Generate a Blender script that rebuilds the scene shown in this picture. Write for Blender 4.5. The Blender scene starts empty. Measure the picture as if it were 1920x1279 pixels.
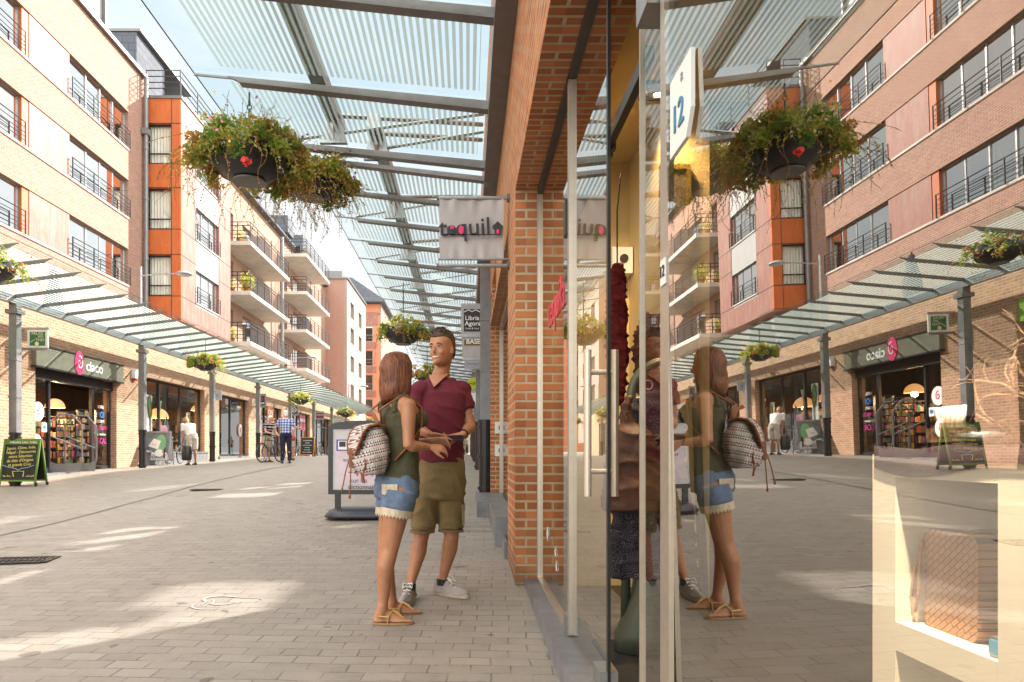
import bpy, bmesh, math, random
from mathutils import Vector, Matrix, Quaternion
PI = math.pi
S = bpy.context.scene
COL = S.collection
# ---------------------------------------------------------------- camera
F = 1280.0; VX = 876.0; VY = 847.0; CAMZ = 1.05
cam_d = bpy.data.cameras.new("camera"); cam = bpy.data.objects.new("camera", cam_d); COL.objects.link(cam)
cam.location = (0, 0, CAMZ); cam.rotation_euler = (math.radians(90), 0, 0)
cam_d.sensor_width = 36; cam_d.lens = 36 * F / 1920
cam_d.shift_x = (960 - VX) / 1920; cam_d.shift_y = (VY - 639.5) / 1920
cam_d.clip_start = 0.05; cam_d.clip_end = 2000
S.camera = cam
# ---------------------------------------------------------------- sky, sun, exposure
SUN = Vector((1.0, 0.95, 0.78)).normalized()
sun_el = math.asin(SUN.z); sun_az = math.atan2(SUN.x, SUN.y)
W = bpy.data.worlds.new("World"); S.world = W; W.use_nodes = True
nt = W.node_tree; nt.nodes.clear()
wo = nt.nodes.new('ShaderNodeOutputWorld'); bg = nt.nodes.new('ShaderNodeBackground')
sky = nt.nodes.new('ShaderNodeTexSky'); sky.sky_type = 'NISHITA'; sky.sun_disc = False
sky.sun_elevation = sun_el; sky.sun_rotation = sun_az; sky.air_density = 1.1; sky.dust_density = 1.2; sky.ozone_density = 1.0
tc = nt.nodes.new('ShaderNodeTexCoord'); mp = nt.nodes.new('ShaderNodeMapping'); mp.inputs['Scale'].default_value = (1, 1, 2.4)
L = nt.links.new
def wn(t, **k):
    x = nt.nodes.new(t)
    for a, b in k.items(): setattr(x, a, b)
    return x
def wramp(src, p0, p1, c0, c1):
    x = wn('ShaderNodeValToRGB'); e = x.color_ramp.elements; e[0].position = p0; e[1].position = p1; e[0].color = (*c0, 1); e[1].color = (*c1, 1); L(src, x.inputs[0]); return x.outputs[0]
def wmix(f, a, b):
    x = wn('ShaderNodeMix', data_type='RGBA')
    for i, v in ((0, f), (6, a), (7, b)):
        if isinstance(v, tuple): x.inputs[i].default_value = (*v, 1)
        elif isinstance(v, (int, float)): x.inputs[i].default_value = v
        else: L(v, x.inputs[i])
    return x.outputs[2]
cl = wn('ShaderNodeTexNoise'); cl.inputs['Scale'].default_value = 1.9; cl.inputs['Detail'].default_value = 7; cl.inputs['Roughness'].default_value = .58; cl.inputs['Distortion'].default_value = .4
L(tc.outputs['Generated'], mp.inputs[0]); L(mp.outputs[0], cl.inputs['Vector'])
cf = wramp(cl.outputs[0], .42, .62, (.0, .0, .0), (1, 1, 1))
sx = wn('ShaderNodeSeparateXYZ'); L(tc.outputs['Generated'], sx.inputs[0])
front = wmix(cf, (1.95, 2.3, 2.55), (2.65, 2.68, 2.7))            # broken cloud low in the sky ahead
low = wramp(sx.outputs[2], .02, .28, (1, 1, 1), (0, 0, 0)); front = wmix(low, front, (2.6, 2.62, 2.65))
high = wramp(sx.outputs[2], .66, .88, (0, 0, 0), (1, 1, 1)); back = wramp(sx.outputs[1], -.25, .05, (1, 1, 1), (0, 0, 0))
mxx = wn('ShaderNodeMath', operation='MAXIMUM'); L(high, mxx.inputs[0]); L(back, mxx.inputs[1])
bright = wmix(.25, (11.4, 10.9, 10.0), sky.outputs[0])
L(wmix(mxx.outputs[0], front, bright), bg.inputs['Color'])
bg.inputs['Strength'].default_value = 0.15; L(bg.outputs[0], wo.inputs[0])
sl = bpy.data.lights.new("sun", 'SUN'); sl.energy = 4.6; sl.angle = math.radians(0.9); sl.color = (1.0, .92, .84)
so = bpy.data.objects.new("sun", sl); COL.objects.link(so); so.location = (20, 10, 30)
so.rotation_euler = SUN.to_track_quat('Z', 'Y').to_euler()
S.view_settings.view_transform = 'Standard'; S.view_settings.look = 'None'
S.view_settings.exposure = 1.48; S.view_settings.gamma = 1
S.cycles.max_bounces = 9; S.cycles.diffuse_bounces = 3; S.cycles.glossy_bounces = 4; S.cycles.transmission_bounces = 6
S.cycles.transparent_max_bounces = 24; S.cycles.caustics_reflective = False; S.cycles.caustics_refractive = False
S.cycles.use_denoising = True; S.cycles.sample_clamp_indirect = 6

# ---------------------------------------------------------------- helpers
def P(px, py, y):                       # photo pixel and distance -> point
    return Vector(((px - VX) / F * y, y, CAMZ - (py - VY) / F * y))
def lerp_tab(t, v):
    if v <= t[0][0]: return t[0][1] + (v - t[0][0]) * 0.0
    for (a, x), (b, z) in zip(t, t[1:]):
        if v <= b:
            k = (v - a) / (b - a); k = k * k * (3 - 2 * k) * .35 + k * .65
            return x + (z - x) * k
    return t[-1][1]
GL = [(-10, -.1), (4, 0), (8, .06), (14, .28), (18.5, .52), (24, .63), (32, .78), (45, .74), (80, .7)]
GR = [(-10, -.1), (3, -.02), (4, 0), (6, .09), (8, .22), (10.7, .4), (14, .55), (18, .67), (24, .76), (32, .8), (80, .8)]
def g(x, y):
    w = max(0, min(1, -x / 9.0)); return lerp_tab(GL, y) * w + lerp_tab(GR, y) * (1 - w)
def gp(px, py):                         # ground point seen at a photo pixel
    y = 5.0
    for _ in range(60):
        x = (px - VX) / F * y; y = .5 * y + .5 * F * (CAMZ - g(x, y)) / max(py - VY, 4)
    x = (px - VX) / F * y; return Vector((x, y, g(x, y)))

class MB:
    def __init__(s): s.v = []; s.f = []; s.m = []; s.cur = 0; s.sm = []; s.smooth = False
    def add(s, vs, fs):
        b = len(s.v); s.v += [tuple(v) for v in vs]; s.f += [tuple(i + b for i in f) for f in fs]
        s.m += [s.cur] * len(fs); s.sm += [s.smooth] * len(fs); return s
    def box(s, x0, x1, y0, y1, z0, z1):
        if x1 < x0: x0, x1 = x1, x0
        if y1 < y0: y0, y1 = y1, y0
        if z1 < z0: z0, z1 = z1, z0
        return s.add([(x0,y0,z0),(x1,y0,z0),(x1,y1,z0),(x0,y1,z0),(x0,y0,z1),(x1,y0,z1),(x1,y1,z1),(x0,y1,z1)],
            [(0,3,2,1),(4,5,6,7),(0,1,5,4),(1,2,6,5),(2,3,7,6),(3,0,4,7)])
    def bar(s, a, b, w, h=None, up=(0, 0, 1)):     # square bar between two points
        a = Vector(a); b = Vector(b); h = h or w; d = (b - a).normalized(); u = Vector(up)
        if abs(d.dot(u)) > .98: u = Vector((0, 1, 0))
        r = d.cross(u).normalized() * w / 2; u = r.cross(d).normalized() * h / 2
        vs = [p + i * r + j * u for p in (a, b) for i, j in ((-1,-1),(1,-1),(1,1),(-1,1))]
        return s.add(vs, [(3,2,1,0),(4,5,6,7),(0,1,5,4),(1,2,6,5),(2,3,7,6),(3,0,4,7)])
    def tube(s, pts, r, n=8, cap=True):
        pts = [Vector(p) for p in pts]; rs = r if isinstance(r, (list, tuple)) else [r] * len(pts)
        prev = None; vs = []; k = len(pts)
        for i, p in enumerate(pts):
            d = (pts[min(i+1, k-1)] - pts[max(i-1, 0)]).normalized()
            if prev is None:
                a = Vector((0,0,1)) if abs(d.z) < .9 else Vector((0,1,0)); u = d.cross(a).normalized()
            else: u = (prev - d * prev.dot(d)).normalized()
            prev = u; w = d.cross(u)
            rr = rs[i]; ru, rw = rr if isinstance(rr, tuple) else (rr, rr)
            for j in range(n):
                t = 2 * PI * j / n; vs.append(p + u * math.cos(t) * ru + w * math.sin(t) * rw)
        fs = [(i*n+j, i*n+(j+1)%n, (i+1)*n+(j+1)%n, (i+1)*n+j) for i in range(k-1) for j in range(n)]
        if cap: fs += [tuple(range(n))[::-1], tuple(range((k-1)*n, k*n))]
        return s.add(vs, fs)
    def rings(s, rings, cap=True, closed=True):   # list of equally long point rings
        n = len(rings[0]); vs = [p for r in rings for p in r]; k = len(rings)
        m = n if closed else n - 1
        fs = [(i*n+j, i*n+(j+1)%n, (i+1)*n+(j+1)%n, (i+1)*n+j) for i in range(k-1) for j in range(m)]
        if cap: fs += [tuple(range(n))[::-1], tuple(range((k-1)*n, k*n))]
        return s.add(vs, fs)
    def ell(s, c, rx, ry, rz, n=16, m=10, ax=None):
        c = Vector(c); X, Y, Z = ax or (Vector((1,0,0)), Vector((0,1,0)), Vector((0,0,1)))
        rg = []
        for i in range(m + 1):
            t = PI * (i + .02) / (m + .04); 
            rg.append([c + X*rx*math.sin(t)*math.cos(2*PI*j/n) + Y*ry*math.sin(t)*math.sin(2*PI*j/n) - Z*rz*math.cos(t) for j in range(n)])
        return s.rings(rg)
    def lathe(s, prof, c=(0,0,0), n=20, cap=False):
        c = Vector(c)
        return s.rings([[c + Vector((r*math.cos(2*PI*j/n), r*math.sin(2*PI*j/n), z)) for j in range(n)] for r, z in prof], cap)
    def prism(s, poly, o, u, v, d):      # 2d polygon in the plane (o,u,v) pushed out along d
        o, u, v, d = map(Vector, (o, u, v, d)); n = len(poly)
        a = [o + u*p + v*q for p, q in poly]; vs = a + [p + d for p in a]
        return s.add(vs, [tuple(range(n))[::-1], tuple(range(n, 2*n))] + [(i, (i+1)%n, n+(i+1)%n, n+i) for i in range(n)])
    def torus(s, c, R, r, ax=(0,0,1), n=24, m=8):
        c = Vector(c); a = Vector(ax).normalized(); u = a.orthogonal().normalized(); w = a.cross(u)
        vs = []
        for i in range(n):
            t = 2*PI*i/n; e = u*math.cos(t) + w*math.sin(t)
            for j in range(m):
                q = 2*PI*j/m; vs.append(c + e*(R + r*math.cos(q)) + a*r*math.sin(q))
        return s.add(vs, [(i*m+j, ((i+1)%n)*m+j, ((i+1)%n)*m+(j+1)%m, i*m+(j+1)%m) for i in range(n) for j in range(m)])
    def build(s, name, mats, parent=None, world=True):
        me = bpy.data.meshes.new(name); o0 = root_loc(parent) if world else Vector((0,0,0))
        me.from_pydata([(v[0]-o0.x, v[1]-o0.y, v[2]-o0.z) for v in s.v], [], s.f)
        for m in (mats if isinstance(mats, (list, tuple)) else [mats]): me.materials.append(m)
        if any(s.m): me.polygons.foreach_set('material_index', s.m)
        if any(s.sm): me.polygons.foreach_set('use_smooth', s.sm)
        me.update(); ob = bpy.data.objects.new(name, me); COL.objects.link(ob)
        if parent: ob.parent = parent
        return ob
def root_loc(o):
    v = Vector((0,0,0))
    while o: v = v + o.location; o = o.parent
    return v
def tag(o, label=None, cat=None, group=None, kind=None):
    if label: o['label'] = label
    if cat: o['category'] = cat
    if group: o['group'] = group
    if kind: o['kind'] = kind
    return o
def thing(name, label, cat, loc=(0,0,0), group=None):
    o = bpy.data.objects.new(name, None); COL.objects.link(o); o.location = loc; o.empty_display_size = .1
    return tag(o, label, cat, group)
def copy_tree(o, parent=None):
    c = o.copy(); COL.objects.link(c); c.parent = parent
    for ch in list(o.children): copy_tree(ch, c)
    return c
def text(name, s, size, o, right, up, m, parent, ext=.003, world=True, align='CENTER', sx=1.0, space=1.0, bold=0.0):
    cu = bpy.data.curves.new(name, 'FONT'); cu.body = s; cu.size = size; cu.align_x = align; cu.align_y = 'CENTER'
    cu.extrude = ext; cu.space_character = space; cu.offset = bold; cu.resolution_u = 3
    t = bpy.data.objects.new(name, cu); COL.objects.link(t)
    dg = bpy.context.evaluated_depsgraph_get(); me = bpy.data.meshes.new_from_object(t.evaluated_get(dg))
    bpy.data.objects.remove(t); bpy.data.curves.remove(cu)
    r = Vector(right).normalized(); u = Vector(up).normalized(); n = r.cross(u)
    M = Matrix(((r.x*sx, u.x, n.x, 0), (r.y*sx, u.y, n.y, 0), (r.z*sx, u.z, n.z, 0), (0,0,0,1)))
    M.translation = Vector(o) - (root_loc(parent) if world else Vector((0,0,0)))
    me.transform(M); me.materials.clear(); me.materials.append(m)
    ob = bpy.data.objects.new(name, me); COL.objects.link(ob); ob.parent = parent
    return ob

# ---------------------------------------------------------------- materials
class N:
    def __init__(s, name):
        s.m = bpy.data.materials.new(name); s.m.use_nodes = True; s.t = s.m.node_tree; s.t.nodes.clear()
        s.o = s.n('ShaderNodeOutputMaterial')
    def n(s, t, **k):
        x = s.t.nodes.new(t)
        for a, b in k.items():
            if a.startswith('i_'):
                key = a[2:]; key = int(key) if key.isdigit() else key.replace('_', ' ')
                x.inputs[key].default_value = b
            else: setattr(x, a, b)
        return x
    def l(s, a, b): s.t.links.new(a, b)
    def math(s, op, a, b=None, c=None):
        x = s.n('ShaderNodeMath', operation=op)
        for i, v in enumerate((a, b, c)):
            if v is None: continue
            if isinstance(v, (int, float)): x.inputs[i].default_value = v
            else: s.l(v, x.inputs[i])
        return x.outputs[0]
    def mix(s, f, a, b):
        x = s.n('ShaderNodeMix', data_type='RGBA')
        for i, v in ((0, f), (6, a), (7, b)):
            if isinstance(v, (int, float)): x.inputs[i].default_value = v
            elif isinstance(v, tuple): x.inputs[i].default_value = (*v[:3], 1)
            else: s.l(v, x.inputs[i])
        return x.outputs[2]
    def noise(s, scale, detail=4, vec=None, rough=.55):
        x = s.n('ShaderNodeTexNoise'); x.inputs['Scale'].default_value = scale; x.inputs['Detail'].default_value = detail; x.inputs['Roughness'].default_value = rough
        if vec is None: vec = s.pos()
        s.l(vec, x.inputs['Vector']); return x.outputs[0]
    def pos(s):
        if not hasattr(s, '_p'): s._g = s.n('ShaderNodeNewGeometry'); s._p = s._g.outputs['Position']
        return s._p
    def obj(s):
        if not hasattr(s, '_ob'): s._ob = s.n('ShaderNodeTexCoord').outputs['Object']
        return s._ob
    def ramp(s, f, a, b, ca=(0,0,0), cb=(1,1,1)):
        x = s.n('ShaderNodeValToRGB'); e = x.color_ramp.elements; e[0].position = a; e[1].position = b
        e[0].color = (*ca, 1); e[1].color = (*cb, 1); s.l(f, x.inputs[0]); return x.outputs[0]
    def bsdf(s, col, rough=.6, metal=0, **k):
        x = s.n('ShaderNodeBsdfPrincipled')
        for key, v in (('Base Color', col), ('Roughness', rough), ('Metallic', metal), *[(a.replace('_', ' '), b) for a, b in k.items()]):
            i = x.inputs[key]
            if isinstance(v, tuple): i.default_value = (*v[:3], 1) if len(v) <= 4 and i.type == 'RGBA' else v
            elif isinstance(v, (int, float)): i.default_value = v
            else: s.l(v, i)
        return x
    def bump(s, h, strength=.3, dist=.01):
        x = s.n('ShaderNodeBump'); x.inputs['Strength'].default_value = strength; x.inputs['Distance'].default_value = dist; s.l(h, x.inputs['Height']); return x.outputs[0]
    def out(s, sh): s.l(sh.outputs[0] if hasattr(sh, 'outputs') else sh, s.o.inputs[0]); return s.m
def mat(name, col, rough=.6, metal=0, var=.12, scale=6, bump=0, bs=60, coord='obj', **k):
    q = N(name); v = q.obj() if coord == 'obj' else q.pos(); f = q.noise(scale, 5, v)
    d = tuple(c * (1 - var) for c in col); e = tuple(min(1, c * (1 + var)) for c in col)
    c = q.mix(q.ramp(f, .3, .7), d, e)
    b = q.bsdf(c, rough, metal, **k)
    if bump: q.l(q.bump(q.noise(bs, 4, v), bump), b.inputs['Normal'])
    return q.out(b)
def emit(name, col, s):
    q = N(name); x = q.n('ShaderNodeEmission'); x.inputs[0].default_value = (*col, 1); x.inputs[1].default_value = s; return q.out(x)
def uvbox(q):       # wall coordinates from position and normal
    ge = q.n('ShaderNodeNewGeometry'); p = q.n('ShaderNodeSeparateXYZ'); q.l(ge.outputs['Position'], p.inputs[0])
    n = q.n('ShaderNodeSeparateXYZ'); q.l(ge.outputs['True Normal'], n.inputs[0])
    fx = q.math('GREATER_THAN', q.math('ABSOLUTE', n.outputs[0]), .6); fz = q.math('GREATER_THAN', q.math('ABSOLUTE', n.outputs[2]), .6)
    u = q.math('ADD', q.math('MULTIPLY', p.outputs[1], fx), q.math('MULTIPLY', p.outputs[0], q.math('SUBTRACT', 1, fx)))
    v = q.math('ADD', q.math('MULTIPLY', p.outputs[2], q.math('SUBTRACT', 1, fz)), q.math('MULTIPLY', p.outputs[1], fz))
    c = q.n('ShaderNodeCombineXYZ'); q.l(u, c.inputs[0]); q.l(v, c.inputs[1]); return c.outputs[0]
def brick(name, c1, c2, mo, w=.22, h=.068, ms=.011, bump=.5, stain=.25, grime=0, odd=0):
    q = N(name); uv = uvbox(q)
    b = q.n('ShaderNodeTexBrick'); q.l(uv, b.inputs['Vector'])
    for k, v in (('Scale', 1), ('Mortar Size', ms), ('Mortar Smooth', .25), ('Bias', 0), ('Brick Width', w), ('Row Height', h)): b.inputs[k].default_value = v
    for k, v in (('Color1', c1), ('Color2', c2), ('Mortar', mo)): b.inputs[k].default_value = (*v, 1)
    n1 = q.noise(9, 6); n2 = q.noise(.7, 4)
    c = q.mix(q.math('MULTIPLY', q.ramp(n1, .35, .75), .35), b.outputs[0], tuple(x * .55 for x in c1))
    c = q.mix(q.math('MULTIPLY', q.ramp(n2, .4, .75), stain), c, tuple(x * .8 for x in mo))
    if odd:
        sp = q.n('ShaderNodeSeparateXYZ'); q.l(uv, sp.inputs[0]); row = q.math('FLOOR', q.math('DIVIDE', sp.outputs[1], h)); col = q.math('FLOOR', q.math('ADD', q.math('DIVIDE', sp.outputs[0], w), q.math('MULTIPLY', q.math('MODULO', row, 2), .5)))
        cc = q.n('ShaderNodeCombineXYZ'); q.l(row, cc.inputs[0]); q.l(col, cc.inputs[1]); wn_ = q.n('ShaderNodeTexWhiteNoise', noise_dimensions='2D'); q.l(cc.outputs[0], wn_.inputs[0]); v = q.math('ADD', q.math('MULTIPLY', wn_.outputs[0], .55), .68)
        hs = q.n('ShaderNodeHueSaturation'); q.l(c, hs.inputs['Color']); q.l(v, hs.inputs['Value']); c = q.mix(q.math('MULTIPLY', q.math('SUBTRACT', 1, b.outputs[1]), odd), c, hs.outputs[0])
    if grime:
        sp2 = q.n('ShaderNodeSeparateXYZ'); q.l(q.pos(), sp2.inputs[0]); gz_ = q.math('ADD', sp2.outputs[2], q.math('MULTIPLY', q.noise(4, 5), .5)); gm = q.ramp(gz_, .28, .62, (1, 1, 1), (0, 0, 0)); c = q.mix(q.math('MULTIPLY', gm, grime), c, (.10, .07, .045))
    s = q.bsdf(c, .85)
    hh = q.math('ADD', q.math('MULTIPLY', b.outputs[1], -1), q.math('MULTIPLY', q.noise(45, 4), .35))
    q.l(q.bump(hh, bump, .012), s.inputs['Normal']); return q.out(s)

M = {}
M['brick_near'] = brick('brick_near', (.56, .195, .068), (.43, .135, .045), (.54, .42, .27), grime=.75, odd=.9, bump=.8, stain=.3)
M['brick_shop'] = brick('brick_shop', (.47, .22, .115), (.56, .29, .165), (.55, .44, .33), stain=.15, grime=.4, odd=.7)
M['brick_pale'] = brick('brick_pale', (.36, .195, .14), (.31, .155, .108), (.45, .33, .26), w=.21, h=.066, bump=.3, stain=.2, odd=.6)
M['brick_red'] = brick('brick_red', (.36, .17, .12), (.31, .135, .095), (.40, .30, .24), w=.22, h=.075, bump=.3)
M['steel'] = mat('painted_steel', (.17, .165, .16), .42, .55, .12, 8)
M['steel_lt'] = mat('galvanised_steel', (.34, .35, .36), .35, .8, .12, 14)
M['dark'] = mat('dark_metal', (.035, .035, .038), .4, .4, .15, 8)
M['post'] = mat('grey_post_paint', (.20, .20, .205), .42, .3, .15, 6, bump=.1)
M['cast'] = mat('black_cast_iron', (.02, .02, .022), .42, .3, .2, 20)
M['frame_grey'] = mat('window_frame_grey', (.28, .28, .29), .4, .5)
M['alu'] = mat('brushed_aluminium', (.50, .45, .38), .35, .7, .06, 30)
M['white'] = mat('white_paint', (.78, .77, .74), .5, 0, .04, 3)
M['render_peach'] = mat('peach_render', (.35, .21, .15), .85, 0, .08, .8, bump=.1, coord='pos')
M['render_pale'] = mat('pale_render', (.29, .225, .19), .85, 0, .06, .8, coord='pos')
M['concrete'] = mat('concrete', (.56, .52, .46), .8, 0, .12, 1.6, bump=.15, coord='pos')
M['slate'] = brick('slate_tiles', (.10, .115, .14), (.13, .145, .17), (.05, .055, .07), w=.5, h=.32, ms=.012)
M['blue_stone'] = mat('blue_stone', (.17, .175, .185), .45, 0, .3, 5, bump=.15, coord='pos')
M['curtain'] = mat('curtain_cloth', (.72, .70, .64), .9, 0, .08, 3)
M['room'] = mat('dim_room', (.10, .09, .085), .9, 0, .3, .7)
M['black'] = mat('black_plastic', (.015, .015, .016), .35)
M['rubber'] = mat('rubber', (.02, .02, .02), .7)
def panel(name, c1, c2):
    q = N(name); mpn = q.n('ShaderNodeMapping'); mpn.inputs['Scale'].default_value = (2.2, 2.2, .55); q.l(q.pos(), mpn.inputs[0])
    f = q.ramp(q.noise(2.0, 7, mpn.outputs[0], .7), .42, .68); c = q.mix(f, c1, c2)
    d = q.ramp(q.noise(22, 3), .68, .75); c = q.mix(q.math('MULTIPLY', d, .5), c, (.75, .62, .52)); return q.out(q.bsdf(c, .55))
M['panel_orange'] = panel('orange_facade_panel', (.46, .115, .022), (.38, .085, .02))
M['panel_pink'] = panel('weathered_pink_panel', (.26, .092, .06), (.285, .165, .13))
M['panel_white'] = mat('white_facade_panel', (.36, .365, .36), .5, 0, .05, 2)
M['panel_red'] = panel('red_facade_panel', (.55, .17, .08), (.5, .2, .11))

def glassmat(name, refl=.08, tint=(.92, .96, .95), rough=0.0, fres=1.0, haze=0.0, hazec=(.6,.75,.72)):
    q = N(name); tr = q.n('ShaderNodeBsdfTransparent'); tr.inputs[0].default_value = (*tint, 1)
    gl = q.n('ShaderNodeBsdfGlossy'); gl.inputs['Roughness'].default_value = rough; gl.inputs['Color'].default_value = (1, .98, .94, 1)
    lw = q.n('ShaderNodeLayerWeight'); lw.inputs['Blend'].default_value = .5
    f = q.math('POWER', lw.outputs['Facing'], 3.0)
    f = q.math('MINIMUM', q.math('ADD', q.math('MULTIPLY', f, fres), refl), 1.0)
    a = q.n('ShaderNodeMixShader'); q.l(f, a.inputs[0]); q.l(tr.outputs[0], a.inputs[1]); q.l(gl.outputs[0], a.inputs[2]); r = a
    if haze:
        d = q.n('ShaderNodeBsdfDiffuse'); d.inputs[0].default_value = (*hazec, 1); t2 = q.n('ShaderNodeBsdfTranslucent'); t2.inputs[0].default_value = (*hazec, 1)
        ad = q.n('ShaderNodeMixShader'); ad.inputs[0].default_value = .5; q.l(d.outputs[0], ad.inputs[1]); q.l(t2.outputs[0], ad.inputs[2])
        b = q.n('ShaderNodeMixShader'); b.inputs[0].default_value = haze; q.l(a.outputs[0], b.inputs[1]); q.l(ad.outputs[0], b.inputs[2]); r = b
    return q.out(r)
M['glass'] = glassmat('window_glass', .80, (.85, .88, .88), fres=.9)
M['glass_shop'] = glassmat('dark_shop_glass', .10, (.80, .82, .80), fres=.7)
M['glass_clear'] = glassmat('clear_shop_glass', .07, (.93, .95, .93), fres=.55)
M['glass_mirror'] = glassmat('reflective_shop_glass', .34, (.80, .79, .74), fres=.5)
def frit(name, period, duty, tint, fritc, alpha):
    # glass roof with printed stripes running along the street
    q = N(name); sp = q.n('ShaderNodeSeparateXYZ'); q.l(q.pos(), sp.inputs[0])
    uv = q.n('ShaderNodeUVMap'); us = q.n('ShaderNodeSeparateXYZ'); q.l(uv.outputs[0], us.inputs[0])
    st = q.math('LESS_THAN', q.math('FRACT', q.math('DIVIDE', q.math('ADD', sp.outputs[0], 100), period)), duty)
    def inside(v, a, b): return q.math('MULTIPLY', q.math('GREATER_THAN', v, a), q.math('LESS_THAN', v, b))
    st = q.math('MULTIPLY', st, q.math('MULTIPLY', inside(us.outputs[0], .10, .97), inside(us.outputs[1], .09, .91)))
    dirt = q.ramp(q.noise(3.5, 6), .45, .8)
    tr = q.n('ShaderNodeBsdfTransparent'); tr.inputs[0].default_value = (*tint, 1)
    gl = q.n('ShaderNodeBsdfGlossy'); gl.inputs['Roughness'].default_value = .0
    lw = q.n('ShaderNodeLayerWeight'); lw.inputs['Blend'].default_value = .5
    fr = q.math('ADD', q.math('MULTIPLY', q.math('POWER', lw.outputs['Facing'], 6.0), .55), .03)
    a = q.n('ShaderNodeMixShader'); q.l(fr, a.inputs[0]); q.l(tr.outputs[0], a.inputs[1]); q.l(gl.outputs[0], a.inputs[2])
    d = q.n('ShaderNodeBsdfDiffuse'); d.inputs[0].default_value = (*fritc, 1); t2 = q.n('ShaderNodeBsdfTranslucent'); t2.inputs[0].default_value = (*fritc, 1)
    ad = q.n('ShaderNodeMixShader'); ad.inputs[0].default_value = .75; q.l(d.outputs[0], ad.inputs[1]); q.l(t2.outputs[0], ad.inputs[2])
    b = q.n('ShaderNodeMixShader'); al = q.math('MINIMUM', q.math('ADD', q.math('MULTIPLY', st, alpha), q.math('MULTIPLY', dirt, .07)), 1)
    q.l(al, b.inputs[0]); q.l(a.outputs[0], b.inputs[1]); q.l(ad.outputs[0], b.inputs[2]); return q.out(b)
M['frit'] = frit('striped_roof_glass', .058, .5, (.88, .95, .95), (.30, .38, .36), .80)
M['frit_left'] = frit('striped_roof_glass_pale', .085, .55, (.80, .92, .90), (.60, .76, .71), .80)
# ---------------------------------------------------------------- ground
def pave():
    q = N('street_paving'); sp = q.n('ShaderNodeSeparateXYZ'); q.l(q.pos(), sp.inputs[0])
    rot = q.n('ShaderNodeMapping'); rot.inputs['Rotation'].default_value = (0, 0, math.radians(2.5)); q.l(q.pos(), rot.inputs[0])
    wob = q.n('ShaderNodeTexNoise'); wob.inputs['Scale'].default_value = 1.3; wob.inputs['Detail'].default_value = 3; q.l(rot.outputs[0], wob.inputs['Vector'])
    vm = q.n('ShaderNodeVectorMath', operation='SCALE'); q.l(wob.outputs[1], vm.inputs[0]); vm.inputs[3].default_value = .07
    va = q.n('ShaderNodeVectorMath', operation='ADD'); q.l(rot.outputs[0], va.inputs[0]); q.l(vm.outputs[0], va.inputs[1])
    b = q.n('ShaderNodeTexBrick'); q.l(va.outputs[0], b.inputs['Vector'])
    for k, v in (('Scale', 1), ('Mortar Size', .005), ('Mortar Smooth', .3), ('Bias', 0), ('Brick Width', .20), ('Row Height', .118)): b.inputs[k].default_value = v
    for k, v in (('Color1', (.235, .21, .182)), ('Color2', (.335, .302, .265)), ('Mortar', (.095, .08, .066))): b.inputs[k].default_value = (*v, 1)
    b.offset = .5
    # joints are tight in places: fade the mortar by a patchy mask
    patch = q.ramp(q.noise(5, 3, None, .5), .35, .6)
    flat = q.mix(q.ramp(q.noise(7, 3), .3, .7), (.255, .229, .20), (.315, .285, .25))
    c = q.mix(q.math('ADD', q.math('MULTIPLY', patch, .8), .12), flat, b.outputs[0])
    c = q.mix(q.math('MULTIPLY', q.ramp(q.noise(.5, 6, None, .65), .45, .75), .4), c, (.20, .172, .145))
    c = q.mix(q.math('MULTIPLY', q.ramp(q.noise(60, 4, None, .6), .4, .7), .35), c, (.36, .32, .275))
    spots = q.ramp(q.noise(16, 1, None, .3), .76, .79); c = q.mix(q.math('MULTIPLY', spots, .35), c, (.12, .11, .1))
    gum = q.ramp(q.noise(5.5, 0, None, 0), .80, .81); c = q.mix(q.math('MULTIPLY', gum, .7), c, (.10, .09, .08))
    sp_ = q.n('ShaderNodeTexVoronoi'); sp_.inputs['Scale'].default_value = 3.2; q.l(q.pos(), sp_.inputs[0]); dots = q.math('LESS_THAN', sp_.outputs[0], .055); c = q.mix(q.math('MULTIPLY', dots, .65), c, (.13, .115, .10))
    drip = q.ramp(q.noise(2.1, 8, None, .75), .60, .68); c = q.mix(q.math('MULTIPLY', drip, .5), c, (.19, .165, .14))
    s = q.bsdf(c, .62)
    h = q.math('ADD', q.math('MULTIPLY', q.math('MULTIPLY', b.outputs[1], patch), -1), q.math('MULTIPLY', q.noise(90, 3), .25))
    q.l(q.bump(h, .55, .012), s.inputs['Normal']); return q.out(s)
M['paving'] = pave()
def frange(a, b, s):
    o = []
    while a < b - 1e-6: o.append(a); a += s
    return o + [b]
xs = [-60, -30, -20] + frange(-14, 1.0, .5) + [2, 4, 8, 20, 60]
ys = [-40, -10, 0] + frange(1, 16, .35) + frange(16.5, 50, 1.0) + [60, 80, 120, 200, 400]
mb = MB(); mb.smooth = True
mb.add([(x, y, g(x, y)) for y in ys for x in xs], [(j*len(xs)+i, j*len(xs)+i+1, (j+1)*len(xs)+i+1, (j+1)*len(xs)+i) for j in range(len(ys)-1) for i in range(len(xs)-1)])
tag(mb.build('pavement', M['paving']), 'grey brown block paving of the pedestrian street', None, None, 'structure')
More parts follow.
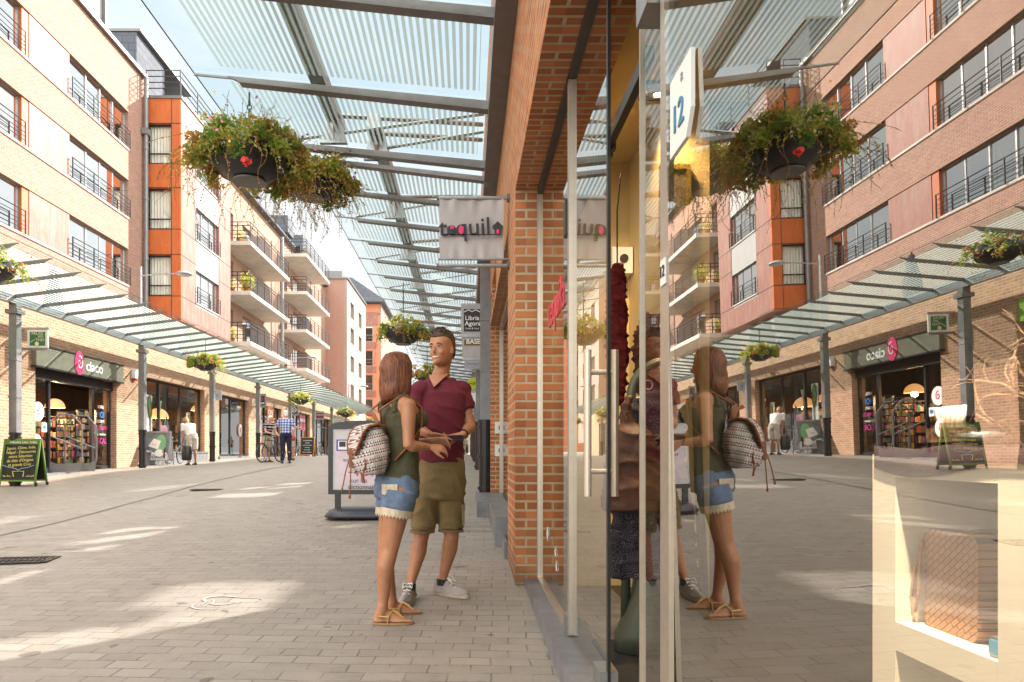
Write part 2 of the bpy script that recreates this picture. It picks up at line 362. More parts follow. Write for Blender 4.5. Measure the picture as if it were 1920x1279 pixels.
# drainage channel: a thin dark joint with a smoother band beside it
pts = [gp(x, y) for x, y in ((-260, 1062), (0, 1005), (100, 983), (200, 957), (300, 930), (400, 903), (480, 885), (560, 871))]
def strip(pts, w0, w1, dz):
    m = MB(); vs = []
    for i, p in enumerate(pts):
        d = (pts[min(i+1, len(pts)-1)] - pts[max(i-1, 0)]); n = Vector((-d.y, d.x, 0)).normalized()
        for w in (w0, w1): q = p + n * w; vs.append((q.x, q.y, g(q.x, q.y) + dz))
    m.add(vs, [(2*i, 2*i+1, 2*i+3, 2*i+2) for i in range(len(pts)-1)]); return m
fine = []
for a, b in zip(pts, pts[1:]): fine += [a.lerp(b, k/12) for k in range(12)]
M['joint'] = mat('dark_joint', (.05, .045, .04), .8)
M['band'] = mat('smooth_kerb_band', (.265, .24, .212), .6, 0, .15, 3, coord='pos')
tag(strip(fine, .03, .30, .006).build('road_band', M['band']), 'smooth pale band along the drainage joint', None, None, 'structure')
tag(strip(fine, -.009, .011, .010).build('road_joint', M['joint']), 'dark drainage joint across the paving', None, None, 'structure')

def grate(px, py, w, l, label, rz=0):
    c = gp(px, py); t = thing('drain_grate', label, 'drain grate', c, 'drain grates in the paving')
    m = MB(); m.box(-w/2, w/2, -l/2, l/2, .002, .006); m.build('pit', M['black'], t, world=False)
    m = MB()
    for s in (-1, 1): m.box(s*w/2-.02, s*w/2+.02, -l/2, l/2, .004, .016)
    for s in (-1, 1): m.box(-w/2+.02, w/2-.02, s*l/2-.02, s*l/2+.02, .004, .016)
    n = int(w/.05)
    for i in range(1, n): x = -w/2 + i*w/n; m.box(x-.011, x+.011, -l/2+.02, l/2-.02, .004, .014)
    m.box(-w/2+.02, w/2-.02, -.02, .02, .005, .0145)
    m.build('bars', M['cast'], t, world=False)
    t.rotation_euler = (0, math.atan(.0), rz)
grate(40, 1052, .5, .32, 'cast iron drain grate in the paving nearest the left edge of the photo', .15)
grate(388, 919, .5, .3, 'cast iron drain grate far out in the middle of the street', .1)
grate(640, 1250, .001, .001, 'x') if False else None

# ---------------------------------------------------------------- walls with openings
def holed(m, u0, u1, z0, z1, holes, put):
    us = sorted({u0, u1, *[h[0] for h in holes], *[h[1] for h in holes]}); us = [u for u in us if u0 <= u <= u1]
    zs = sorted({z0, z1, *[h[2] for h in holes], *[h[3] for h in holes]}); zs = [z for z in zs if z0 <= z <= z1]
    for a, b in zip(us, us[1:]):
        run = None
        for c, d in zip(zs, zs[1:]):
            um, zm = (a+b)/2, (c+d)/2
            if any(h[0] < um < h[1] and h[2] < zm < h[3] for h in holes):
                if run: put(a, b, run[0], run[1]); run = None
            else: run = (run[0], d) if run else (c, d)
        if run: put(a, b, run[0], run[1])
def wall_x(xf, t, u0, u1, z0, z1, holes, m=None):    # wall in a plane of constant x, thickness t away from the street
    m = m or MB(); holed(m, u0, u1, z0, z1, holes, lambda a, b, c, d: m.box(xf - t, xf, a, b, c, d)); return m
def wall_y(yf, t, u0, u1, z0, z1, holes, m=None):
    m = m or MB(); holed(m, u0, u1, z0, z1, holes, lambda a, b, c, d: m.box(a, b, yf, yf + t, c, d)); return m
random.seed(7)
def curtain(m, x, y0, y1, z0, z1, axis='x', amp=.03, per=.12):
    n = max(4, int(abs(y1-y0)/per*4)); vs = []
    for i in range(n+1):
        u = y0+(y1-y0)*i/n; d = amp*math.sin(i*PI/2)+random.uniform(-.006, .006)
        for z in (z0, z1): vs.append((x+d, u, z) if axis == 'x' else (u, x+d, z))
    m.add(vs, [(2*i, 2*i+2, 2*i+3, 2*i+1) for i in range(n)])
def window_x(par, xf, y0, y1, z0, z1, panes, frame=None, rec=.14, curt=.6, rail=True, railm=None, sill=True):
    # window in a street-facing wall (+x), recessed by rec; with frame, panes, curtain, dim room and rail
    xg = xf - rec; fr = MB(); w = .055
    fr.box(xg-.06, xg, y0, y1, z1-w, z1); fr.box(xg-.06, xg, y0, y1, z0, z0+w)
    st = [y0] + [y0+(y1-y0)*p for p in panes] + [y1]
    for i, y in enumerate(st):
        a = .0 if i == 0 else (-w if i == len(st)-1 else -w/2); fr.box(xg-.06, xg, y+a, y+a+w, z0+w, z1-w)
    f = fr.build('window', frame or M['frame_grey'], par)
    p = MB()
    for a, b in zip(st, st[1:]):
        k = random.uniform(-.012, .012); p.add([(xg-.03+k, a+w*.6, z0+w), (xg-.03-k, b-w*.6, z0+w), (xg-.03-k, b-w*.6, z1-w), (xg-.03+k, a+w*.6, z1-w)], [(0, 1, 2, 3)])
    p.build('pane', M['glass'], f)
    if curt:
        c = MB()
        for a, b in zip(st, st[1:]):
            r = random.random()
            if r < curt: curtain(c, xg-.2, a+.03, b-.03, z0, z1)
            elif r < curt+.25:
                h = random.uniform(.25, .45)*(b-a); curtain(c, xg-.2, a+.03, a+h, z0, z1)
        if c.f: c.build('curtain', M['curtain'], f)
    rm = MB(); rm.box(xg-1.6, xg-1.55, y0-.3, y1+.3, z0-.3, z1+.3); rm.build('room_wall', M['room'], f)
    if sill: s = MB(); s.box(xf-rec, xf+.05, y0, y1, z0-.05, z0-.001); s.build('sill', M['concrete'], f)
    if rail:
        r = MB(); x = xf+.09
        for zz in (.12, .24, .36, .52, .68): r.tube([(x, y0, z0+zz), (x, y1, z0+zz)], .011 if zz < .6 else .016, 6)
        k = max(2, round((y1-y0)/1.35))
        for i in range(k+1): y = y0+.02+(y1-y0-.04)*i/k; r.box(x-.02, x+.02, y-.015, y+.015, z0-.02, z0+.70)
        r.build('window_rail', railm or M['dark'], f)
    return f
ROWS = [(6.62, 8.10), (9.32, 10.84), (12.06, 13.56)]
ROWS = [(a+CAMZ, b+CAMZ) for a, b in ROWS]

# ---------------------------------------------------------------- brick apartment building (left)
A = thing('brick_apartment_building', 'long pale brick apartment building with rows of railed windows and pink panels', 'building', (-13.5, 20, 5))
XF = -13.5
wins = [(3.6, 7.6), (10.3, 14.3), (16.75, 20.75), (23.2, 27.2)]
holes = []
for z0, z1 in ROWS:
    holes += [(3.6, 27.2, z0, z1)]
wall_x(XF, .35, 0, 28.6, 4.2, 16.7, holes).build('wall', M['brick_pale'], A)
m = MB(); m.box(XF-9, XF-.36, 28.2, 28.58, 4.2, 16.7); m.box(XF-9, XF-.36, 0, .35, 4.2, 16.7); m.box(XF-9, XF-8.6, .36, 28.19, 4.2, 16.7); m.build('rear_wall', M['brick_pale'], A)
m = MB(); m.box(XF-9, XF-.355, .36, 28.19, 16.45, 16.69); m.build('roof', M['slate'], A)
for z0, z1 in ROWS:
    for i, (a, b) in enumerate(wins):
        window_x(A, XF, a, b, z0, z1, (.3, .53, .76), curt=.7, rec=.13)
    ends = [(0 + 7.6, 10.3), (14.3, 16.75), (20.75, 23.2)]
    for a, b in ends:
        p = MB(); p.box(XF-.16, XF-.02, a+.32 if a > 14 else a, b, z0, z1); p.build('facade_panel', M['panel_pink'], A)
        p = MB(); p.box(XF-.14, XF-.04, a, a+.315, z0, z1); p.build('panel_edge', M['panel_orange'], A) if a > 14 else None
    p = MB(); p.box(XF-.02, XF+.045, 0, 27.2, z0-.07, z0-.002); p.build('sill_course', M['concrete'], A)
    p = MB(); p.box(XF-.2, XF+.01, 3.6, 27.2, z1-.03, z1+.02); p.build('lintel', M['render_peach'], A)
m = MB(); m.box(XF-.4, XF+.1, 0, 28.6, 16.7, 16.82); m.box(XF+.02, XF+.16, 0, 28.5, 16.60, 16.74); m.build('coping', M['steel'], A)
# roof dormer box and penthouse
m = MB(); m.box(XF-3, XF-.05, 4, 25.3, 16.83, 19.4); d = m.build('dormer', M['panel_white'], A)
m = MB(); m.box(XF-.06, XF+.12, 4, 25.4, 19.4, 19.5); m.box(XF-.049, XF+.1, 25.3, 25.4, 16.83, 19.4); m.build('dormer_edge', M['steel'], d)
for a in (8, 12, 16.5, 21):
    window_x(A, XF+.06, a, a+3.4, 17.2, 19.2, (.33, .66), rec=.08, rail=False, sill=False, curt=.3)
m = MB(); m.box(-17.2, -13.9, 28.7, 31.3, 15.9, 18.7); ph = m.build('slate_penthouse', M['slate'], A)
m = MB(); m.box(-17.4, -13.7, 28.65, 34, 18.71, 18.82); m.build('penthouse_roof', M['steel'], ph)
# downpipe with hopper at the corner
m = MB(); m.tube([(-13.33, 28.35, 4.5), (-13.33, 28.35, 16.6)], .085, 10); m.box(-13.46, -13.2, 28.2, 28.5, 14.2, 14.45)
for z in (6.5, 9, 11.5, 13.6): m.tube([(-13.33, 28.35, z), (-13.33, 28.35, z+.1)], .105, 10)
m.build('downpipe', M['post'], A)

# ---------------------------------------------------------------- orange bay building
B = thing('orange_panelled_building', 'bay building clad in orange and faded pink panels jutting out beside the brick facade', 'building', (-12, 28.6, 6.5))
XB = -12.0; YB = 28.6; YE = 34.6; ZB0 = 6.55; ZB1 = 15.85
rows_b = [(7.6, 9.3), (10.4, 12.1), (13.15, 14.8)]
fh = [(-13.42, -12.42, a, b) for a, b in rows_b]
wall_y(YB+.02, .2, -13.5, XB-.001, ZB0, ZB1, fh).build('front_panels', M['panel_orange'], B)
sh = [(30.2, 33.0, a+.05, b-.2) for a, b in rows_b]
wall_x(XB, .2, YB+.22, YE, ZB0, ZB1, [(30.2, 33.0, 7.5, 15.6)]).build('side_panels', M['panel_pink'], B)
for a, b in zip([7.5]+[h[3] for h in sh], [h[2] for h in sh]+[15.6]): m = MB(); m.box(XB-.18, XB-.02, 30.2, 33.0, a, b); m.build('white_panel', M['panel_white'], B)
m = MB()
for z in [a-.02 for a, b in rows_b] + [b+.02 for a, b in rows_b] + [ZB0+.05]:
    m.box(-13.48, XB+.008, YB+.008, YB+.018, z-.012, z+.012)
    m.box(XB+.001, XB+.007, YB, 30.19, z-.012, z+.012); m.box(XB+.001, XB+.007, 33.01, YE, z-.012, z+.012)
m.box(-12.40, -12.38, YB+.006, YB+.018, ZB0, ZB1)
m.build('panel_joint', M['dark'], B)
for a, b in rows_b:
    f = MB(); y = YB+.14; x0, x1 = -13.42, -12.42
    f.box(x0, x1, y, y+.05, a, a+.06); f.box(x0, x1, y, y+.05, b-.06, b); f.box(x0, x0+.06, y, y+.05, a+.06, b-.06); f.box(x1-.06, x1, y, y+.05, a+.06, b-.06); f.box(x0+.06, x1-.06, y, y+.05, a+.42, a+.47)
    fw = f.build('window', M['dark'], B); p = MB(); p.add([(x0, y+.03, a), (x1, y+.03, a), (x1, y+.03, b), (x0, y+.03, b)], [(0, 1, 2, 3)]); p.build('pane', M['glass_clear'], fw)
    c = MB(); curtain(c, y+.14, x0, x0+.5, a, b, 'y'); curtain(c, y+.14, x0+.5, x1, a, b, 'y'); c.build('curtain', M['curtain'], fw)
    window_x(B, XB-.02, 30.2, 33.0, a+.05, b-.2, (.33, .66), rec=.1, curt=.4)
m = MB(); m.box(-17, -13.0, YB+.23, YE, ZB0+.0, ZB0+.2); m.box(-12.99, XB-.205, YB+.225, YE, ZB0, ZB0+.2); m.build('underside', M['panel_pink'], B)
m = MB(); m.box(-17, XB+.05, YB-.02, YE, ZB1+.001, ZB1+.12); m.build('roof_slab', M['steel'], B)
m = MB()
for zz in (.35, .6, .85, 1.1):
    m.tube([(-13.45, YB+.05, ZB1+.1+zz), (XB-.03, YB+.05, ZB1+.1+zz), (XB-.03, YE, ZB1+.1+zz)], .022, 6)
for x in (-13.45, -12.75, XB-.03): m.box(x-.02, x+.02, YB+.03, YB+.07, ZB1+.12, ZB1+1.22)
for y in (30.5, 32.5, 34.4): m.box(XB-.05, XB-.01, y-.02, y+.02, ZB1+.12, ZB1+1.22)
m.build('roof_railing', M['dark'], B)
m = MB()
for y in (29.3, 31.9): m.prism([(-13.5, 5.2), (-12.3, 5.9), (-12.3, 6.4), (-13.0, 6.54), (-13.5, 6.54)], (0, y, 0), (1, 0, 0), (0, 0, 1), (0, .3, 0))
m.build('corbel', M['render_pale'], B)

# ---------------------------------------------------------------- balcony building
C = thing('balcony_apartment_building', 'peach rendered apartment building with two stacks of long concrete balconies', 'building', (-13.5, 35, 5))
rows_c = [6.15, 8.92, 11.65, 14.35]
ch = []
for z in (7.12, 9.89, 12.62): ch += [(37.6, 39.4, z, z+2.1), (41.0, 43.6, z, z+2.1), (49.3, 51.2, z-.05, z+2.05), (53, 55.4, z-.05, z+2.05)]
wall_x(-13.5, .35, 34.61, 65, 4.2, 16.6, ch).build('wall', M['render_peach'], C)
m = MB(); m.box(-20, -13.86, 34.61, 65, 16.0, 16.3); m.prism([(-13.1, 16.62), (-13.1, 16.75), (-17, 19.5), (-17, 16.62)], (0, 34.61, 0), (1, 0, 0), (0, 0, 1), (0, 30, 0)); m.build('roof', M['slate'], C)
for a, b, c, d in ch: window_x(C, -13.5, a, b, c, d, (.5,), rec=.15, curt=.4, rail=False, sill=False)
for y in (36.5, 41.5, 49.5, 54): m = MB(); m.box(-14.6, -13.0, y, y+1.6, 17.0, 18.2); m.build('dormer', M['slate'], C)
def balcony(y0, y1, zt, xo):
    s = MB(); s.prism([(-13.499, zt-.22), (xo, zt-.22), (xo, zt), (-13.499, zt)], (0, y0, 0), (1, 0, 0), (0, 0, 1), (0, y1-y0, 0))
    s = s.build('balcony', M['concrete'], C)
    r = MB()
    for zz in (.16, .26, .36, .46, .56, .66): r.box(xo-.07, xo-.055, y0+.03, y1-.03, zt+zz, zt+zz+.03)
    for zz in (.16, .36, .56): r.box(-13.45, xo-.06, y0+.03, y0+.045, zt+zz, zt+zz+.03)
    for zz in (.85, 1.05): r.tube([(-13.45, y0+.04, zt+zz), (xo-.05, y0+.04, zt+zz), (xo-.05, y1-.04, zt+zz)], .025, 6)
    k = max(3, round((y1-y0)/1.3))
    for i in range(k+1): y = y0+.04+(y1-y0-.08)*i/k; r.box(xo-.065, xo-.03, y-.02, y+.02, zt-.1, zt+1.05)
    for x in (-13.4, -12.6): r.box(x-.02, x+.02, y0+.02, y0+.06, zt, zt+1.05)
    r.build('balcony_rail', M['dark'], s)
    d = MB(); d.prism([(-13.499, 0), (-12.3, 0), (-12.3, 1.3), (-12.8, 1.9), (-13.499, 1.9)], (0, (y0+y1)/2+1.2, zt+.01), (1, 0, 0), (0, 0, 1), (0, .12, 0)); d.build('divider', M['render_pale'], s)
for z in rows_c[:3]: balcony(37.4, 45.5, z+CAMZ*0+.95, -11.85)
for z in rows_c: balcony(48.9, 57.1, z+.9, -11.5)
m = MB(); m.tube([(-12.9, 47.6, 5), (-12.9, 47.6, 16)], .12, 8); m.build('downpipe', M['post'], C)

# ---------------------------------------------------------------- far brick block and far pink building
D = thing('far_brick_building', 'tall brick block with a bare end wall beyond the balconies', 'building', (-13, 65, 4))
m = MB(); m.box(-22, -11.72, 65.01, 65.4, 2, 17.5); m.build('end_wall', M['brick_red'], D)
dh = []
for z in (6.1, 8.9, 11.7, 14.2): dh += [(67, 69, z, z+1.6), (72, 74, z, z+1.6)]
wall_x(-11.45, .3, 65.0, 77, 2, 17.5, dh).build('street_wall', M['render_pale'], D)
for a, b, c, d in dh: window_x(D, -11.45, a, b, c, d, (.5,), rec=.15, rail=False, curt=.3)
m = MB(); m.box(-22, -11.3, 64.9, 77, 17.51, 17.65); m.box(-14, -12.3, 67, 70, 17.66, 18.8); m.build('roof', M['steel'], D)
E = thing('far_red_building', 'far red and pink apartment building with a jutting grey roof', 'building', (-12.6, 84, 3))
eh = []
for z in (5.6, 8.6, 11.6, 14.6): eh.append((-14.6, -11.6, z, z+1.9))
wall_y(84, .3, -18, -10.9, 1, 19.2, eh).build('front_wall', M['panel_red'], E)
m = MB()
for b_ in ((-14.8, -11.2, 83.95, 83.99, 7.75, 8.55), (-14.8, -11.2, 83.95, 83.99, 10.75, 11.55), (-14.8, -11.2, 83.95, 83.99, 13.75, 14.55), (-16, -11.0, 83.93, 83.99, 16.6, 18.2)): m = MB(); m.box(*b_); m.build('pink_band', M['panel_pink'], E)
for a, b, c, d in eh:
    f = MB(); f.box(a, b, 84.1, 84.16, c, c+.08); f.box(a, b, 84.1, 84.16, d-.08, d)
    for x in (a, (a+b)/2-.05, b-.1): f.box(x, x+.1, 84.1, 84.16, c+.08, d-.08)
    f.box(a, b, 83.9, 83.94, c+.75, c+.8); f.box(a, b, 83.9, 83.94, c+.4, c+.43)
    fw = f.build('window', M['frame_grey'], E); p = MB(); p.add([(a, 84.13, c), (b, 84.13, c), (b, 84.13, d), (a, 84.13, d)], [(0, 1, 2, 3)]); p.build('pane', M['glass'], fw)
    c_ = MB(); curtain(c_, 84.4, a, b, c, d, 'y', .04, .3); c_.build('curtain', M['curtain'], fw)
m = MB(); m.box(-10.9, -10.6, 84, 104, 1, 19.2); m.build('side_wall', M['render_peach'], E)
m = MB(); m.prism([(-18.5, 19.3), (-10.0, 19.3), (-10.0, 19.5), (-14, 22.2), (-18.5, 22.2)], (0, 82.9, 0), (1, 0, 0), (0, 0, 1), (0, 22, 0)); m.build('roof', M['slate'], E)
# distant street end
Fb = thing('street_end_building', 'small distant gabled house closing the street', 'building', (-6, 130, 0))
m = MB(); m.box(-9, 4, 130, 136, -2, 9); m.build('wall', M['render_pale'], Fb)
m = MB(); m.prism([(-9.3, 9), (4.3, 9), (1, 13.5), (-5, 13.5)], (0, 129.7, 0), (1, 0, 0), (0, 0, 1), (0, 7, 0)); m.build('roof', M['slate'], Fb)
m = MB(); m.box(-5.2, -3.8, 129.2, 129.69, 0, 17.5); m.build('chimney_tower', M['concrete'], Fb)
m = MB()
for i in range(5):
    for j in range(3): m.box(-7.5+i*2.2, -6.4+i*2.2, 129.9, 129.98, 1+j*2.8, 2.6+j*2.8)
m.build('window', M['dark'], Fb)

random.seed(31); q = MB(); c = gp(428, 1128)
for r0, w_, a0, a1 in ((.16, .035, 0, 4.2), (.10, .03, 2.5, 6.0), (.22, .02, 3.3, 5.1)):
    n = 22; vs = []
    for i in range(n+1):
        a = a0+(a1-a0)*i/n; rr = r0*(1+.22*math.sin(3*a+1)); ww = w_*(.4+.6*abs(math.sin(i*.9)))*math.sin(PI*(i+.5)/(n+1))
        for d_ in (-ww/2, ww/2): x_, y_ = c.x+(rr+d_)*math.cos(a)*1.2, c.y+(rr+d_)*math.sin(a)*.8; vs.append((x_, y_, g(x_, y_)+.0045))
    q.add(vs, [(2*i, 2*i+1, 2*i+3, 2*i+2) for i in range(n)])
tag(q.build('paint_stain', mat('dried_pale_paint', (.40, .39, .38), .5, coord='pos')), 'dried pale paint stain on the sunlit paving in front of the couple', 'stain')
# shallow ridge of uneven setts beside the shop steps
for k, (x0, x1, y0) in enumerate(((-.25, .25, 7.35), (-.1, .3, 7.65), (-.2, .28, 7.95))):
    q = MB(); x = x0
    while x < x1 - .05:
        w_ = random.uniform(.12, .19); zz = g(x, y0); q.box(x, x+w_-.008, y0, y0+.13, zz-.03, zz+.012+.012*random.random()); x += w_
    tag(q.build('paving_setts', M['band']), None, None, None, 'structure')
# ---------------------------------------------------------------- brick shop row on the left
XS = -10.5
SH = thing('brick_shop_row', 'single storey brick row of shops under the left glass canopy', 'shop building', (-10.5, 20, 0))
ops = [(9.6, 13.9, -.5, 3.45), (16.6, 20.45, -.5, 3.60), (22.2, 27.3, 1.0, 3.5), (28.9, 32.8, .82, 3.5), (34.8, 38.6, .6, 3.45), (40.3, 45.6, .6, 3.5), (47.2, 52.4, .6, 3.5), (54, 60, .6, 3.5)]
wall_x(XS, .4, 0, 64.99, -1, 4.62, ops).build('wall', M['brick_shop'], SH)
m = MB(); m.box(-13.49, XS-.41, 0, 64.9, 4.3, 4.45); m.build('terrace', M['concrete'], SH)
m = MB(); m.box(XS-.42, XS+.03, 0, 64.99, 4.621, 4.68); m.build('coping', M['blue_stone'], SH)
m = MB(); m.box(XS+.001, XS+.06, 22.0, 27.5, 0, 1.0); m.box(XS-.3, XS+.1, 22.0, 27.5, 1.001, 1.05); m.box(XS-.3, XS+.06, 28.8, 32.9, 0.3, .85); m.build('stone_plinth', M['blue_stone'], SH)
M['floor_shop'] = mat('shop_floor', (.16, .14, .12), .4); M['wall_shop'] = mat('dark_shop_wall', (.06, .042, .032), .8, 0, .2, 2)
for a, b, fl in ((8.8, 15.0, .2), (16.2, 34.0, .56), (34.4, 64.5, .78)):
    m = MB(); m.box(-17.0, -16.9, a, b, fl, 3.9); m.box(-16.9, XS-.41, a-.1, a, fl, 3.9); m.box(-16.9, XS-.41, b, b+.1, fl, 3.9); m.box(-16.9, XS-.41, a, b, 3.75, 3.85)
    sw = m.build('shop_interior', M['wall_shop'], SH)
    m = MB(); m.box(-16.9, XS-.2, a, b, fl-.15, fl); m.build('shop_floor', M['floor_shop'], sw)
def shopfront(a, b, z0, z1, divs, tr=None, lab=None):
    x = XS-.18; m = MB(); w = .09
    m.box(x-.08, x, a, b, z1-w, z1); m.box(x-.08, x, a, b, z0, z0+w)
    ys = [a+w/2] + divs + [b-w/2]
    for y in ys: m.box(x-.08, x, y-w/2, y+w/2, z0+w, z1-w)
    if tr:
        for p, q in zip(ys, ys[1:]): m.box(x-.07, x-.01, p+w/2, q-w/2, tr, tr+.07)
    f = m.build('shop_window', M['dark'], SH)
    for p, q in zip(ys, ys[1:]):
        k = MB(); e = random.uniform(-.01, .01); k.add([(x-.04+e, p+w/2, z0+w), (x-.04-e, q-w/2, z0+w), (x-.04-e, q-w/2, z1-w), (x-.04+e, p+w/2, z1-w)], [(0, 1, 2, 3)]); k.build('glass_pane', M['glass_shop'], f)
    return f
shopfront(9.6, 13.9, .15, 3.45, [11, 12.5], 2.5)
shopfront(22.2, 27.3, 1.05, 3.5, [23.7, 25.4])
shopfront(28.9, 32.8, .85, 3.5, [30.8])
shopfront(34.8, 38.6, .78, 3.45, [36, 37.3], 2.75)
shopfront(40.3, 45.6, .78, 3.5, [41.6, 42.9, 44.2], 2.8)
shopfront(47.2, 52.4, .78, 3.5, [48.5, 50.2, 51.3], 2.8)
shopfront(54, 60, .78, 3.5, [55.5, 57, 58.5], 2.8)
# entrance with the fascia sign
gz = g(XS, 18.5); x = XS-.18
m = MB(); m.box(XS+.001, XS+.12, 16.45, 20.6, 3.14, 3.62); fa = m.build('fascia_sign', mat('olive_grey_fascia', (.22, .21, .16), .4, .2), SH)
m = MB(); m.box(XS+.001, XS+.14, 16.42, 20.63, 3.62, 3.66); m.box(XS+.001, XS+.14, 16.42, 20.63, 3.10, 3.14); m.build('fascia_trim', M['dark'], fa)
PINK = mat('pink_letter', (.75, .03, .16), .5, 0, .02); WHT = mat('white_letter', (.85, .85, .83), .5, 0, .02); INK = mat('black_letter', (.02, .02, .025), .5)
def spiral(m, c, right, up, s, d):    # round logo with a spiral cut
    c = Vector(c); r = Vector(right); u = Vector(up); n = r.cross(u)
    m.prism([(s*.52*math.cos(t*PI/12), s*.75*math.sin(t*PI/12)) for t in range(24)], c, r, u, n*d)
def spiral_line(m, c, right, up, s, d, w):
    c = Vector(c); r = Vector(right); u = Vector(up); n = r.cross(u); pts = []
    for i in range(26):
        t = i/25*2.6*PI; rad = s*(.06+.36*i/25); pts.append((rad*math.cos(t)*.85, rad*math.sin(t)*1.1))
    for (a, b), (c2, d2) in zip(pts, pts[1:]):
        e = Vector((c2-a, d2-b)); q = Vector((-e.y, e.x)).normalized()*w/2
        m.prism([(a-q.x, b-q.y), (c2-q.x, d2-q.y), (c2+q.x, d2+q.y), (a+q.x, b+q.y)], c, r, u, n*d)
Yv = (0, 1, 0); Zv = (0, 0, 1)
m = MB(); spiral(m, (XS+.121, 18.25, 3.42), Yv, Zv, .42, .02); lg = m.build('logo', PINK, fa)
m = MB(); spiral_line(m, (XS+.1415, 18.27, 3.42), Yv, Zv, .42, .004, .03); m.build('logo_spiral', WHT, lg)
text('lettering', 'ciaco', .40, (XS+.125, 19.0, 3.38), Yv, Zv, WHT, fa, .012, bold=.006, sx=1.05)
m = MB()      # sliding door header, side lights
m.box(x-.1, x+.06, 16.6, 20.45, 2.86, 3.10)
for a, b in ((16.6, 16.68), (17.42, 17.50), (19.42, 19.52), (20.37, 20.45)): m.box(x-.08, x, a, b, gz-.3, 2.86)
m.box(x-.08, x, 16.68, 17.42, gz-.1, gz+.12); m.box(x-.08, x, 19.52, 20.37, gz-.1, gz+.12)
en = m.build('entrance_frame', M['dark'], SH)
for a, b in ((16.68, 17.42), (19.52, 20.37)): m = MB(); m.add([(x-.04, a, gz), (x-.04, b, gz), (x-.04, b, 2.86), (x-.04, a, 2.86)], [(0,1,2,3)]); m.build('side_light', M['glass_shop'], en)
m = MB(); m.box(XS-.3, XS+.12, 16.5, 20.5, .28, gz-.01); m.build('stone_step', M['blue_stone'], SH)
for k, (y, z) in enumerate(((16.98, 2.05), (16.9, 1.25))):
    m = MB(); m.prism([(.24*math.cos(t*PI/14), .24*math.sin(t*PI/14)) for t in range(28)], (x+.002, y, z), Yv, Zv, (.004, 0, 0)); st = m.build('round_sticker', WHT, en)
    m = MB(); spiral_line(m, (x+.008, y, z), Yv, Zv, .26, .003, .03); m.build('sticker_spiral', PINK, st)
m = MB(); m.box(x-.02, x-.01, 17.16, 17.36, 1.55, 1.78); sg = m.build('door_notice', WHT, en)
m = MB(); m.prism([(.07*math.cos(t*PI/9), .05*math.sin(t*PI/9)) for t in range(18)], (x-.008, 17.26, 1.67), Yv, Zv, (.003, 0, 0)); m.build('blue_eye_mark', mat('blue_mark', (.02, .2, .6), .5), sg)
BLUE = mat('blue_letter', (.03, .25, .7), .5); MAG = mat('magenta_letter', (.6, .03, .3), .5)
for s_, z, c_, sz in (('VOTRE', 2.35, WHT, .13), ('MOI', 2.12, BLUE, .26), ("J'ACHETE", 1.93, WHT, .12), ('COOPERATIVE', 1.74, MAG, .15), ('Et je consomme', 1.56, WHT, .1), ('LOCAL', 1.36, MAG, .24)):
    text('window_writing', s_, sz, (x-.03, 19.95, z), Yv, Zv, c_, en, .002, sx=.8)
# alarm box
m = MB(); m.box(XS+.001, XS+.12, 21.35, 21.6, 3.35, 3.65); ab = m.build('alarm_box', M['white'], SH)
m = MB(); m.box(XS+.02, XS+.11, 21.4, 21.55, 3.28, 3.349); m.build('alarm_light', mat('red_plastic', (.6, .05, .03), .4), ab)
# shop signs inside windows
m = MB(); m.box(-11.1, -11.08, 22.35, 23.15, 2.2, 3.0); ps = m.build('pink_poster', PINK, SH); text('lettering', 'ciaco', .24, (-11.07, 22.75, 2.38), Yv, Zv, WHT, ps, .003)
m = MB(); spiral_line(m, (-11.07, 22.8, 2.75), Yv, Zv, .3, .003, .03); m.build('poster_spiral', WHT, ps)
text('window_writing', 'ociaco', .2, (x+.004, 31.9, 3.15), Yv, Zv, WHT, SH, .002)
m = MB(); m.prism([(.25*math.cos(t*PI/14), .3*math.sin(t*PI/14)) for t in range(28)], (x+.004, 32.1, 2.05), Yv, Zv, (.004, 0, 0)); st = m.build('round_sticker', WHT, SH)
m = MB(); spiral_line(m, (x+.010, 32.1, 2.05), Yv, Zv, .26, .003, .03); m.build('sticker_spiral', PINK, st)

# pendant lamps glowing in the shop
GLOW = emit('warm_lamp_glow', (1.0, .55, .22), 6)
def pendant(c, r, label):
    t = thing('pendant_lamp', label, 'lamp', c, 'woven dome lamps in the shop windows'); q = MB(); q.smooth = True
    q.lathe([(r*math.cos(a), r*1.0*math.sin(a)) for a in [k*PI/18 for k in range(0, 9)]], (0,0,0), 18); q.build('lamp_shade', SHADE, t, world=False)
    q = MB(); q.tube([(0,0,r), (0,0,3.7-c[2])], .01, 6); q.build('cord', M['black'], t, world=False)
    q = MB(); q.ell((0,0,r*.35), .06, .06, .06, 10, 6); q.build('bulb', GLOW, t, world=False)
    ld = bpy.data.lights.new('pendant_light', 'POINT'); ld.energy = 45; ld.color = (1, .62, .32); ld.shadow_soft_size = .08; lo = bpy.data.objects.new('pendant_light', ld); COL.objects.link(lo); lo.parent = t; lo.location = (0, 0, -.05)
q = N('woven_shade'); em = q.n('ShaderNodeEmission'); em.inputs[0].default_value = (1, .5, .2, 1); em.inputs[1].default_value = .55; df = q.bsdf((.6, .35, .17), .8); ad = q.n('ShaderNodeAddShader'); q.l(em.outputs[0], ad.inputs[0]); q.l(df.outputs[0], ad.inputs[1]); SHADE = q.out(ad)
pendant((-12.0, 17.9, 2.55), .3, 'upper dome lamp seen just inside the left edge of the open shop entrance')
pendant((-12.6, 17.9, 2.1), .26, 'lower dome lamp seen just inside the left edge of the open shop entrance')
pendant((-12.2, 20.2, 2.35), .27, 'dome lamp at the right side of the open shop entrance')
pendant((-11.6, 24.0, 2.4), .3, 'dome lamp in the left pane of the wide shop window')
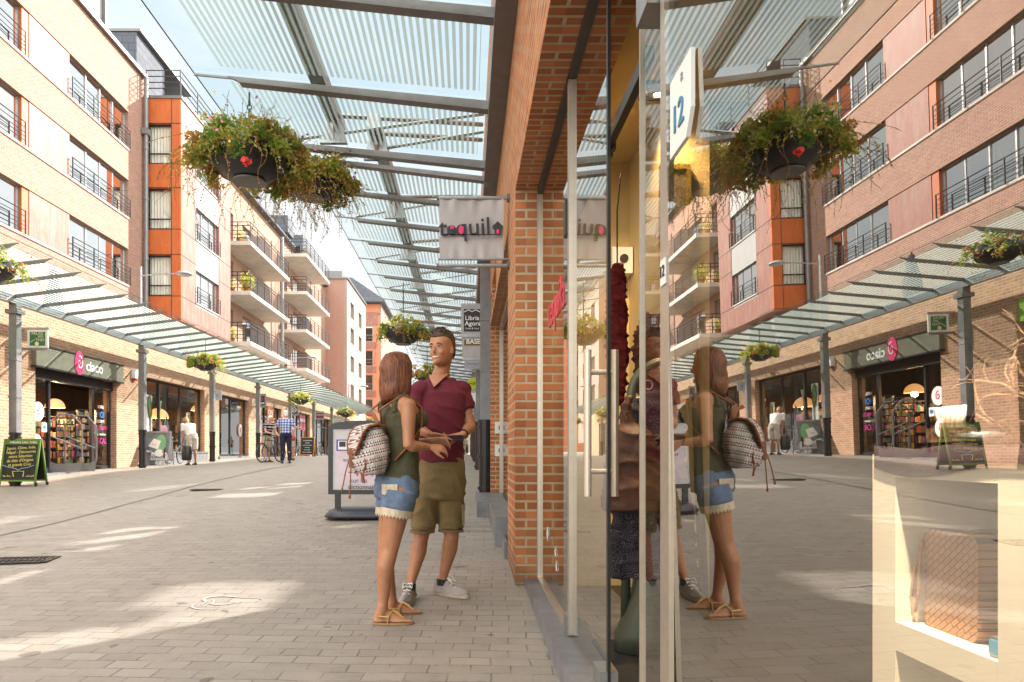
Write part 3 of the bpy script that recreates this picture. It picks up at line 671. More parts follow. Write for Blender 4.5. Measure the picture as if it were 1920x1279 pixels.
pendant((-11.6, 25.6, 2.3), .38, 'large dome lamp in the middle of the wide shop window')
pendant((-12.2, 30.8, 2.9), .25, 'dome lamp high in the two pane shop window')
pendant((-12.2, 36.6, 2.9), .25, 'dome lamp in the shop behind the old men')
pendant((-12.2, 43.0, 2.9), .25, 'dome lamp in the shop behind the chalkboard')
pendant((-12.2, 12.0, 2.7), .25, 'dome lamp in the nearest left shop')
# goods inside: shelves with coloured stock
cols = [mat('stock_' + n, tuple(x*.62+.03 for x in c), .6) for n, c in (('red', (.5, .06, .04)), ('orange', (.6, .25, .05)), ('teal', (.05, .3, .35)), ('cream', (.6, .55, .42)), ('blue', (.05, .12, .4)), ('green', (.15, .35, .06)), ('pink', (.6, .12, .3)), ('brown', (.2, .1, .05)), ('yellow', (.65, .5, .08)), ('violet', (.35, .1, .35)))]
def shelf(c, w, h, d, rows, label, group='stock shelves inside the left shops', face='x', n=8):
    t = thing('stock_shelf', label, 'shelf', c, group); q = MB()
    for i in range(rows+1): q.box(-d/2, d/2, -w/2+.025, w/2-.025, i*h/rows-.012, i*h/rows+.012)
    for s_ in (-1, 1): q.box(-d/2, d/2, s_*w/2-.02 if s_ > 0 else -w/2-.0, s_*w/2 if s_ > 0 else -w/2+.02, 0, h)
    q.build('frame', M['dark'], t, world=False)
    q = MB()
    n = int(n*1.7)
    for i in range(rows):
        for j in range(n):
            if random.random() < .12: continue
            q.cur = random.choice((0, 1, 2, 3, 3, 3, 3, 4, 5, 6, 7, 7, 7, 8, 9)); y = -w/2+.05+(w-.1)*j/n; ww = (w-.1)/n*random.uniform(.6, .95); hh = h/rows*random.uniform(.45, .85)
            q.box(d/2-random.uniform(.1, d*.8), d/2-.01, y, y+ww, i*h/rows+.013, i*h/rows+.013+hh)
    q.build('stock', cols, t, world=False)
    return t
shelf((-11.15, 19.95, gz), .5, 1.75, .35, 9, 'tall dark card rack full of greeting cards at the right of the open entrance', n=4).rotation_euler = (0, 0, -1.2)
shelf((-11.75, 20.0, gz), .5, 1.7, .35, 9, 'dark card rack standing behind the security gates in the entrance', n=4).rotation_euler = (0, 0, -1.1)
shelf((-12.6, 21.0, gz), 1.4, 1.6, .4, 5, 'low stock shelf deep inside the shop entrance').rotation_euler = (0, 0, -.9)
shelf((-12.3, 23.6, .85), 2.0, 1.1, .4, 3, 'stock shelf behind the left half of the wide shop window', n=10)
shelf((-12.6, 26.6, .85), 2.6, 1.5, .4, 4, 'stock shelf behind the middle of the wide shop window', n=12)
shelf((-12.3, 29.6, .7), 2.6, 1.9, .4, 5, 'stock shelf seen through the right pane of the wide shop window', n=12)
shelf((-12.3, 32.6, .7), 2.0, 1.5, .4, 4, 'stock shelf behind the two pane shop window', n=10)
shelf((-12.2, 38.7, .8), 3.0, 2.0, .4, 5, 'stock shelf in the shop behind the two old men', n=14)
shelf((-12.2, 46, .8), 4.0, 1.8, .4, 5, 'stock shelf in the shop behind the chalkboard', n=14)
shelf((-12.3, 14.0, .2), 1.8, 2.0, .4, 5, 'stock shelf in the shop nearest the camera on the left', n=8)
# display tables
def table(c, w, d, h, mm, label):
    t = thing('display_table', label, 'table', c, 'display tables in the shop windows'); q = MB(); q.box(-d/2, d/2, -w/2, w/2, h-.05, h); q.build('table_top', mm, t, world=False)
    for a in (-1, 1):
        for b in (-1, 1): q = MB(); q.box(a*(d/2-.05)-.03, a*(d/2-.05)+.03, b*(w/2-.05)-.03, b*(w/2-.05)+.03, 0, h-.051); q.build('leg', mm, t, world=False)
    return t
ORW = mat('orange_wood', (.5, .2, .05), .5, 0, .2, 12)
table((-11.6, 24.6, .85), 1.0, .6, .75, ORW, 'orange wooden table in the middle of the wide shop window')
table((-11.5, 30.0, .7), 1.5, .6, .78, ORW, 'orange wooden table in the left pane of the two pane shop window')
def crate(c, w, h, d, mm, label, name='display_box', cat='box'):
    q = MB(); q.box(-d/2, d/2, -w/2, w/2, 0, .02); q.box(-d/2, -d/2+.02, -w/2, w/2, .021, h); q.box(d/2-.02, d/2, -w/2, w/2, .021, h); q.box(-d/2+.021, d/2-.021, -w/2, -w/2+.02, .021, h); q.box(-d/2+.021, d/2-.021, w/2-.02, w/2, .021, h)
    o = q.build(name, mm, None); o.location = c; return tag(o, label, cat, 'coloured boxes in the shop windows')
crate((-11.5, 23.2, 1.06), .8, .7, .5, cols[5], 'green storage box at the left of the wide shop window')
crate((-11.3, 22.6, 1.06), .35, .45, .4, cols[0], 'red storage box in the left corner of the wide shop window')
crate((-11.3, 29.6, .86), .7, .6, .5, cols[6], 'pink storage box on the floor of the two pane shop window')
crate((-11.3, 32.2, .86), .5, .4, .4, cols[2], 'blue green storage box at the right of the two pane shop window')
crate((-11.5, 29.7, 1.48), .5, .4, .3, cols[5], 'green box on the orange table in the two pane shop window')
# surfboard-like and paper shapes hanging in the window
def slab(c, w, h, tilt, mm, label, name, cat, pts=None):
    pts = pts or [(0, -.5), (.35, -.25), (.5, .1), (.3, .42), (0, .5), (-.3, .42), (-.5, .1), (-.35, -.25)]
    ct, st_ = math.cos(tilt), math.sin(tilt); q = MB()
    q.prism([(p*w*ct-r*h*st_, p*w*st_+r*h*ct) for p, r in pts], (0, 0, 0), Yv, Zv, (.03, 0, 0)); o = q.build(name, mm, None); o.location = c; return tag(o, label, cat, 'cut-out shapes in the wide shop window')
sq = [(-.5, -.5), (.5, -.5), (.5, .5), (-.5, .5)]
slab((-11.0, 24.5, 1.9), .16, 1.0, .45, cols[1], 'orange board leaning in the middle of the wide shop window', 'leaning_board', 'board', sq)
slab((-11.1, 25.15, 1.85), .3, .95, 0, cols[2], 'teal rocket shaped cut-out in the wide shop window', 'window_cutout', 'cut-out')
slab((-11.0, 22.95, 1.95), .1, .9, -.5, cols[4], 'blue pencil shaped cut-out behind the a-frame board', 'window_cutout', 'cut-out', sq)
slab((-11.0, 24.35, 2.6), .35, .6, -.1, cols[3], 'pale kite shaped cut-out hanging in the wide shop window', 'window_cutout', 'cut-out', [(0, -.5), (.5, .5), (-.5, .4)])
slab((-11.0, 26.9, 1.85), .35, 1.5, .06, WHT, 'tall white banner with a coloured surfboard at the right of the wide window', 'window_banner', 'banner', sq)
slab((-10.96, 26.9, 1.85), .2, 1.3, .06, cols[8], 'yellow surfboard shape on the tall white banner', 'window_cutout', 'cut-out')
slab((-10.95, 23.45, 2.35), .42, 1.3, 0, WHT, 'white poster with a green bag behind the left pane of the wide window', 'window_poster', 'poster', sq)
slab((-10.91, 23.45, 2.55), .3, .8, .1, cols[5], 'green bag shape on the white poster', 'window_cutout', 'cut-out')
# pink bag in window
def tote(c, w, h, mm, label):
    q = MB(); q.smooth = True; rg = []
    for k in range(7):
        z = h*k/6; s_ = 1-.35*(k/6)**2; rg.append([Vector((.14*s_*math.cos(t)*(1 if k else .6), w/2*s_*math.sin(t), z)) for t in [2*PI*j/14 for j in range(14)]])
    q.rings(rg); o = q.build('pink_bag', mm, None); o.location = c; return tag(o, label, 'bag')
tote((-11.0, 25.0-.35, 1.45), .75, .55, cols[6], 'shiny pink bag hanging above the table in the wide shop window')
# fascia of the near shop
GRN = mat('green_fascia', (.25, .45, .05), .5); m = MB(); m.box(XS+.001, XS+.1, 9.4, 14.1, 3.35, 3.8); m.build('green_fascia', GRN, SH)

# security gates at the entrance
GATE = mat('grey_gate', (.2, .2, .2), .4, .4)
for i, (y, rz) in enumerate(((17.75, 0), (18.45, 0))):
    t = thing('security_gate', ('left', 'right')[i] + ' grey octagonal anti-theft gate in the shop entrance', 'security gate', (-10.45, y, gz), 'anti-theft gates at the shop entrance')
    q = MB(); pts = [(-.30, 0), (-.36, .35), (-.36, 1.25), (-.12, 1.5), (.16, 1.5), (.38, 1.22), (.38, .35), (.30, 0)]
    q.tube([(a, 0, b) for a, b in pts], (.02), 8); q.build('frame', GATE, t, world=False)
    q = MB(); q.tube([(-.36, 0, .95), (.36, 0, .62)], .022, 6); q.build('cross_bar', GATE, t, world=False)
    q = MB(); q.prism([(-.34, 0), (.34, 0), (.38, .3), (.22, .22), (-.22, .22), (-.38, .3)], (0, -.035, .001), (1,0,0), (0,0,1), (0,.07,0)); q.build('foot', GATE, t, world=False)
    t.rotation_euler = (0, 0, .55)

# ---------------------------------------------------------------- glass canopies
def canopy(name, label, xg, xo, zg, zo, y0, y1, ys_ribs, glass, side, posts, postx, gut, beam_x=None, tiplen=.75, first=True):
    t = thing(name, label, 'canopy', (xg, y0, zg))
    zat = lambda x: zg + (zo-zg)*(x-xg)/(xo-xg)
    ys = sorted(ys_ribs)
    edges = [y0] + [y for y in ys if y0+.05 < y < y1-.05] + [y1]
    me = bpy.data.meshes.new('roof_glass'); vs = []; fs = []; uv = []
    for a, b in zip(edges, edges[1:]):
        k = len(vs); dz = .10 if first and side == 'right' else .06
        vs += [(xg, a+.006, zg+dz), (xo, a+.006, zo+dz), (xo, b-.006, zo+dz), (xg, b-.006, zg+dz)]; fs.append((k, k+1, k+2, k+3)); uv += [(0, 0), (1, 0), (1, 1), (0, 1)]
        k = len(vs); 
    o0 = t.location; me.from_pydata([(v[0]-o0.x, v[1]-o0.y, v[2]-o0.z) for v in vs], [], fs)
    ul = me.uv_layers.new(name='UVMap')
    for i, c in enumerate(uv): ul.data[i].uv = (1-c[0], c[1])
    me.materials.append(glass); ob = bpy.data.objects.new('roof_glass', me); COL.objects.link(ob); ob.parent = t
    for y in ys:
        q = MB(); tx = xg + (xo-xg)*tiplen; s = 1 if xo > xg else -1; dp = (.0 if first else -.01) if side == 'right' else -.03; tp = .075 if first and side == 'right' else (.055 if side == 'right' else .08)
        prof = [(xg, zat(xg)-dp), (tx, zat(tx)+tp*.4), (tx+s*.12, zat(tx+s*.12)+tp), (xg, zat(xg)+tp)]
        rw = .018 if side == 'right' else .010; wf = .05 if side == 'right' else .012; q.prism(prof, (0, y-rw, 0), (1,0,0), (0,0,1), (0, rw*2, 0))
        q.prism([(xg, zat(xg)-dp-.025), (tx, zat(tx)+tp*.4-.02), (tx, zat(tx)+tp*.4-.001), (xg, zat(xg)-dp-.002)], (0, y-wf, 0), (1,0,0), (0,0,1), (0, wf*2, 0))
        q.bar((tx+s*.05, y, zat(tx+s*.05)+tp-.01), (xo-s*.01, y, zo+tp-.01), .018, .018)
        q.build('rib', M['steel'], t)
    q = MB(); q.box(min(gut[0], gut[1]), max(gut[0], gut[1]), y0-.1, y1+.1, zg+gut[2], zg+gut[3]); q.build('gutter', M['steel_lt' if side == 'left' else 'steel'], t)
    q = MB(); q.tube([(xo, y0, zo+.09), (xo, y1, zo+.09)], .006, 6); q.build('glass_edge', M['dark'], t)
    if beam_x is not None:
        q = MB(); zb = zat(beam_x)+.36; q.box(beam_x-.075, beam_x+.075, y0-.3, y1+.3, zb, zb+.16); q.build('upper_beam', M['steel_lt'], t)
        for k, y in enumerate(ys[::2] if side == 'right' else ys[::4]):
            q = MB(); q.tube([(beam_x, y, zb), (beam_x, y, zb-.25)], [.05, .03], 8); q.prism([(-.16, 0), (.16, 0), (.1, .22), (-.1, .22)], (beam_x, y-.03, zb-.25), (1,0,0), (0,0,1), (0,.06,0)); q.tube([(beam_x, y, zb+.08), (xg+(.0), y+1.1, zb+.5)], .028, 6); q.tube([(beam_x-.6, y, zb-.22), (xg, y, zb+.1)], .02, 6)
            q.build('tie_rod', M['steel_lt'], t)
    for y in posts:
        gy = g(postx, y); q = MB(); r = .085; h = zg+gut[2]-gy; bh = 1.15
        q.box(postx-r, postx+r, y-r, y+r, gy+bh, zg+gut[2]-.001); q.box(postx-r-.05, postx+r+.05, y-r-.05, y+r+.05, zg+gut[2]-.22, zg+gut[2]-.13)
        for z in (1.9, 2.7): q.box(postx-r-.012, postx+r+.012, y-r-.012, y+r+.012, gy+z, gy+z+.04)
        p = q.build('post', M['post'], t)
        q = MB(); q.tube([(postx, y, gy-.05), (postx, y, gy+bh)], .105, 12)
        for z in (.05, .55, bh-.05, bh-.14): q.tube([(postx, y, gy+z), (postx, y, gy+z+.05)], .125, 12)
        q.build('post_foot', M['cast'], p)
    return t
lribs = [8.0 + .96*i for i in range(56)]
LC = canopy('left_glass_canopy', 'long glass canopy with steel ribs above the brick shops on the left', -9.8, -7.76, 4.35, 4.6, 7.5, 61.5, lribs, M['frit_left'], 'left', [9.0, 14.8, 20.6, 26.25, 32, 37.8, 43.6, 49.4, 55.2], -9.8, (-9.88, -9.74, -.10, .08), None, .93)
# sloping rear glass joining the gutter to the wall
q = MB(); q.add([(-9.88, 7.5, 4.45), (-9.88, 61.5, 4.45), (-10.5, 61.5, 4.55), (-10.5, 7.5, 4.55)], [(0,1,2,3)]); q.build('rear_glass', M['frit_left'], LC)
# ---------------------------------------------------------------- shop building on the right
R = thing('right_brick_building', 'orange brick shop building with pillars along the right side of the street', 'building', (.36, 8, 0))
XW = .36
# pillars: far ones repeat down the street
m = MB(); m.box(XW, .745, 5.10, 6.05, -.15, 3.0); m.build('pillar', M['brick_near'], R)
pil = [(10.6, 11.5), (16.2, 17.1), (21.8, 22.7), (27.4, 28.3), (33, 33.9), (38.6, 39.5), (44.2, 45.1), (50, 51), (56, 57)]
for a, b in pil: m = MB(); m.box(XW, .9, a, b, -.1, 3.0); m.build('pillar', M['brick_near'], R)
m = MB(); m.box(XW, .745, -3.4, -2.2, -.3, 3.0); m.build('pillar', M['brick_near'], R)
# added holes in roof and walls, shaped to throw sun patches on the paving
kx, kz = SUN.y / SUN.x, SUN.z / SUN.x
roof_gaps, lintel_gaps, wall_gaps = [], [], []
def opening(px, py, w, l, dx=0, dy=0):
    p = gp(px, py) + Vector((dx, dy, 0)); d = (4.9-p.z)/kz; X, Y = p.x+d, p.y+d*kx
    zc = p.z+(XW-p.x)*kz; yc = p.y+(XW-p.x)*kx
    if zc < 4.6: roof_gaps.append((X-w/2, X+w/2, Y-l/2, Y+l/2))
    if zc > 2.7: (lintel_gaps if zc < 4.4 else wall_gaps).append((yc-l/2-w/2*kx*.6, yc+l/2+w/2*kx*.6, zc-w/2*kz, zc+w/2*kz))
for a_ in ((430, 1112, 1.0, .75), (485, 1100, .6, .5), (345, 1170, .6, .9, .2, .35), (385, 1150, .5, .5), (235, 1000, 1.3, 1.1), (195, 1022, .5, 1.0), (300, 1245, .6, .5, .0, .9), (150, 1205, .9, .45), (215, 1185, .5, .4), (20, 1225, .8, .5), (455, 928, 1.5, .7), (480, 915, 2.2, .5), (70, 972, 1.4, .5), (160, 955, 1.6, .6), (15, 1085, .8, .9), (660, 985, .5, .25), (600, 905, 1.4, .5), (330, 912, 1.2, .6)): opening(*a_)
m = MB(); lintel_gaps = [(a, b, max(c, 3.1), min(d, 4.15)) for a, b, c, d in lintel_gaps]; holed(m, -3.4, 57, 3.001, 4.9, lintel_gaps, lambda a, b, c, d: m.box(XW, .745, a, b, c, d)); m.build('lintel_wall', M['brick_near'], R)
m = MB(); wall_gaps = [(a, b, max(c, 5.0), min(d, 7.9)) for a, b, c, d in wall_gaps]; holed(m, -12, 62, 4.901, 8.2, wall_gaps, lambda a, b, c, d: m.box(XW+.02, .5, a, b, c, d)); m.build('upper_wall', M['brick_near'], R)
m = MB(); holed(m, .501, 9, -12, 62, roof_gaps, lambda a, b, c, d: m.box(a, b, c, d, 4.9, 5.0)); m.build('flat_roof', M['slate'], R)
# shopfronts of the neighbouring shops
m = MB(); 
prev = 6.05
for a, b in pil:
    m.box(.50, .56, prev, prev+.07, .2, 2.99); m.box(.50, .56, a-.07, a, .2, 2.99); m.box(.50, .56, prev+.07, a-.07, 2.93, 2.99); m.box(.50, .56, (prev+a)/2-.04, (prev+a)/2+.04, .2, 2.93); prev = b
f = m.build('shop_window', M['alu'], R)
m = MB(); prev = 6.05
for a, b in pil: m.add([(.53, prev+.07, .2), (.53, a-.07, .2), (.53, a-.07, 2.93), (.53, prev+.07, 2.93)], [(0,1,2,3)]); prev = b
m.build('glass_pane', M['glass_clear'], f)
m = MB(); m.box(7.5, 7.6, 6.1, 57, 0, 4.85); m.box(.75, 5.5, 6.06, 6.1, 0, 4.85); m.build('neighbour_shop_wall', M['wall_shop'], R)
# stone steps
m = MB(); m.box(.43, 1.0, -2.2, 5.095, -.3, .10); m.build('threshold', M['blue_stone'], R)
m = MB(); m.box(.27, .50, 6.6, 10.55, -.1, .42); m.box(.12, .269, 8.4, 10.2, 0, .44); m.box(.33, .359, 6.06, 6.6, -.1, .25); m.build('stone_steps', M['blue_stone'], R)
# switch boxes on the next pillar
for k, (z) in enumerate((1.42, 1.07)):
    m = MB(); m.box(.43, .56, 10.56, 10.598, z-.09, z+.09); mb_ = m.build('meter_box', M['white'], R)
    m = MB(); m.box(.485, .505, 10.55, 10.559, z-.03, z+.03); m.build('keyhole', M['black'], mb_)

# ---------------------------------------------------------------- glass shopfront beside the camera
G = thing('glass_shopfront', 'tall glass shopfront with pale metal bars beside the brick pillar', 'shopfront', (.54, 2.5, .1))
XG = .54; ZT = .10
m = MB(); m.box(XG-.02, XG+.02, 5.05, 5.095, ZT, 2.99); m.build('wall_bar', M['alu'], G)
m = MB(); m.box(XG-.02, XG+.02, 3.49, 3.54, ZT+.01, 2.99); m.build('mullion', M['alu'], G)
m = MB(); m.box(XG-.007, XG+.007, 1.805, 1.885, ZT, 2.99); m.build('mullion', M['alu'], G)
m = MB(); m.box(XG-.02, XG+.02, 3.50, 5.05, ZT, ZT+.025); m.box(XG-.02, XG+.02, -2.1, 1.80, ZT, ZT+.05); m.build('floor_rail', M['alu'], G)
m = MB(); m.box(XG-.02, XG+.03, -2.15, 5.05, 2.955, 2.995); m.build('head_rail', M['dark'], G)
def pane(y0, y1, z0, z1, x=XG, name='glass_pane', mm=None, lean=0.0, par=None):
    q = MB(); f = lambda z: x - (z-CAMZ)*lean
    q.add([(f(z0), y0, z0), (f(z0), y1, z0), (f(z1), y1, z1), (f(z1), y0, z1)], [(0,1,2,3)]); return q.build(name, mm or M['glass_mirror'], par or G)
pane(3.54, 5.05, ZT+.025, 2.955)
pane(2.62, 3.49, ZT+.02, 2.955)
m = MB(); m.box(XG-.006, XG+.006, 2.595, 2.62, ZT+.01, 2.96); m.build('glass_edge', M['black'], G)
pane(1.885, 2.18, ZT+.02, 2.955, XG+.02, mm=M['glass_clear'])
m = MB(); m.box(XG+.012, XG+.03, 2.178, 2.19, ZT+.02, 2.955); m.build('glass_edge', M['alu'], G)
pane(-2.1, 1.80, ZT+.03, 2.955, lean=math.tan(math.radians(1.0)))
# door pull, a tube pair through the glass
q = MB(); y = 2.75
for s_ in (-1, 1):
    q.tube([(XG+s_*.055, y, .87), (XG+s_*.055, y, 1.46)], .016, 12)
    for z in (.97, 1.37): q.tube([(XG, y, z), (XG+s_*.055, y, z)], .011, 10)
q.build('door_pull', M['alu'], G)
# patch fittings and sliding gear
for b_ in ((XG-.03, XG+.04, 3.50, 3.62, ZT+.002, ZT+.10), (XG-.035, XG+.035, 2.60, 2.74, ZT+.002, ZT+.11), (XG-.04, XG+.05, 1.9, 2.02, 2.3, 2.42)): m = MB(); m.box(*b_); m.build('patch_fitting', M['steel_lt'], G)
m = MB(); m.box(XG+.022, XG+.05, 2.15, 3.9, 2.28, 2.33)
for k in range(7): m.box(XG+.01, XG+.06, 2.75+k*.06, 2.78+k*.06, 2.27, 2.36)
m.box(XG-.03, XG+.01, 3.545, 3.62, 2.18, 2.36); m.build('sliding_rail', M['dark'], G)
# stickers
m = MB(); m.prism([(0, -.05), (.05, 0), (0, .05), (-.05, 0)], (XG-.004, 4.55, .50), (0,-1,0), Zv, (-.002, 0, 0))
for c in ((4.15, .44), (4.1, .36)):
    m.prism([((.035 if k % 2 else .014)*math.cos(k*PI/5), (.035 if k % 2 else .014)*math.sin(k*PI/5)) for k in range(10)], (XG-.004, c[0], c[1]), (0,-1,0), Zv, (-.002, 0, 0))
m.build('glass_sticker', M['white'], G)
REDL = mat('red_letter', (.6, .05, .08), .5)
text('window_lettering', 'tequila', .30, (XG-.003, 4.15, 1.95), (0,-1,0), Zv, REDL, G, .002, sx=.95)
# house number plate hung on the glass
NP = thing('number_plate', 'white hanging plate with the blue number 12 on the glass beside the pale metal bar', 'sign', (XG-.02, 1.63, 1.9))
m = MB(); m.prism([(-.08, -.10), (.045, -.10), (.08, -.045), (.08, .09), (-.08, .09)], (XG-.029, 1.64, 1.885), (0,-1,0), Zv, (.01, 0, 0)); pl = m.build('plate', WHT, NP)
text('lettering', '12', .095, (XG-.031, 1.65, 1.86), (0,-1,0), Zv, mat('steel_blue_letter', (.05, .2, .32), .5), pl, .002)
text('lettering', 'R', .03, (XG-.031, 1.62, 1.94), (0,-1,0), Zv, mat('grey_letter', (.3, .35, .4), .5), pl, .001)
m = MB(); m.box(XG-.027, XG-.022, 1.63, 1.65, 1.976, 2.0); m.build('hanger', M['steel_lt'], NP)
n2 = MB(); n2.box(XG-.012, XG-.008, 1.822, 1.868, 1.50, 1.57); n2 = n2.build('number_sticker', WHT, G); text('lettering', '12', .045, (XG-.014, 1.845, 1.535), (0,-1,0), Zv, INK, n2, .001)

# ---------------------------------------------------------------- interior of the near shop
I = thing('shop_room', 'yellow painted shop room behind the glass shopfront', 'shop room', (2, 2, 0))
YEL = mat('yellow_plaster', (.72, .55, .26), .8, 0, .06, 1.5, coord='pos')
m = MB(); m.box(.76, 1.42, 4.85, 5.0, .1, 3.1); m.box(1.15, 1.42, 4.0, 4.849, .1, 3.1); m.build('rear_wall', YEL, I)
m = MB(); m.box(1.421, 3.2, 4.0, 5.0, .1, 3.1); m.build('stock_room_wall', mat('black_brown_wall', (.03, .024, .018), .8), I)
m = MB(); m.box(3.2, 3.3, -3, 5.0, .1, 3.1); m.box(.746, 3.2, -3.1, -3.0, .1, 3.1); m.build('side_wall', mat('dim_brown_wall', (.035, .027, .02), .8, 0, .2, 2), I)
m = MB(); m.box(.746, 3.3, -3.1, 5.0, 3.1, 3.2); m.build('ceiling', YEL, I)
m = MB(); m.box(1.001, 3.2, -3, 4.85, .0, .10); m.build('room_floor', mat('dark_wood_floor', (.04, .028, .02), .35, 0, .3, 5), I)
m = MB(); m.box(.62, 1.02, 1.7, 3.4, .101, .115); m.build('door_mat', mat('grey_door_mat', (.03, .03, .03), .95, 0, .2, 40, bump=.4), I)
WARM = emit('warm_spot_glow', (1.0, .62, .25), 30)
for (x, y, lab) in ((1.08, 3.86, 'recessed ceiling spotlight glowing inside the open doorway'), (1.6, 1.6, 'recessed ceiling spotlight glowing deep in the near shop'), (2.3, 2.6, 'farthest recessed ceiling spotlight in the near shop'), (.95, 2.35, 'unseen ceiling spotlight added to brighten the leather tote in the doorway'), (.60, .92, 'small unseen spotlight added to brighten the front of the white cabinet')):  # last two are added out of view to brighten the tote and the cabinet
    t = thing('ceiling_spotlight', lab, 'spotlight', (x, y, 3.1 if x != .60 else 2.99), 'recessed ceiling spotlights in the near shop')
    q = MB(); q.box(-.09, .09, -.09, -.07, -.02, 0); q.box(-.09, .09, .07, .09, -.02, 0); q.box(-.09, -.07, -.069, .069, -.02, 0); q.box(.07, .09, -.069, .069, -.02, 0); q.build('housing', M['black'], t, world=False)
    q = MB(); q.smooth = True; q.lathe([(.065, -.002), (.05, -.03), (.03, -.035)], (0,0,0), 14); q.build('reflector', M['alu'], t, world=False)
    q = MB(); q.ell((0,0,-.02), .028, .028, .02, 10, 6); q.build('bulb', WARM, t, world=False)
    ld = bpy.data.lights.new('spot', 'SPOT'); ld.energy = {1.08: 35, .60: 560, .95: 70}.get(x, 7); ld.spot_size = .62 if x == .60 else (1.3 if x == .95 else 2.4); ld.color = (1, .68, .36) if x != .60 else (1, .84, .62); ld.spot_blend = .6; ld.shadow_soft_size = .05
    lo = bpy.data.objects.new('spot', ld); COL.objects.link(lo); lo.parent = t; lo.location = (0, 0, -.06)
    if x == .60: lo.rotation_euler = (Vector((.60, .92, 2.93))-Vector((1.0, 1.38, .85))).to_track_quat('Z', 'Y').to_euler()
# framed panels on the yellow wall
m = MB(); m.box(1.02, 1.14, 3.99, 4.0, 0, .001)
for (x0, x1, z0, z1, mm, lab) in ((1.12, 1.3, 2.15, 2.72, mat('gold_frame', (.5, .33, .08), .35, .5), 'gold framed picture high on the yellow wall'), (1.16, 1.34, 1.45, 2.0, cols[1], 'orange framed picture on the yellow wall')):
    t = thing('framed_picture', lab, 'picture', ((x0+x1)/2, 3.98, z0)); q = MB(); q.box(x0, x1, 3.96, 3.995, z0, z0+.03); q.box(x0, x1, 3.96, 3.995, z1-.03, z1); q.box(x0, x0+.025, 3.96, 3.995, z0+.031, z1-.031); q.box(x1-.025, x1, 3.96, 3.995, z0+.031, z1-.031); q.build('frame', mm, t)
    q = MB(); q.box(x0+.026, x1-.026, 3.97, 3.99, z0+.031, z1-.031); q.build('canvas', mat('dull_canvas', (.2, .15, .08), .7), t)
t = thing('alarm_speaker', 'small white alarm box on the yellow wall', 'alarm box', (1.1, 4.6, 2.2)); q = MB(); q.box(1.0, 1.14, 4.70, 4.848, 2.28, 2.46); q.build('housing', M['white'], t); q = MB(); q.tube([(1.08, 4.699, 2.38), (1.08, 4.69, 2.38)], .03, 12); q.build('siren', M['black'], t)

# white display unit and goods behind the big pane
U = thing('display_unit', 'white open display cabinet behind the big shop window', 'cabinet', (1.1, 1.4, .1))
DW = mat('warm_white_lacquer', (.80, .72, .58), .4, 0, .03, 2)
m = MB(); xa, xb = .95, 1.36
m.box(xa, xb, 1.515, 1.60, .101, 1.045); m.box(xa, xb, 1.13, 1.222, .101, 1.045); m.box(xa, xb, .3, .36, .101, 1.045)
for a, b in ((1.223, 1.514), (.361, 1.129)): m.box(xa, xb, a, b, .993, 1.045); m.box(xa, xb, a, b, .61, .673); m.box(xa, xb, a, b, .101, .18); m.box(xb-.02, xb, a, b, .181, .609); m.box(xb-.02, xb, a, b, .674, .992)
m.build('carcass', DW, U)
from mathutils import noise as mn
def meshed(mb, name, mats, par, vox=.008, sm=6, dec=None, wr=0, ws=9.0, seed=0):
    o = mb.build(name, mats, par); o.data.materials.clear()
    r = o.modifiers.new('r', 'REMESH'); r.mode = 'VOXEL'; r.voxel_size = vox; r.use_smooth_shade = True
    k = o.modifiers.new('s', 'SMOOTH'); k.iterations = sm; k.factor = .5
    dg = bpy.context.evaluated_depsgraph_get(); me = bpy.data.meshes.new_from_object(o.evaluated_get(dg)); me.name = name
    old = o.data; o.modifiers.clear(); o.data = me; bpy.data.meshes.remove(old)
    if wr:
        nn_ = [v.normal.copy() for v in me.vertices]
        for v, vn in zip(me.vertices, nn_):
            p = v.co; q = Vector((p.x*ws+seed, p.y*ws, p.z*ws*1.9+ (p.x+p.y)*ws*.8)); w = mn.noise(q); w2 = mn.noise(q*2.3)
            r = (1-abs(w)*2.2); r = max(0, r)**2.2; v.co = p + vn*wr*(r-.05+.3*w2)
    me.materials.clear()
    for m in (mats if isinstance(mats, (list, tuple)) else [mats]): me.materials.append(m)
    for p in me.polygons: p.use_smooth = True; p.material_index = 0
    return o
# ---------------------------------------------------------------- right canopies
canopy('right_glass_canopy', 'wide glass canopy with striped panes overhead nearest the camera', .2, -2.64, 4.35, 4.62, -2.9, 7.95, [-2.9, -1.55, -.2, 1.15, 2.5, 3.85, 5.2, 6.58, 7.93], M['frit'], 'right', [], .29, (.2, .358, -.13, .16), -1.55, .84)
canopy('far_glass_canopy', 'narrower glass canopy receding along the right shops behind the wide one', .2, -2.03, 4.35, 4.60, 8.3, 60, [8.33] + [9.3+1.12*i for i in range(46)], M['frit'], 'right', [10.75, 16.3, 21.9, 27.5, 33, 38.6, 44.2], .29, (.2, .358, -.12, .14), -1.1, .84, first=False)

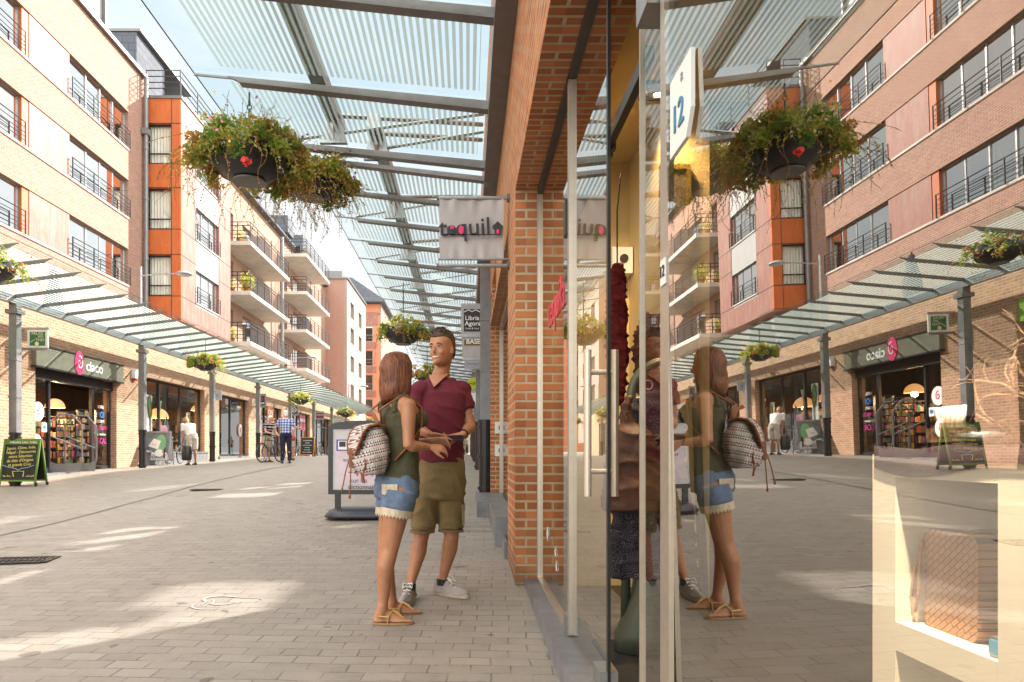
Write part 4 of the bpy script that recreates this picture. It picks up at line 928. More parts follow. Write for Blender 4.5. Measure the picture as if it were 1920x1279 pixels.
# ---------------------------------------------------------------- blade signs
GREYC = mat('grey_banner_cloth', (.42, .41, .42), .5, 0, .06, 5, bump=.05, bs=12)
SIGNG = 'blade signs hung from the shops'
def tex_banner():
    t = thing('shop_banner', 'grey cloth banner reading tequila on two metal rods beside the brick pillar', 'sign', (.06, 5.8, 2.93), SIGNG)
    x0, x1, z0, z1 = -.235, .31, 2.685, 3.205; n = 40; k = 26; m = MB(); m.smooth = True; vs = []
    for j in range(k+1):
        for i in range(n+1):
            u, v = i/n, j/k; e = max(0, abs(v-.5)*2-.35)**1.3
            d = (math.sin(u*24+math.sin(v*5)*1.2)*.011 + math.sin(u*41+2)*.006)*e + .006*math.sin(u*7+v*4)
            vs.append((x0+(x1-x0)*u, 5.80+d, z0+(z1-z0)*v))
    m.add(vs, [(j*(n+1)+i, j*(n+1)+i+1, (j+1)*(n+1)+i+1, (j+1)*(n+1)+i) for j in range(k) for i in range(n)]); m.build('cloth', GREYC, t)
    for z in (3.205, 2.685, 2.63):
        m = MB(); m.tube([(x0-.01, 5.80, z), (.355, 5.80, z)], .016 if z != 2.685 else .01, 10); m.build('rod', M['steel_lt'], t)
        if z != 2.685: m = MB(); m.tube([(.335, 5.80, z), (.357, 5.80, z)], .036, 14); m.ell((x0-.015, 5.80, z), .012, .02, .02); m.build('rod_end', M['steel'], t)
    y = 5.772; up = (-.04, 0, 1); rt = (1, 0, .04)
    text('lettering', 't', .21, (-.205, y, 2.935), rt, up, INK, t, .001, bold=.003); text('lettering', 'e', .17, (-.133, y, 2.932), rt, up, INK, t, .001, bold=.006)
    text('lettering', 'quil', .21, (.05, y, 2.945), rt, up, INK, t, .001, bold=.002)
    m = MB(); m.box(-.20, .28, y-.001, y+.001, 2.882, 2.890); m.build('underline', INK, t)
    m = MB(); m.box(-.145, -.112, y-.004, y-.002, 2.935, 2.958); m.prism([(.021*math.cos(a*PI/9), .038*math.sin(a*PI/9)) for a in range(18)], (-.052, y-.004, 2.925), (1,0,0), (0,0,1), (0,.002,0)); m.prism([(-.011, 0), (.011, 0), (.011, .03), (0, .04), (-.011, .03)], (.258, y-.006, 2.892), (1,0,0), (0,0,1), (0,.002,0)); m.build('pink_mark', PINK, t)
    dome = [(-.025, 0), (.03, 0), (.03, .035), (.048, .055), (.042, .078), (.02, .095), (.002, .115), (-.016, .095), (-.038, .078), (-.043, .055), (-.025, .035)]
    m = MB(); m.prism(dome, (.256, y-.003, 2.885), (1,0,0), (0,0,1), (0,.002,0)); m.build('dome_mark', INK, t)
    text('small_lettering', 'BIJOUX | CADEAUX | TEXTILE', .022, (.15, y, 2.858), rt, up, mat('grey_print', (.12, .12, .12), .6), t, .0005)
tex_banner()
def blade(x0, x1, y, z0, z1, label, frame, face, lines, xa=None, name='blade_sign', rods=True):
    t = thing(name, label, 'sign', ((x0+x1)/2, y, (z0+z1)/2), SIGNG)
    m = MB(); m.box(x0, x1, y-.02, y+.02, z0, z1); p = m.build('panel', frame, t)
    if rods:
        for z in (z0-.03, z1+.03): q = MB(); q.box(min(x0, xa if xa is not None else x0), max(x1, xa if xa is not None else x1), y-.025, y+.025, z-.028, z+.028); q.build('rod', M['steel_lt'], t)
    if face: q = MB(); b = (x1-x0)*.12; q.box(x0+b, x1-b, y-.026, y-.021, z0+b*.8, z1-b*.8); q.build('face', face, p)
    for s_, sz, dx, dz, mm, *r in lines: text('lettering', s_, sz, ((x0+x1)/2+dx, y-.029, (z0+z1)/2+dz), (1,0,0), Zv, mm, p, .001, bold=(r[0] if r else 0))
    return t
LG = mat('light_grey_sign', (.42, .42, .44), .5); 
t = blade(-.10, .26, 11.3, 3.0, 3.44, 'grey and black book shop blade sign reading Libris Agora', LG, INK, [('Libris', .105, 0, .035, WHT, .001), ('Agora', .105, .01, -.055, WHT, .001), ('Livres & Vous', .04, 0, -.135, WHT)], .36)
q = MB(); c = [(-.13, .12), (-.06, .155), (0, .125), (.06, .155), (.13, .12), (.13, .135), (.06, .168), (0, .138), (-.06, .168), (-.13, .135)]; q.prism(c, (.08, 11.27, 3.23), (1,0,0), Zv, (0,-.004,0)); q.build('open_book_mark', WHT, t)
OLIVE = mat('olive_sign', (.12, .12, .04), .5)
t = blade(-.10, .34, 13.6, 2.93, 3.30, 'pale blade sign reading BASE under the book shop sign', LG, None, [('BASE', .13, 0, .12, WHT, .003)], .36); q = MB(); q.box(-.06, .30, 13.575, 13.579, 3.16, 3.28); q.build('dark_band', OLIVE, t)
t = blade(-.06, .36, 15.6, 2.98, 3.38, 'pale blade sign with a jumping blue figure', LG, None, [("l'esplanade", .07, 0, -.12, BLUE)], .36)
q = MB(); yy = 15.575
for a, b in (((.10, 3.16), (.20, 3.24)), ((.20, 3.24), (.28, 3.20)), ((.17, 3.22), (.14, 3.31)), ((.19, 3.24), (.27, 3.31)), ((.10, 3.24), (.18, 3.24))): q.bar((a[0], yy, a[1]), (b[0], yy, b[1]), .025, .006, up=(0,1,0))
q.ell((.17, yy, 3.33), .02, .006, .02, 10, 6); q.build('figure_mark', BLUE, t)
t = thing('round_sign', 'round yellow green shop sign farther down the right side', 'sign', (.16, 18, 2.85), SIGNG)
q = MB(); q.tube([(.16, 17.97, 2.85), (.16, 18.0, 2.85)], .16, 24); q.build('disc', mat('lime_sign', (.5, .6, .02), .5), t); text('lettering', 'vohi', .14, (.16, 17.96, 2.85), (1,0,0), Zv, mat('dark_green_letter', (.05, .1, .02), .5), t, .002); q = MB(); q.tube([(.31, 18, 2.85), (.36, 18, 2.85)], .01, 6); q.tube([(-.1, 18, 3.05), (.36, 18, 3.25)], .012, 6); q.build('bracket', M['steel_lt'], t)
blade(-.05, .34, 20.5, 2.45, 2.85, 'small white blade sign below the round yellow one', LG, WHT, [('j', .25, 0, 0, BLUE)], .36)
blade(-.05, .34, 24, 2.15, 2.5, 'small grey blade sign with a round lens mark far down the right side', LG, INK, [('O', .3, 0, 0, WHT, .01)], .36)
DG = mat('dark_grey_sign', (.04, .045, .05), .4); GRS = mat('leaf_green_sign', (.04, .16, .06), .5); CREAM = mat('cream_letter', (.75, .7, .5), .5); DRED = mat('dark_red_sign', (.22, .02, .05), .5)
t = blade(-10.36, -9.88, 16.1, 3.50, 3.92, 'green tea shop blade sign with cream leaf drawing at the far left post', M['white'], GRS, [('PALAIS', .09, .0, .12, CREAM), ('DES', .07, .08, .05, CREAM), ('THES', .09, .06, -.03, CREAM)], -10.5)
q = MB(); q.prism([(.05*math.cos(a*PI/8), .05*math.sin(a*PI/8)) for a in range(16)], (-10.13, 16.07, 3.59), (1,0,0), Zv, (0,-.004,0))
for k in range(6): q.bar((-10.28+k*.03, 16.068, 3.62+.02*k), (-10.24+k*.035, 16.068, 3.66+.02*k), .012, .004, up=(0,1,0))
q.build('leaf_drawing', CREAM, t)
t = blade(-10.36, -9.84, 33.4, 3.27, 3.83, 'dark blade sign with the pink spiral and the word ciaco', M['steel_lt'], DG, [('ciaco', .17, 0, -.12, WHT, .004)], -10.5); q = MB(); spiral_line(q, (-10.1, 33.37, 3.62), (1,0,0), Zv, .26, .004, .03); q.build('logo_spiral', PINK, t)
t = blade(-10.36, -9.86, 39.9, 3.22, 3.72, 'black blade sign with a white ring emblem above the checked shirt', M['steel_lt'], DG, [('O', .42, 0, 0, WHT, -.002), ('88', .16, 0, 0, WHT)], -10.5)
blade(-10.4, -9.8, 46.8, 3.3, 3.75, 'dark red blade sign right of the black ring sign', M['steel_lt'], DRED, [('conut', .18, 0, .05, WHT)], -10.5)
blade(-10.4, -9.8, 53.2, 3.3, 3.75, 'pale grey blade sign farthest along the left shops', M['steel_lt'], LG, [('optic', .12, 0, .05, WHT)], -10.5)
blade(-10.36, -10.0, 27.8, 3.15, 3.55, 'small grey panel with a blue figure behind the second post', LG, None, [('x', .3, 0, 0, BLUE)], -10.5, rods=False)
t = thing('shop_banner', 'dark red banner above the dark shop doors behind the chalkboard', 'sign', (-10.3, 43, 3)); q = MB(); q.box(-10.40, -10.36, 42.2, 43.6, 2.4, 3.35); q.build('panel', DRED, t); text('lettering', 'MAISON', .3, (-10.35, 42.9, 3.0), Yv, Zv, WHT, t, .003)
t = thing('shop_banner', 'orange red banner above the shop window behind the old men', 'sign', (-10.3, 36, 3)); q = MB(); q.box(-10.40, -10.36, 35.4, 36.5, 2.55, 3.4); q.build('panel', mat('orange_red_sign', (.35, .09, .03), .5), t); text('lettering', 'CAFE', .36, (-10.35, 35.95, 3.1), Yv, Zv, WHT, t, .003); text('lettering', 'M', .4, (-10.35, 35.95, 2.75), Yv, Zv, WHT, t, .003)

# ---------------------------------------------------------------- street lamps on the left roofs
LAMPH = mat('lamp_head', (.35, .36, .37), .35, .5)
def lamp(x, y, zb, zt, arm, label, r=.27):
    t = thing('street_lamp', label, 'street lamp', (x, y, zb), 'street lamps along the left roofs'); q = MB(); q.tube([(x, y, zb), (x, y, zt+.25)], [.05, .035], 8); q.build('pole', M['steel_lt'], t)
    q = MB(); q.tube([(x, y, zt-.05), (x+arm*.5, y, zt), (x+arm, y, zt+.02)], .022, 6); q.build('arm', M['steel_lt'], t)
    q = MB(); q.smooth = True; q.lathe([(.03, .11), (r*.5, .09), (r*.9, .03), (r, -.01), (r*.7, -.045), (.02, -.05)], (x+arm+r, y, zt), 20, True); q.build('lamp_head', LAMPH, t)
lamp(-10.75, 22.5, 4.45, 6.9, 1.15, 'street lamp with a long arm in front of the orange panelled bay')
lamp(-11.2, 43.5, 4.45, 7.05, .95, 'street lamp standing before the second stack of balconies', .35)
lamp(-9.9, 57, 4.45, 6.5, .95, 'small street lamp near the far bare brick wall', .35)
# folded parasol on the terrace
t = thing('folded_parasol', 'folded dark purple parasol on the terrace behind the left canopy', 'parasol', (-11.8, 19.5, 4.45)); q = MB(); q.smooth = True
q.rings([[Vector((-11.8+r*(1+.35*(j%2))*math.cos(j*PI/8), 19.5+r*(1+.35*(j%2))*math.sin(j*PI/8), z)) for j in range(16)] for r, z in ((.16, 4.9), (.2, 5.3), (.15, 5.7), (.09, 5.95), (.13, 6.0), (.05, 6.25))]); q.build('cloth', mat('purple_cloth', (.09, .05, .08), .9), t); q = MB(); q.tube([(-11.8, 19.5, 4.45), (-11.8, 19.5, 6.32)], .02, 8); q.build('pole', M['dark'], t)

# ---------------------------------------------------------------- leaves and hanging baskets
LEAFC = [(.15, .27, .05), (.30, .38, .06), (.50, .50, .10), (.60, .60, .32), (.40, .22, .06), (.52, .32, .10)]
def leafmat(name, c):
    q = N(name); f = q.noise(30, 2, q.obj()); col = q.mix(f, tuple(x*.6 for x in c), tuple(min(1, x*1.5) for x in c)); d = q.bsdf(col, .55); t = q.n('ShaderNodeBsdfTranslucent'); q.l(col, t.inputs[0]); a = q.n('ShaderNodeMixShader'); a.inputs[0].default_value = .6; q.l(d.outputs[0], a.inputs[1]); q.l(t.outputs[0], a.inputs[2]); return q.out(a)
LM = [leafmat('leaf_' + n, c) for n, c in zip(('deep_green', 'green', 'yellow_green', 'variegated', 'dry_brown', 'dry_orange'), LEAFC)]
FM = [mat('petal_' + n, c, .5) for n, c in (('red', (.7, .03, .02)), ('purple', (.18, .02, .2)), ('pink', (.7, .2, .35)), ('white', (.7, .68, .7)), ('yellow', (.75, .5, .05)))]
def rv(s=1.0): return Vector((random.gauss(0, s), random.gauss(0, s), random.gauss(0, s)))
def leaf(m, p, s, n=None):
    d = rv().normalized(); n = rv().normalized() if n is None else n; u = d.cross(n); u = u.normalized() if u.length > .01 else Vector((1,0,0)); w = s*random.uniform(.3, .5)
    b = n*s*.18
    m.add([p, p+d*s*.35+u*w+b, p+d*s, p+d*s*.35-u*w+b, p+d*s*.45], [(0, 1, 4), (1, 2, 4), (2, 3, 4), (3, 0, 4)])
def clump(m, c, r, n, s, cm, squash=.8):
    m.cur = cm
    for _ in range(n):
        v = rv().normalized()*r*random.random()**.45; v.z *= squash; m.cur = cm if random.random() < .8 else random.choice((0, 1, 2, 4)); leaf(m, c+v, s*random.uniform(.6, 1.3))
def vine(ml, ms, p, ln, s, cm, drift=None):
    q = Vector(p); d = drift or Vector((random.uniform(-.3, .3), random.uniform(-.3, .3), -1)); pts = [q.copy()]; k = int(ln/.03)
    for i in range(k):
        d = (d + rv(.16) + Vector((0, 0, -.07))).normalized(); q = q + d*.03; pts.append(q.copy())
        if random.random() < .85: ml.cur = cm if random.random() < .7 else random.choice((1, 2, 4)); leaf(ml, q, s*random.uniform(.5, 1.1)*(1-.4*i/k))
    ms.tube(pts[::2] + [pts[-1]], .0022, 3)
def flower(m, p, r, cm):
    m.cur = cm; n = Vector((random.uniform(-.6, .3), -1, random.uniform(-.3, .6))).normalized(); u = n.orthogonal().normalized(); w = n.cross(u); a0 = random.random()*6
    for k in range(5):
        a = a0+k*2*PI/5; e = u*math.cos(a)+w*math.sin(a); f = w*math.cos(a)-u*math.sin(a)
        m.add([p, p+e*r*.6+f*r*.42+n*r*.2, p+e*r+n*r*.1, p+e*r*.6-f*r*.42+n*r*.2], [(0, 1, 2), (0, 2, 3)])
BOWL = mat('dark_plastic_bowl', (.022, .024, .028), .4, 0, .35, 3, bump=.2, bs=15)
def basket(c, R, hook, label, dens=1.0, leafs=.04, seed=1, vines=30, fl=(1, 2, 4), look=None, ups=True):
    random.seed(seed); c = Vector(c); t = thing('hanging_basket', label, 'flower basket', c, 'hanging flower baskets under the canopies')
    b = MB(); b.smooth = True
    pr = [(R*.28, -.46*R), (R*.55, -.40*R), (R*.86, -.16*R), (R*.98, .05*R), (R, .22*R), (R*.93, .24*R), (R*.9, .1*R)]
    b.rings([[c + Vector((r*math.cos(j*PI/24)*(1+.05*max(0, math.sin(j*PI/24*5))), r*math.sin(j*PI/24)*(1+.05*max(0, math.sin(j*PI/24*5))), z)) for j in range(48)] for r, z in pr])
    bw = b.build('bowl', BOWL, t)
    k = MB(); k.smooth = True     # moulded planting pouches round the rim and the pale foot plate
    for j in range(5):
        a = -PI/2 + (j-2)*1.25+.3; e = Vector((math.cos(a), math.sin(a), 0)); k.ell(c + e*R*.80 + Vector((0, 0, .10*R)), R*.34, R*.34, R*.36, 16, 10)
    k.build('pouch', BOWL, bw); k = MB(); k.tube([(c.x, c.y, c.z-.50*R), (c.x, c.y, c.z-.46*R)], R*.42, 24); k.build('foot_plate', mat('grey_foot_plate', (.16, .16, .15), .6) if 'fp' not in M else M['fp'], bw)
    h = MB(); h.tube([(c.x, c.y, c.z), (c.x, c.y, hook-.13)], .012, 8); h.torus((c.x, c.y, hook-.10), .022, .006, (0,1,0)); h.torus((c.x, c.y, hook-.06), .022, .006, (1,0,0)); h.tube([(c.x, c.y, hook-.04), (c.x, c.y, hook+.04)], .01, 6); h.build('hanger', mat('green_hanger_rod', (.03, .1, .08), .5) if 'hr' not in M else M['hr'], t)
    ml = MB(); ms = MB(); mf = MB()
    N_ = int(70*dens)
    for k in range(N_):
        a = random.random()*2*PI; rr = R*random.uniform(.75, 1.45) if ups else R*random.uniform(.5, 1.15)
        if look is not None and abs(((a-look+PI) % (2*PI))-PI) < .5 and random.random() < .6: continue
        p = c + Vector((rr*math.cos(a), rr*math.sin(a)*.95, R*random.uniform(.05, .75)-max(0, rr-R)*.9)); clump(ml, p, R*.24, int(34*dens), leafs, random.choice((0, 1, 1, 2, 2, 3, 4, 5)))
    for k in range(int(16*dens)):
        p = c + Vector((random.gauss(0, R*.45), random.gauss(0, R*.4), R*random.uniform(.5, 1.0))); clump(ml, p, R*.22, 26, leafs, random.choice((1, 3, 3, 2)))
    for k in range(vines):
        a = random.random()*2*PI; p = c + Vector((R*1.1*math.cos(a), R*1.1*math.sin(a), .1*R)); vine(ml, ms, p, random.uniform(.8, 2.2)*R, leafs*.9, random.choice((1, 2, 3, 4)), Vector((math.cos(a)*.8, math.sin(a)*.8, -.3)))
    for k in range(int(vines*.5)):
        a = random.random()*2*PI; p = c + Vector((R*.8*math.cos(a), R*.8*math.sin(a), .5*R)); vine(ml, ms, p, random.uniform(.4, 1.1)*R, leafs*.7, random.choice((0, 1, 2)), Vector((math.cos(a)*.9, math.sin(a)*.9, .9)))
    for k in range(int(26*min(dens, 1.5))):
        a = random.random()*2*PI; rr = R*random.uniform(.9, 1.75); flower(mf, c + Vector((rr*math.cos(a), rr*math.sin(a), R*random.uniform(-.1, 1.1))), leafs*random.uniform(.32, .5), random.choice(fl))
    tag(ml.build('foliage', LM, t), None, None, None, 'stuff'); tag(ms.build('stems', LM[4], t), None, None, None, 'stuff'); tag(mf.build('blossoms', FM, t), None, None, None, 'stuff'); return t
M['fp'] = mat('grey_foot_plate', (.16, .16, .15), .6); M['hr'] = mat('green_hanger_rod', (.03, .1, .08), .5)
t = basket((-2.10, 6.58, 3.83), .37, 4.47, 'large dark flower basket hanging nearest the camera under the wide canopy', 2.3, .040, 3, 95, (1, 1, 2, 4), look=-PI/2+.25)
q = MB()
for k in range(9): flower(q, Vector((-1.97, 6.1, 3.64)) + rv(.016), .028, 0)
q.build('red_geranium', FM, t)
basket((-1.80, 7.95, 4.16), .34, 4.45, 'flower basket just behind the large near one under the wide canopy', 1.9, .040, 8, 110, (1, 2, 4), look=-PI/2)
basket((-1.32, 14.1, 3.45), .38, 4.5, 'hanging basket over the heads of the couple', .85, .06, 5, 18, (0, 4, 4))
basket((-1.32, 22.5, 3.5), .38, 4.5, 'small far hanging basket behind the head of the smiling man', .5, .09, 6, 12, (0, 4, 2))
basket((-8.3, 11.9, 4.2), .36, 4.58, 'hanging basket cut by the left edge of the photo', .7, .05, 9, 16, (2, 0, 4))
basket((-8.2, 21.4, 3.78), .38, 4.58, 'hanging basket with pink flowers before the wide shop window', .9, .06, 12, 18, (2, 2, 0))
basket((-8.3, 34.0, 3.6), .40, 4.58, 'hanging basket with red flowers above the old men', .7, .09, 13, 16, (0, 0, 2))
basket((-8.3, 46.6, 3.6), .42, 4.58, 'hanging basket above the top of the freestanding street sign', .5, .11, 14, 12, (4, 2))
basket((-8.3, 59.0, 3.6), .42, 4.58, 'farthest hanging basket under the left canopy', .3, .14, 15, 8, (4, 2))

# ---------------------------------------------------------------- freestanding sign near the couple
fs = gp(672, 972); fx, fy, fz = fs.x+.05, fs.y, fs.z
t = thing('street_sign_board', 'black framed freestanding poster stand on a curved base behind the woman', 'poster stand', (fx, fy, fz))
q = MB(); w = .42; h0, h1 = .30, 1.18
arch = [(-w, h0), (w, h0), (w, h1-.06), (w-.05, h1), (.2, h1+.03), (0, h1+.035), (-.2, h1+.03), (-w+.05, h1), (-w, h1-.06)]
inner = [(-w+.05, h0+.06), (w-.05, h0+.06), (w-.05, h1-.07), (-w+.05, h1-.07)]
q.box(fx-w, fx-w+.05, fy-.03, fy+.03, fz+h0, fz+h1-.07); q.box(fx+w-.05, fx+w, fy-.03, fy+.03, fz+h0, fz+h1-.07); q.box(fx-w+.051, fx+w-.051, fy-.03, fy+.03, fz+h0, fz+h0+.055); q.prism([(-w, h1-.069), (w, h1-.069), (w, h1-.05), (w-.05, h1), (.2, h1+.03), (0, h1+.035), (-.2, h1+.03), (-w+.05, h1), (-w, h1-.05)], (fx, fy-.03, fz), (1,0,0), Zv, (0, .06, 0)); fr = q.build('frame', M['black'], t)
q = MB(); q.box(fx-w+.052, fx+w-.052, fy-.012, fy+.012, fz+h0+.056, fz+h1-.072); q.build('backing', mat('pale_grey_board', (.55, .55, .56), .5), t)
q = MB(); q.box(fx-w+.10, fx+w-.10, fy-.018, fy-.0125, fz+h0+.12, fz+.98); po = q.build('poster', mat('pale_pink_paper', (.62, .54, .60), .6), t)
q = MB(); q.box(fx-w+.10, fx+w-.10, fy-.021, fy-.0185, fz+.84, fz+.98); q.build('blue_band', mat('violet_blue_band', (.07, .04, .3), .5), po)
q = MB(); q.box(fx-w+.12, fx-w+.23, fy-.024, fy-.0215, fz+.855, fz+.965); q.build('logo_square', WHT, po); q = MB(); q.box(fx-w+.135, fx-w+.215, fy-.027, fy-.0245, fz+.89, fz+.955); q.build('logo_mark', INK, po)
GP = mat('grey_poster_print', (.15, .14, .2), .6)
for s_, sz, dx, z, mm in (('du 22 août', .07, .03, .77, GP), ('au 17 septembre', .07, .02, .70, GP), ('-10%', .21, .05, .56, REDL), ('sur les', .08, -.02, .44, GP), ('dictionnaires', .08, .05, .36+.0, INK)): text('lettering', s_, sz, (fx+dx-.02, fy-.022, fz+z+.03), (1,0,0), Zv, mm, po, .001)
q = MB(); q.box(fx-w+.08, fx-w+.15, fy-.02, fy+.02, fz+.1, fz+h0-.001); q.box(fx+w-.15, fx+w-.08, fy-.02, fy+.02, fz+.1, fz+h0-.001); q.build('support', M['dark'], t)
q = MB(); q.smooth = True; rg = []
for k in range(15):
    u = -1+2*k/14; e = max(.02, (1-u**4)); rg.append([Vector((fx+u*(w+.05), fy+.24*e**.5*math.cos(a), fz+.02+max(0, math.sin(a))*.13*e**.5)) for a in [2*PI*j/18 for j in range(18)]])
q.rings(rg); q.build('base', M['rubber'] if False else mat('dark_blue_plastic', (.03, .035, .05), .35), t)

# ---------------------------------------------------------------- a-frame boards
def aframe(c, w, h, rz, frame, face, label, spread=.35, legs=.12):
    t = thing('a_frame_board', label, 'a-frame board', c); t.rotation_euler = (0, 0, rz); an = math.atan(spread/2/h)
    parts = []
    for s_ in (-1, 1):
        q = MB(); f = lambda x, z, d: (x, s_*(spread/2*(1-z/h))+d*s_, z)
        for xx in (-w/2, w/2-.035):
            q.add([f(xx, 0, 0), f(xx+.035, 0, 0), f(xx+.035, h, .0), f(xx, h, 0), f(xx, 0, .03), f(xx+.035, 0, .03), f(xx+.035, h, .03), f(xx, h, .03)], [(0,1,2,3), (4,7,6,5), (0,4,5,1), (2,6,7,3), (0,3,7,4), (1,5,6,2)])
        for z0, z1 in ((legs, legs+.035), (h-.04, h)):
            q.add([f(-w/2+.035, z0, 0), f(w/2-.035, z0, 0), f(w/2-.035, z1, 0), f(-w/2+.035, z1, 0), f(-w/2+.035, z0, .03), f(w/2-.035, z0, .03), f(w/2-.035, z1, .03), f(-w/2+.035, z1, .03)], [(0,1,2,3), (4,7,6,5), (0,4,5,1), (2,6,7,3), (0,3,7,4), (1,5,6,2)])
        q.build('frame', frame, t, world=False)
        q = MB(); q.add([f(-w/2+.036, legs+.036, .012), f(w/2-.036, legs+.036, .012), f(w/2-.036, h-.041, .012), f(-w/2+.036, h-.041, .012)], [(0,1,2,3)] if s_ < 0 else [(3,2,1,0)]); parts.append(q.build('board', face, t, world=False))
    up = Vector((0, spread/2/h, 1)).normalized(); return t, parts, up, lambda z, d=.036: -(spread/2*(1-z/h))-d
ga = gp(44, 911)
GF = mat('green_painted_wood', (.10, .20, .03), .5); CHALKY = mat('yellow_chalk', (.70, .66, .18), .9); CHALKB = mat('blue_chalk', (.3, .45, .6), .9); BLK = mat('blackboard', (.012, .014, .013), .6, 0, .3, 6)
t, pr, up, yo = aframe(ga, .78, 1.02, .02, GF, BLK, 'green framed tea shop chalkboard on the paving at the far left', .42, .10)
text('lettering', 'PALAIS DES THÉS', .075, (.04, yo(.94)-.003, .94), (1,0,0), up, WHT, t, .001, world=False)
q = MB(); q.box(-.39+.04, .39-.04, yo(.94)-.0, yo(.94)+.01, .895, .985); q.build('head_panel', GF, t, world=False)
for s_, z in (('Japon, Chine, Inde,', .82), ('Népal - Découvrez', .73), ('notre Sélection', .64), ("de thés d'Origine", .55), ('et grands Crus', .46)): text('chalk_writing', s_, .088, (.0, yo(z, .02), z), (1, 0, .06), up, CHALKY, t, .001, world=False, sx=.92)
q = MB(); yy = yo(.25, .02)
for a, b in zip([(-.12, .32), (-.10, .2), (-.05, .15), (.05, .15), (.10, .2), (.12, .32), (-.12, .32)], [(-.10, .2), (-.05, .15), (.05, .15), (.10, .2), (.12, .32), (-.12, .32), (.12, .32)]): q.bar((a[0], yy, a[1]), (b[0], yy, b[1]), .016, .004, up=(0,1,0))
for k in range(6):
    for s_ in (-1, 1): q.bar((s_*(.15+k*.03), yy, .17), (s_*(.17+k*.03), yy, .22+.01*(k % 3)), .012, .004, up=(0,1,0))
q.build('chalk_teacup', CHALKY, t, world=False); q = MB()
for s_ in (-1, 1): q.tube([(0, yy, .34), (s_*.06, yy, .38), (s_*.2, yy-.0, .40), (s_*.33, yy, .45)], .006, 4)
q.build('chalk_steam', CHALKB, t, world=False)
for x in (.28, .0): pass
for s_ in (-1, 1): q = MB(); q.torus((.40, s_*.20-.02, .045), .03, .015, (1,0,0), 16, 6); q.tube([(.39, s_*.20-.02, .045), (.415, s_*.20-.02, .045)], .02, 10); q.build('wheel', M['rubber'], t, world=False)
gb = gp(297, 872)
t, pr, up, yo = aframe(gb, .84, 1.12, .05, M['steel_lt'], mat('white_board_poster', (.62, .64, .66), .5), 'silver framed board showing a green bag and the word ciaco before the wide shop window', .5, .14)
q = MB(); yy = yo(.6, .017); q.add([(-.38, yo(.35, .016), .35), (.38, yo(.35, .016), .35), (.38, yo(1.07, .016), 1.07), (-.38, yo(1.07, .016), 1.07)], [(0,1,2,3)]); q.build('picture', mat('slate_blue_print', (.15, .18, .2), .6, 0, .5, 4), t, world=False)
def onboard(m, pts, z0, d): m.add([(a, yo(b, d), b) for a, b in pts], [tuple(range(len(pts)))])
q = MB(); onboard(q, [(.12+.17*math.cos(a*PI/12), .70+.32*math.sin(a*PI/12)) for a in range(24)], 0, .020); q.build('green_bag_print', mat('mint_print', (.2, .45, .22), .6), t, world=False)
q = MB(); onboard(q, [(-.28, .62), (.05, .52), (.12, .80), (-.12, .88)], 0, .024); onboard(q, [(.10+.15*math.cos(a*PI/9), .40+.12*math.sin(a*PI/9)) for a in range(18)], 0, .022); onboard(q, [(-.38, .36), (.38, .36), (.30, .42), (0, .38), (-.3, .5), (-.38, .48)], 0, .021); q.build('white_label_print', WHT, t, world=False)
q = MB(); spiral_line(q, (.22, yo(.45, .03), .45), (1,0,0), up, .14, -.003, .02); spiral_line(q, (-.2, yo(.26, .02), .26), (1,0,0), up, .16, -.003, .02); q.build('pink_spirals', PINK, t, world=False)
text('lettering', 'CIACO', .12, (.06, yo(.26, .02), .26), (1,0,0), up, INK, t, .001, world=False, bold=.002)
text('lettering', 'LOCAL', .05, (-.08, yo(.68, .03), .68), (1,0,-.2), up, PINK, t, .001, world=False)
gc = gp(577, 857.5); gc = Vector(((577-VX)/F*39, 39, g(-9, 39)))
t, pr, up, yo = aframe(gc, .80, 1.12, .0, mat('orange_painted_wood', (.55, .22, .05), .6), BLK, 'orange framed black chalkboard right of the old men', .45, .10)
for k, s_ in enumerate(('SUMMER BAR', 'salades', 'quiche du jour', 'tartines', 'limonade', 'glaces maison')): text('chalk_writing', s_, .09, (0, yo(.92-k*.13, .02), .92-k*.13), (1,0,0), up, WHT, t, .001, world=False)

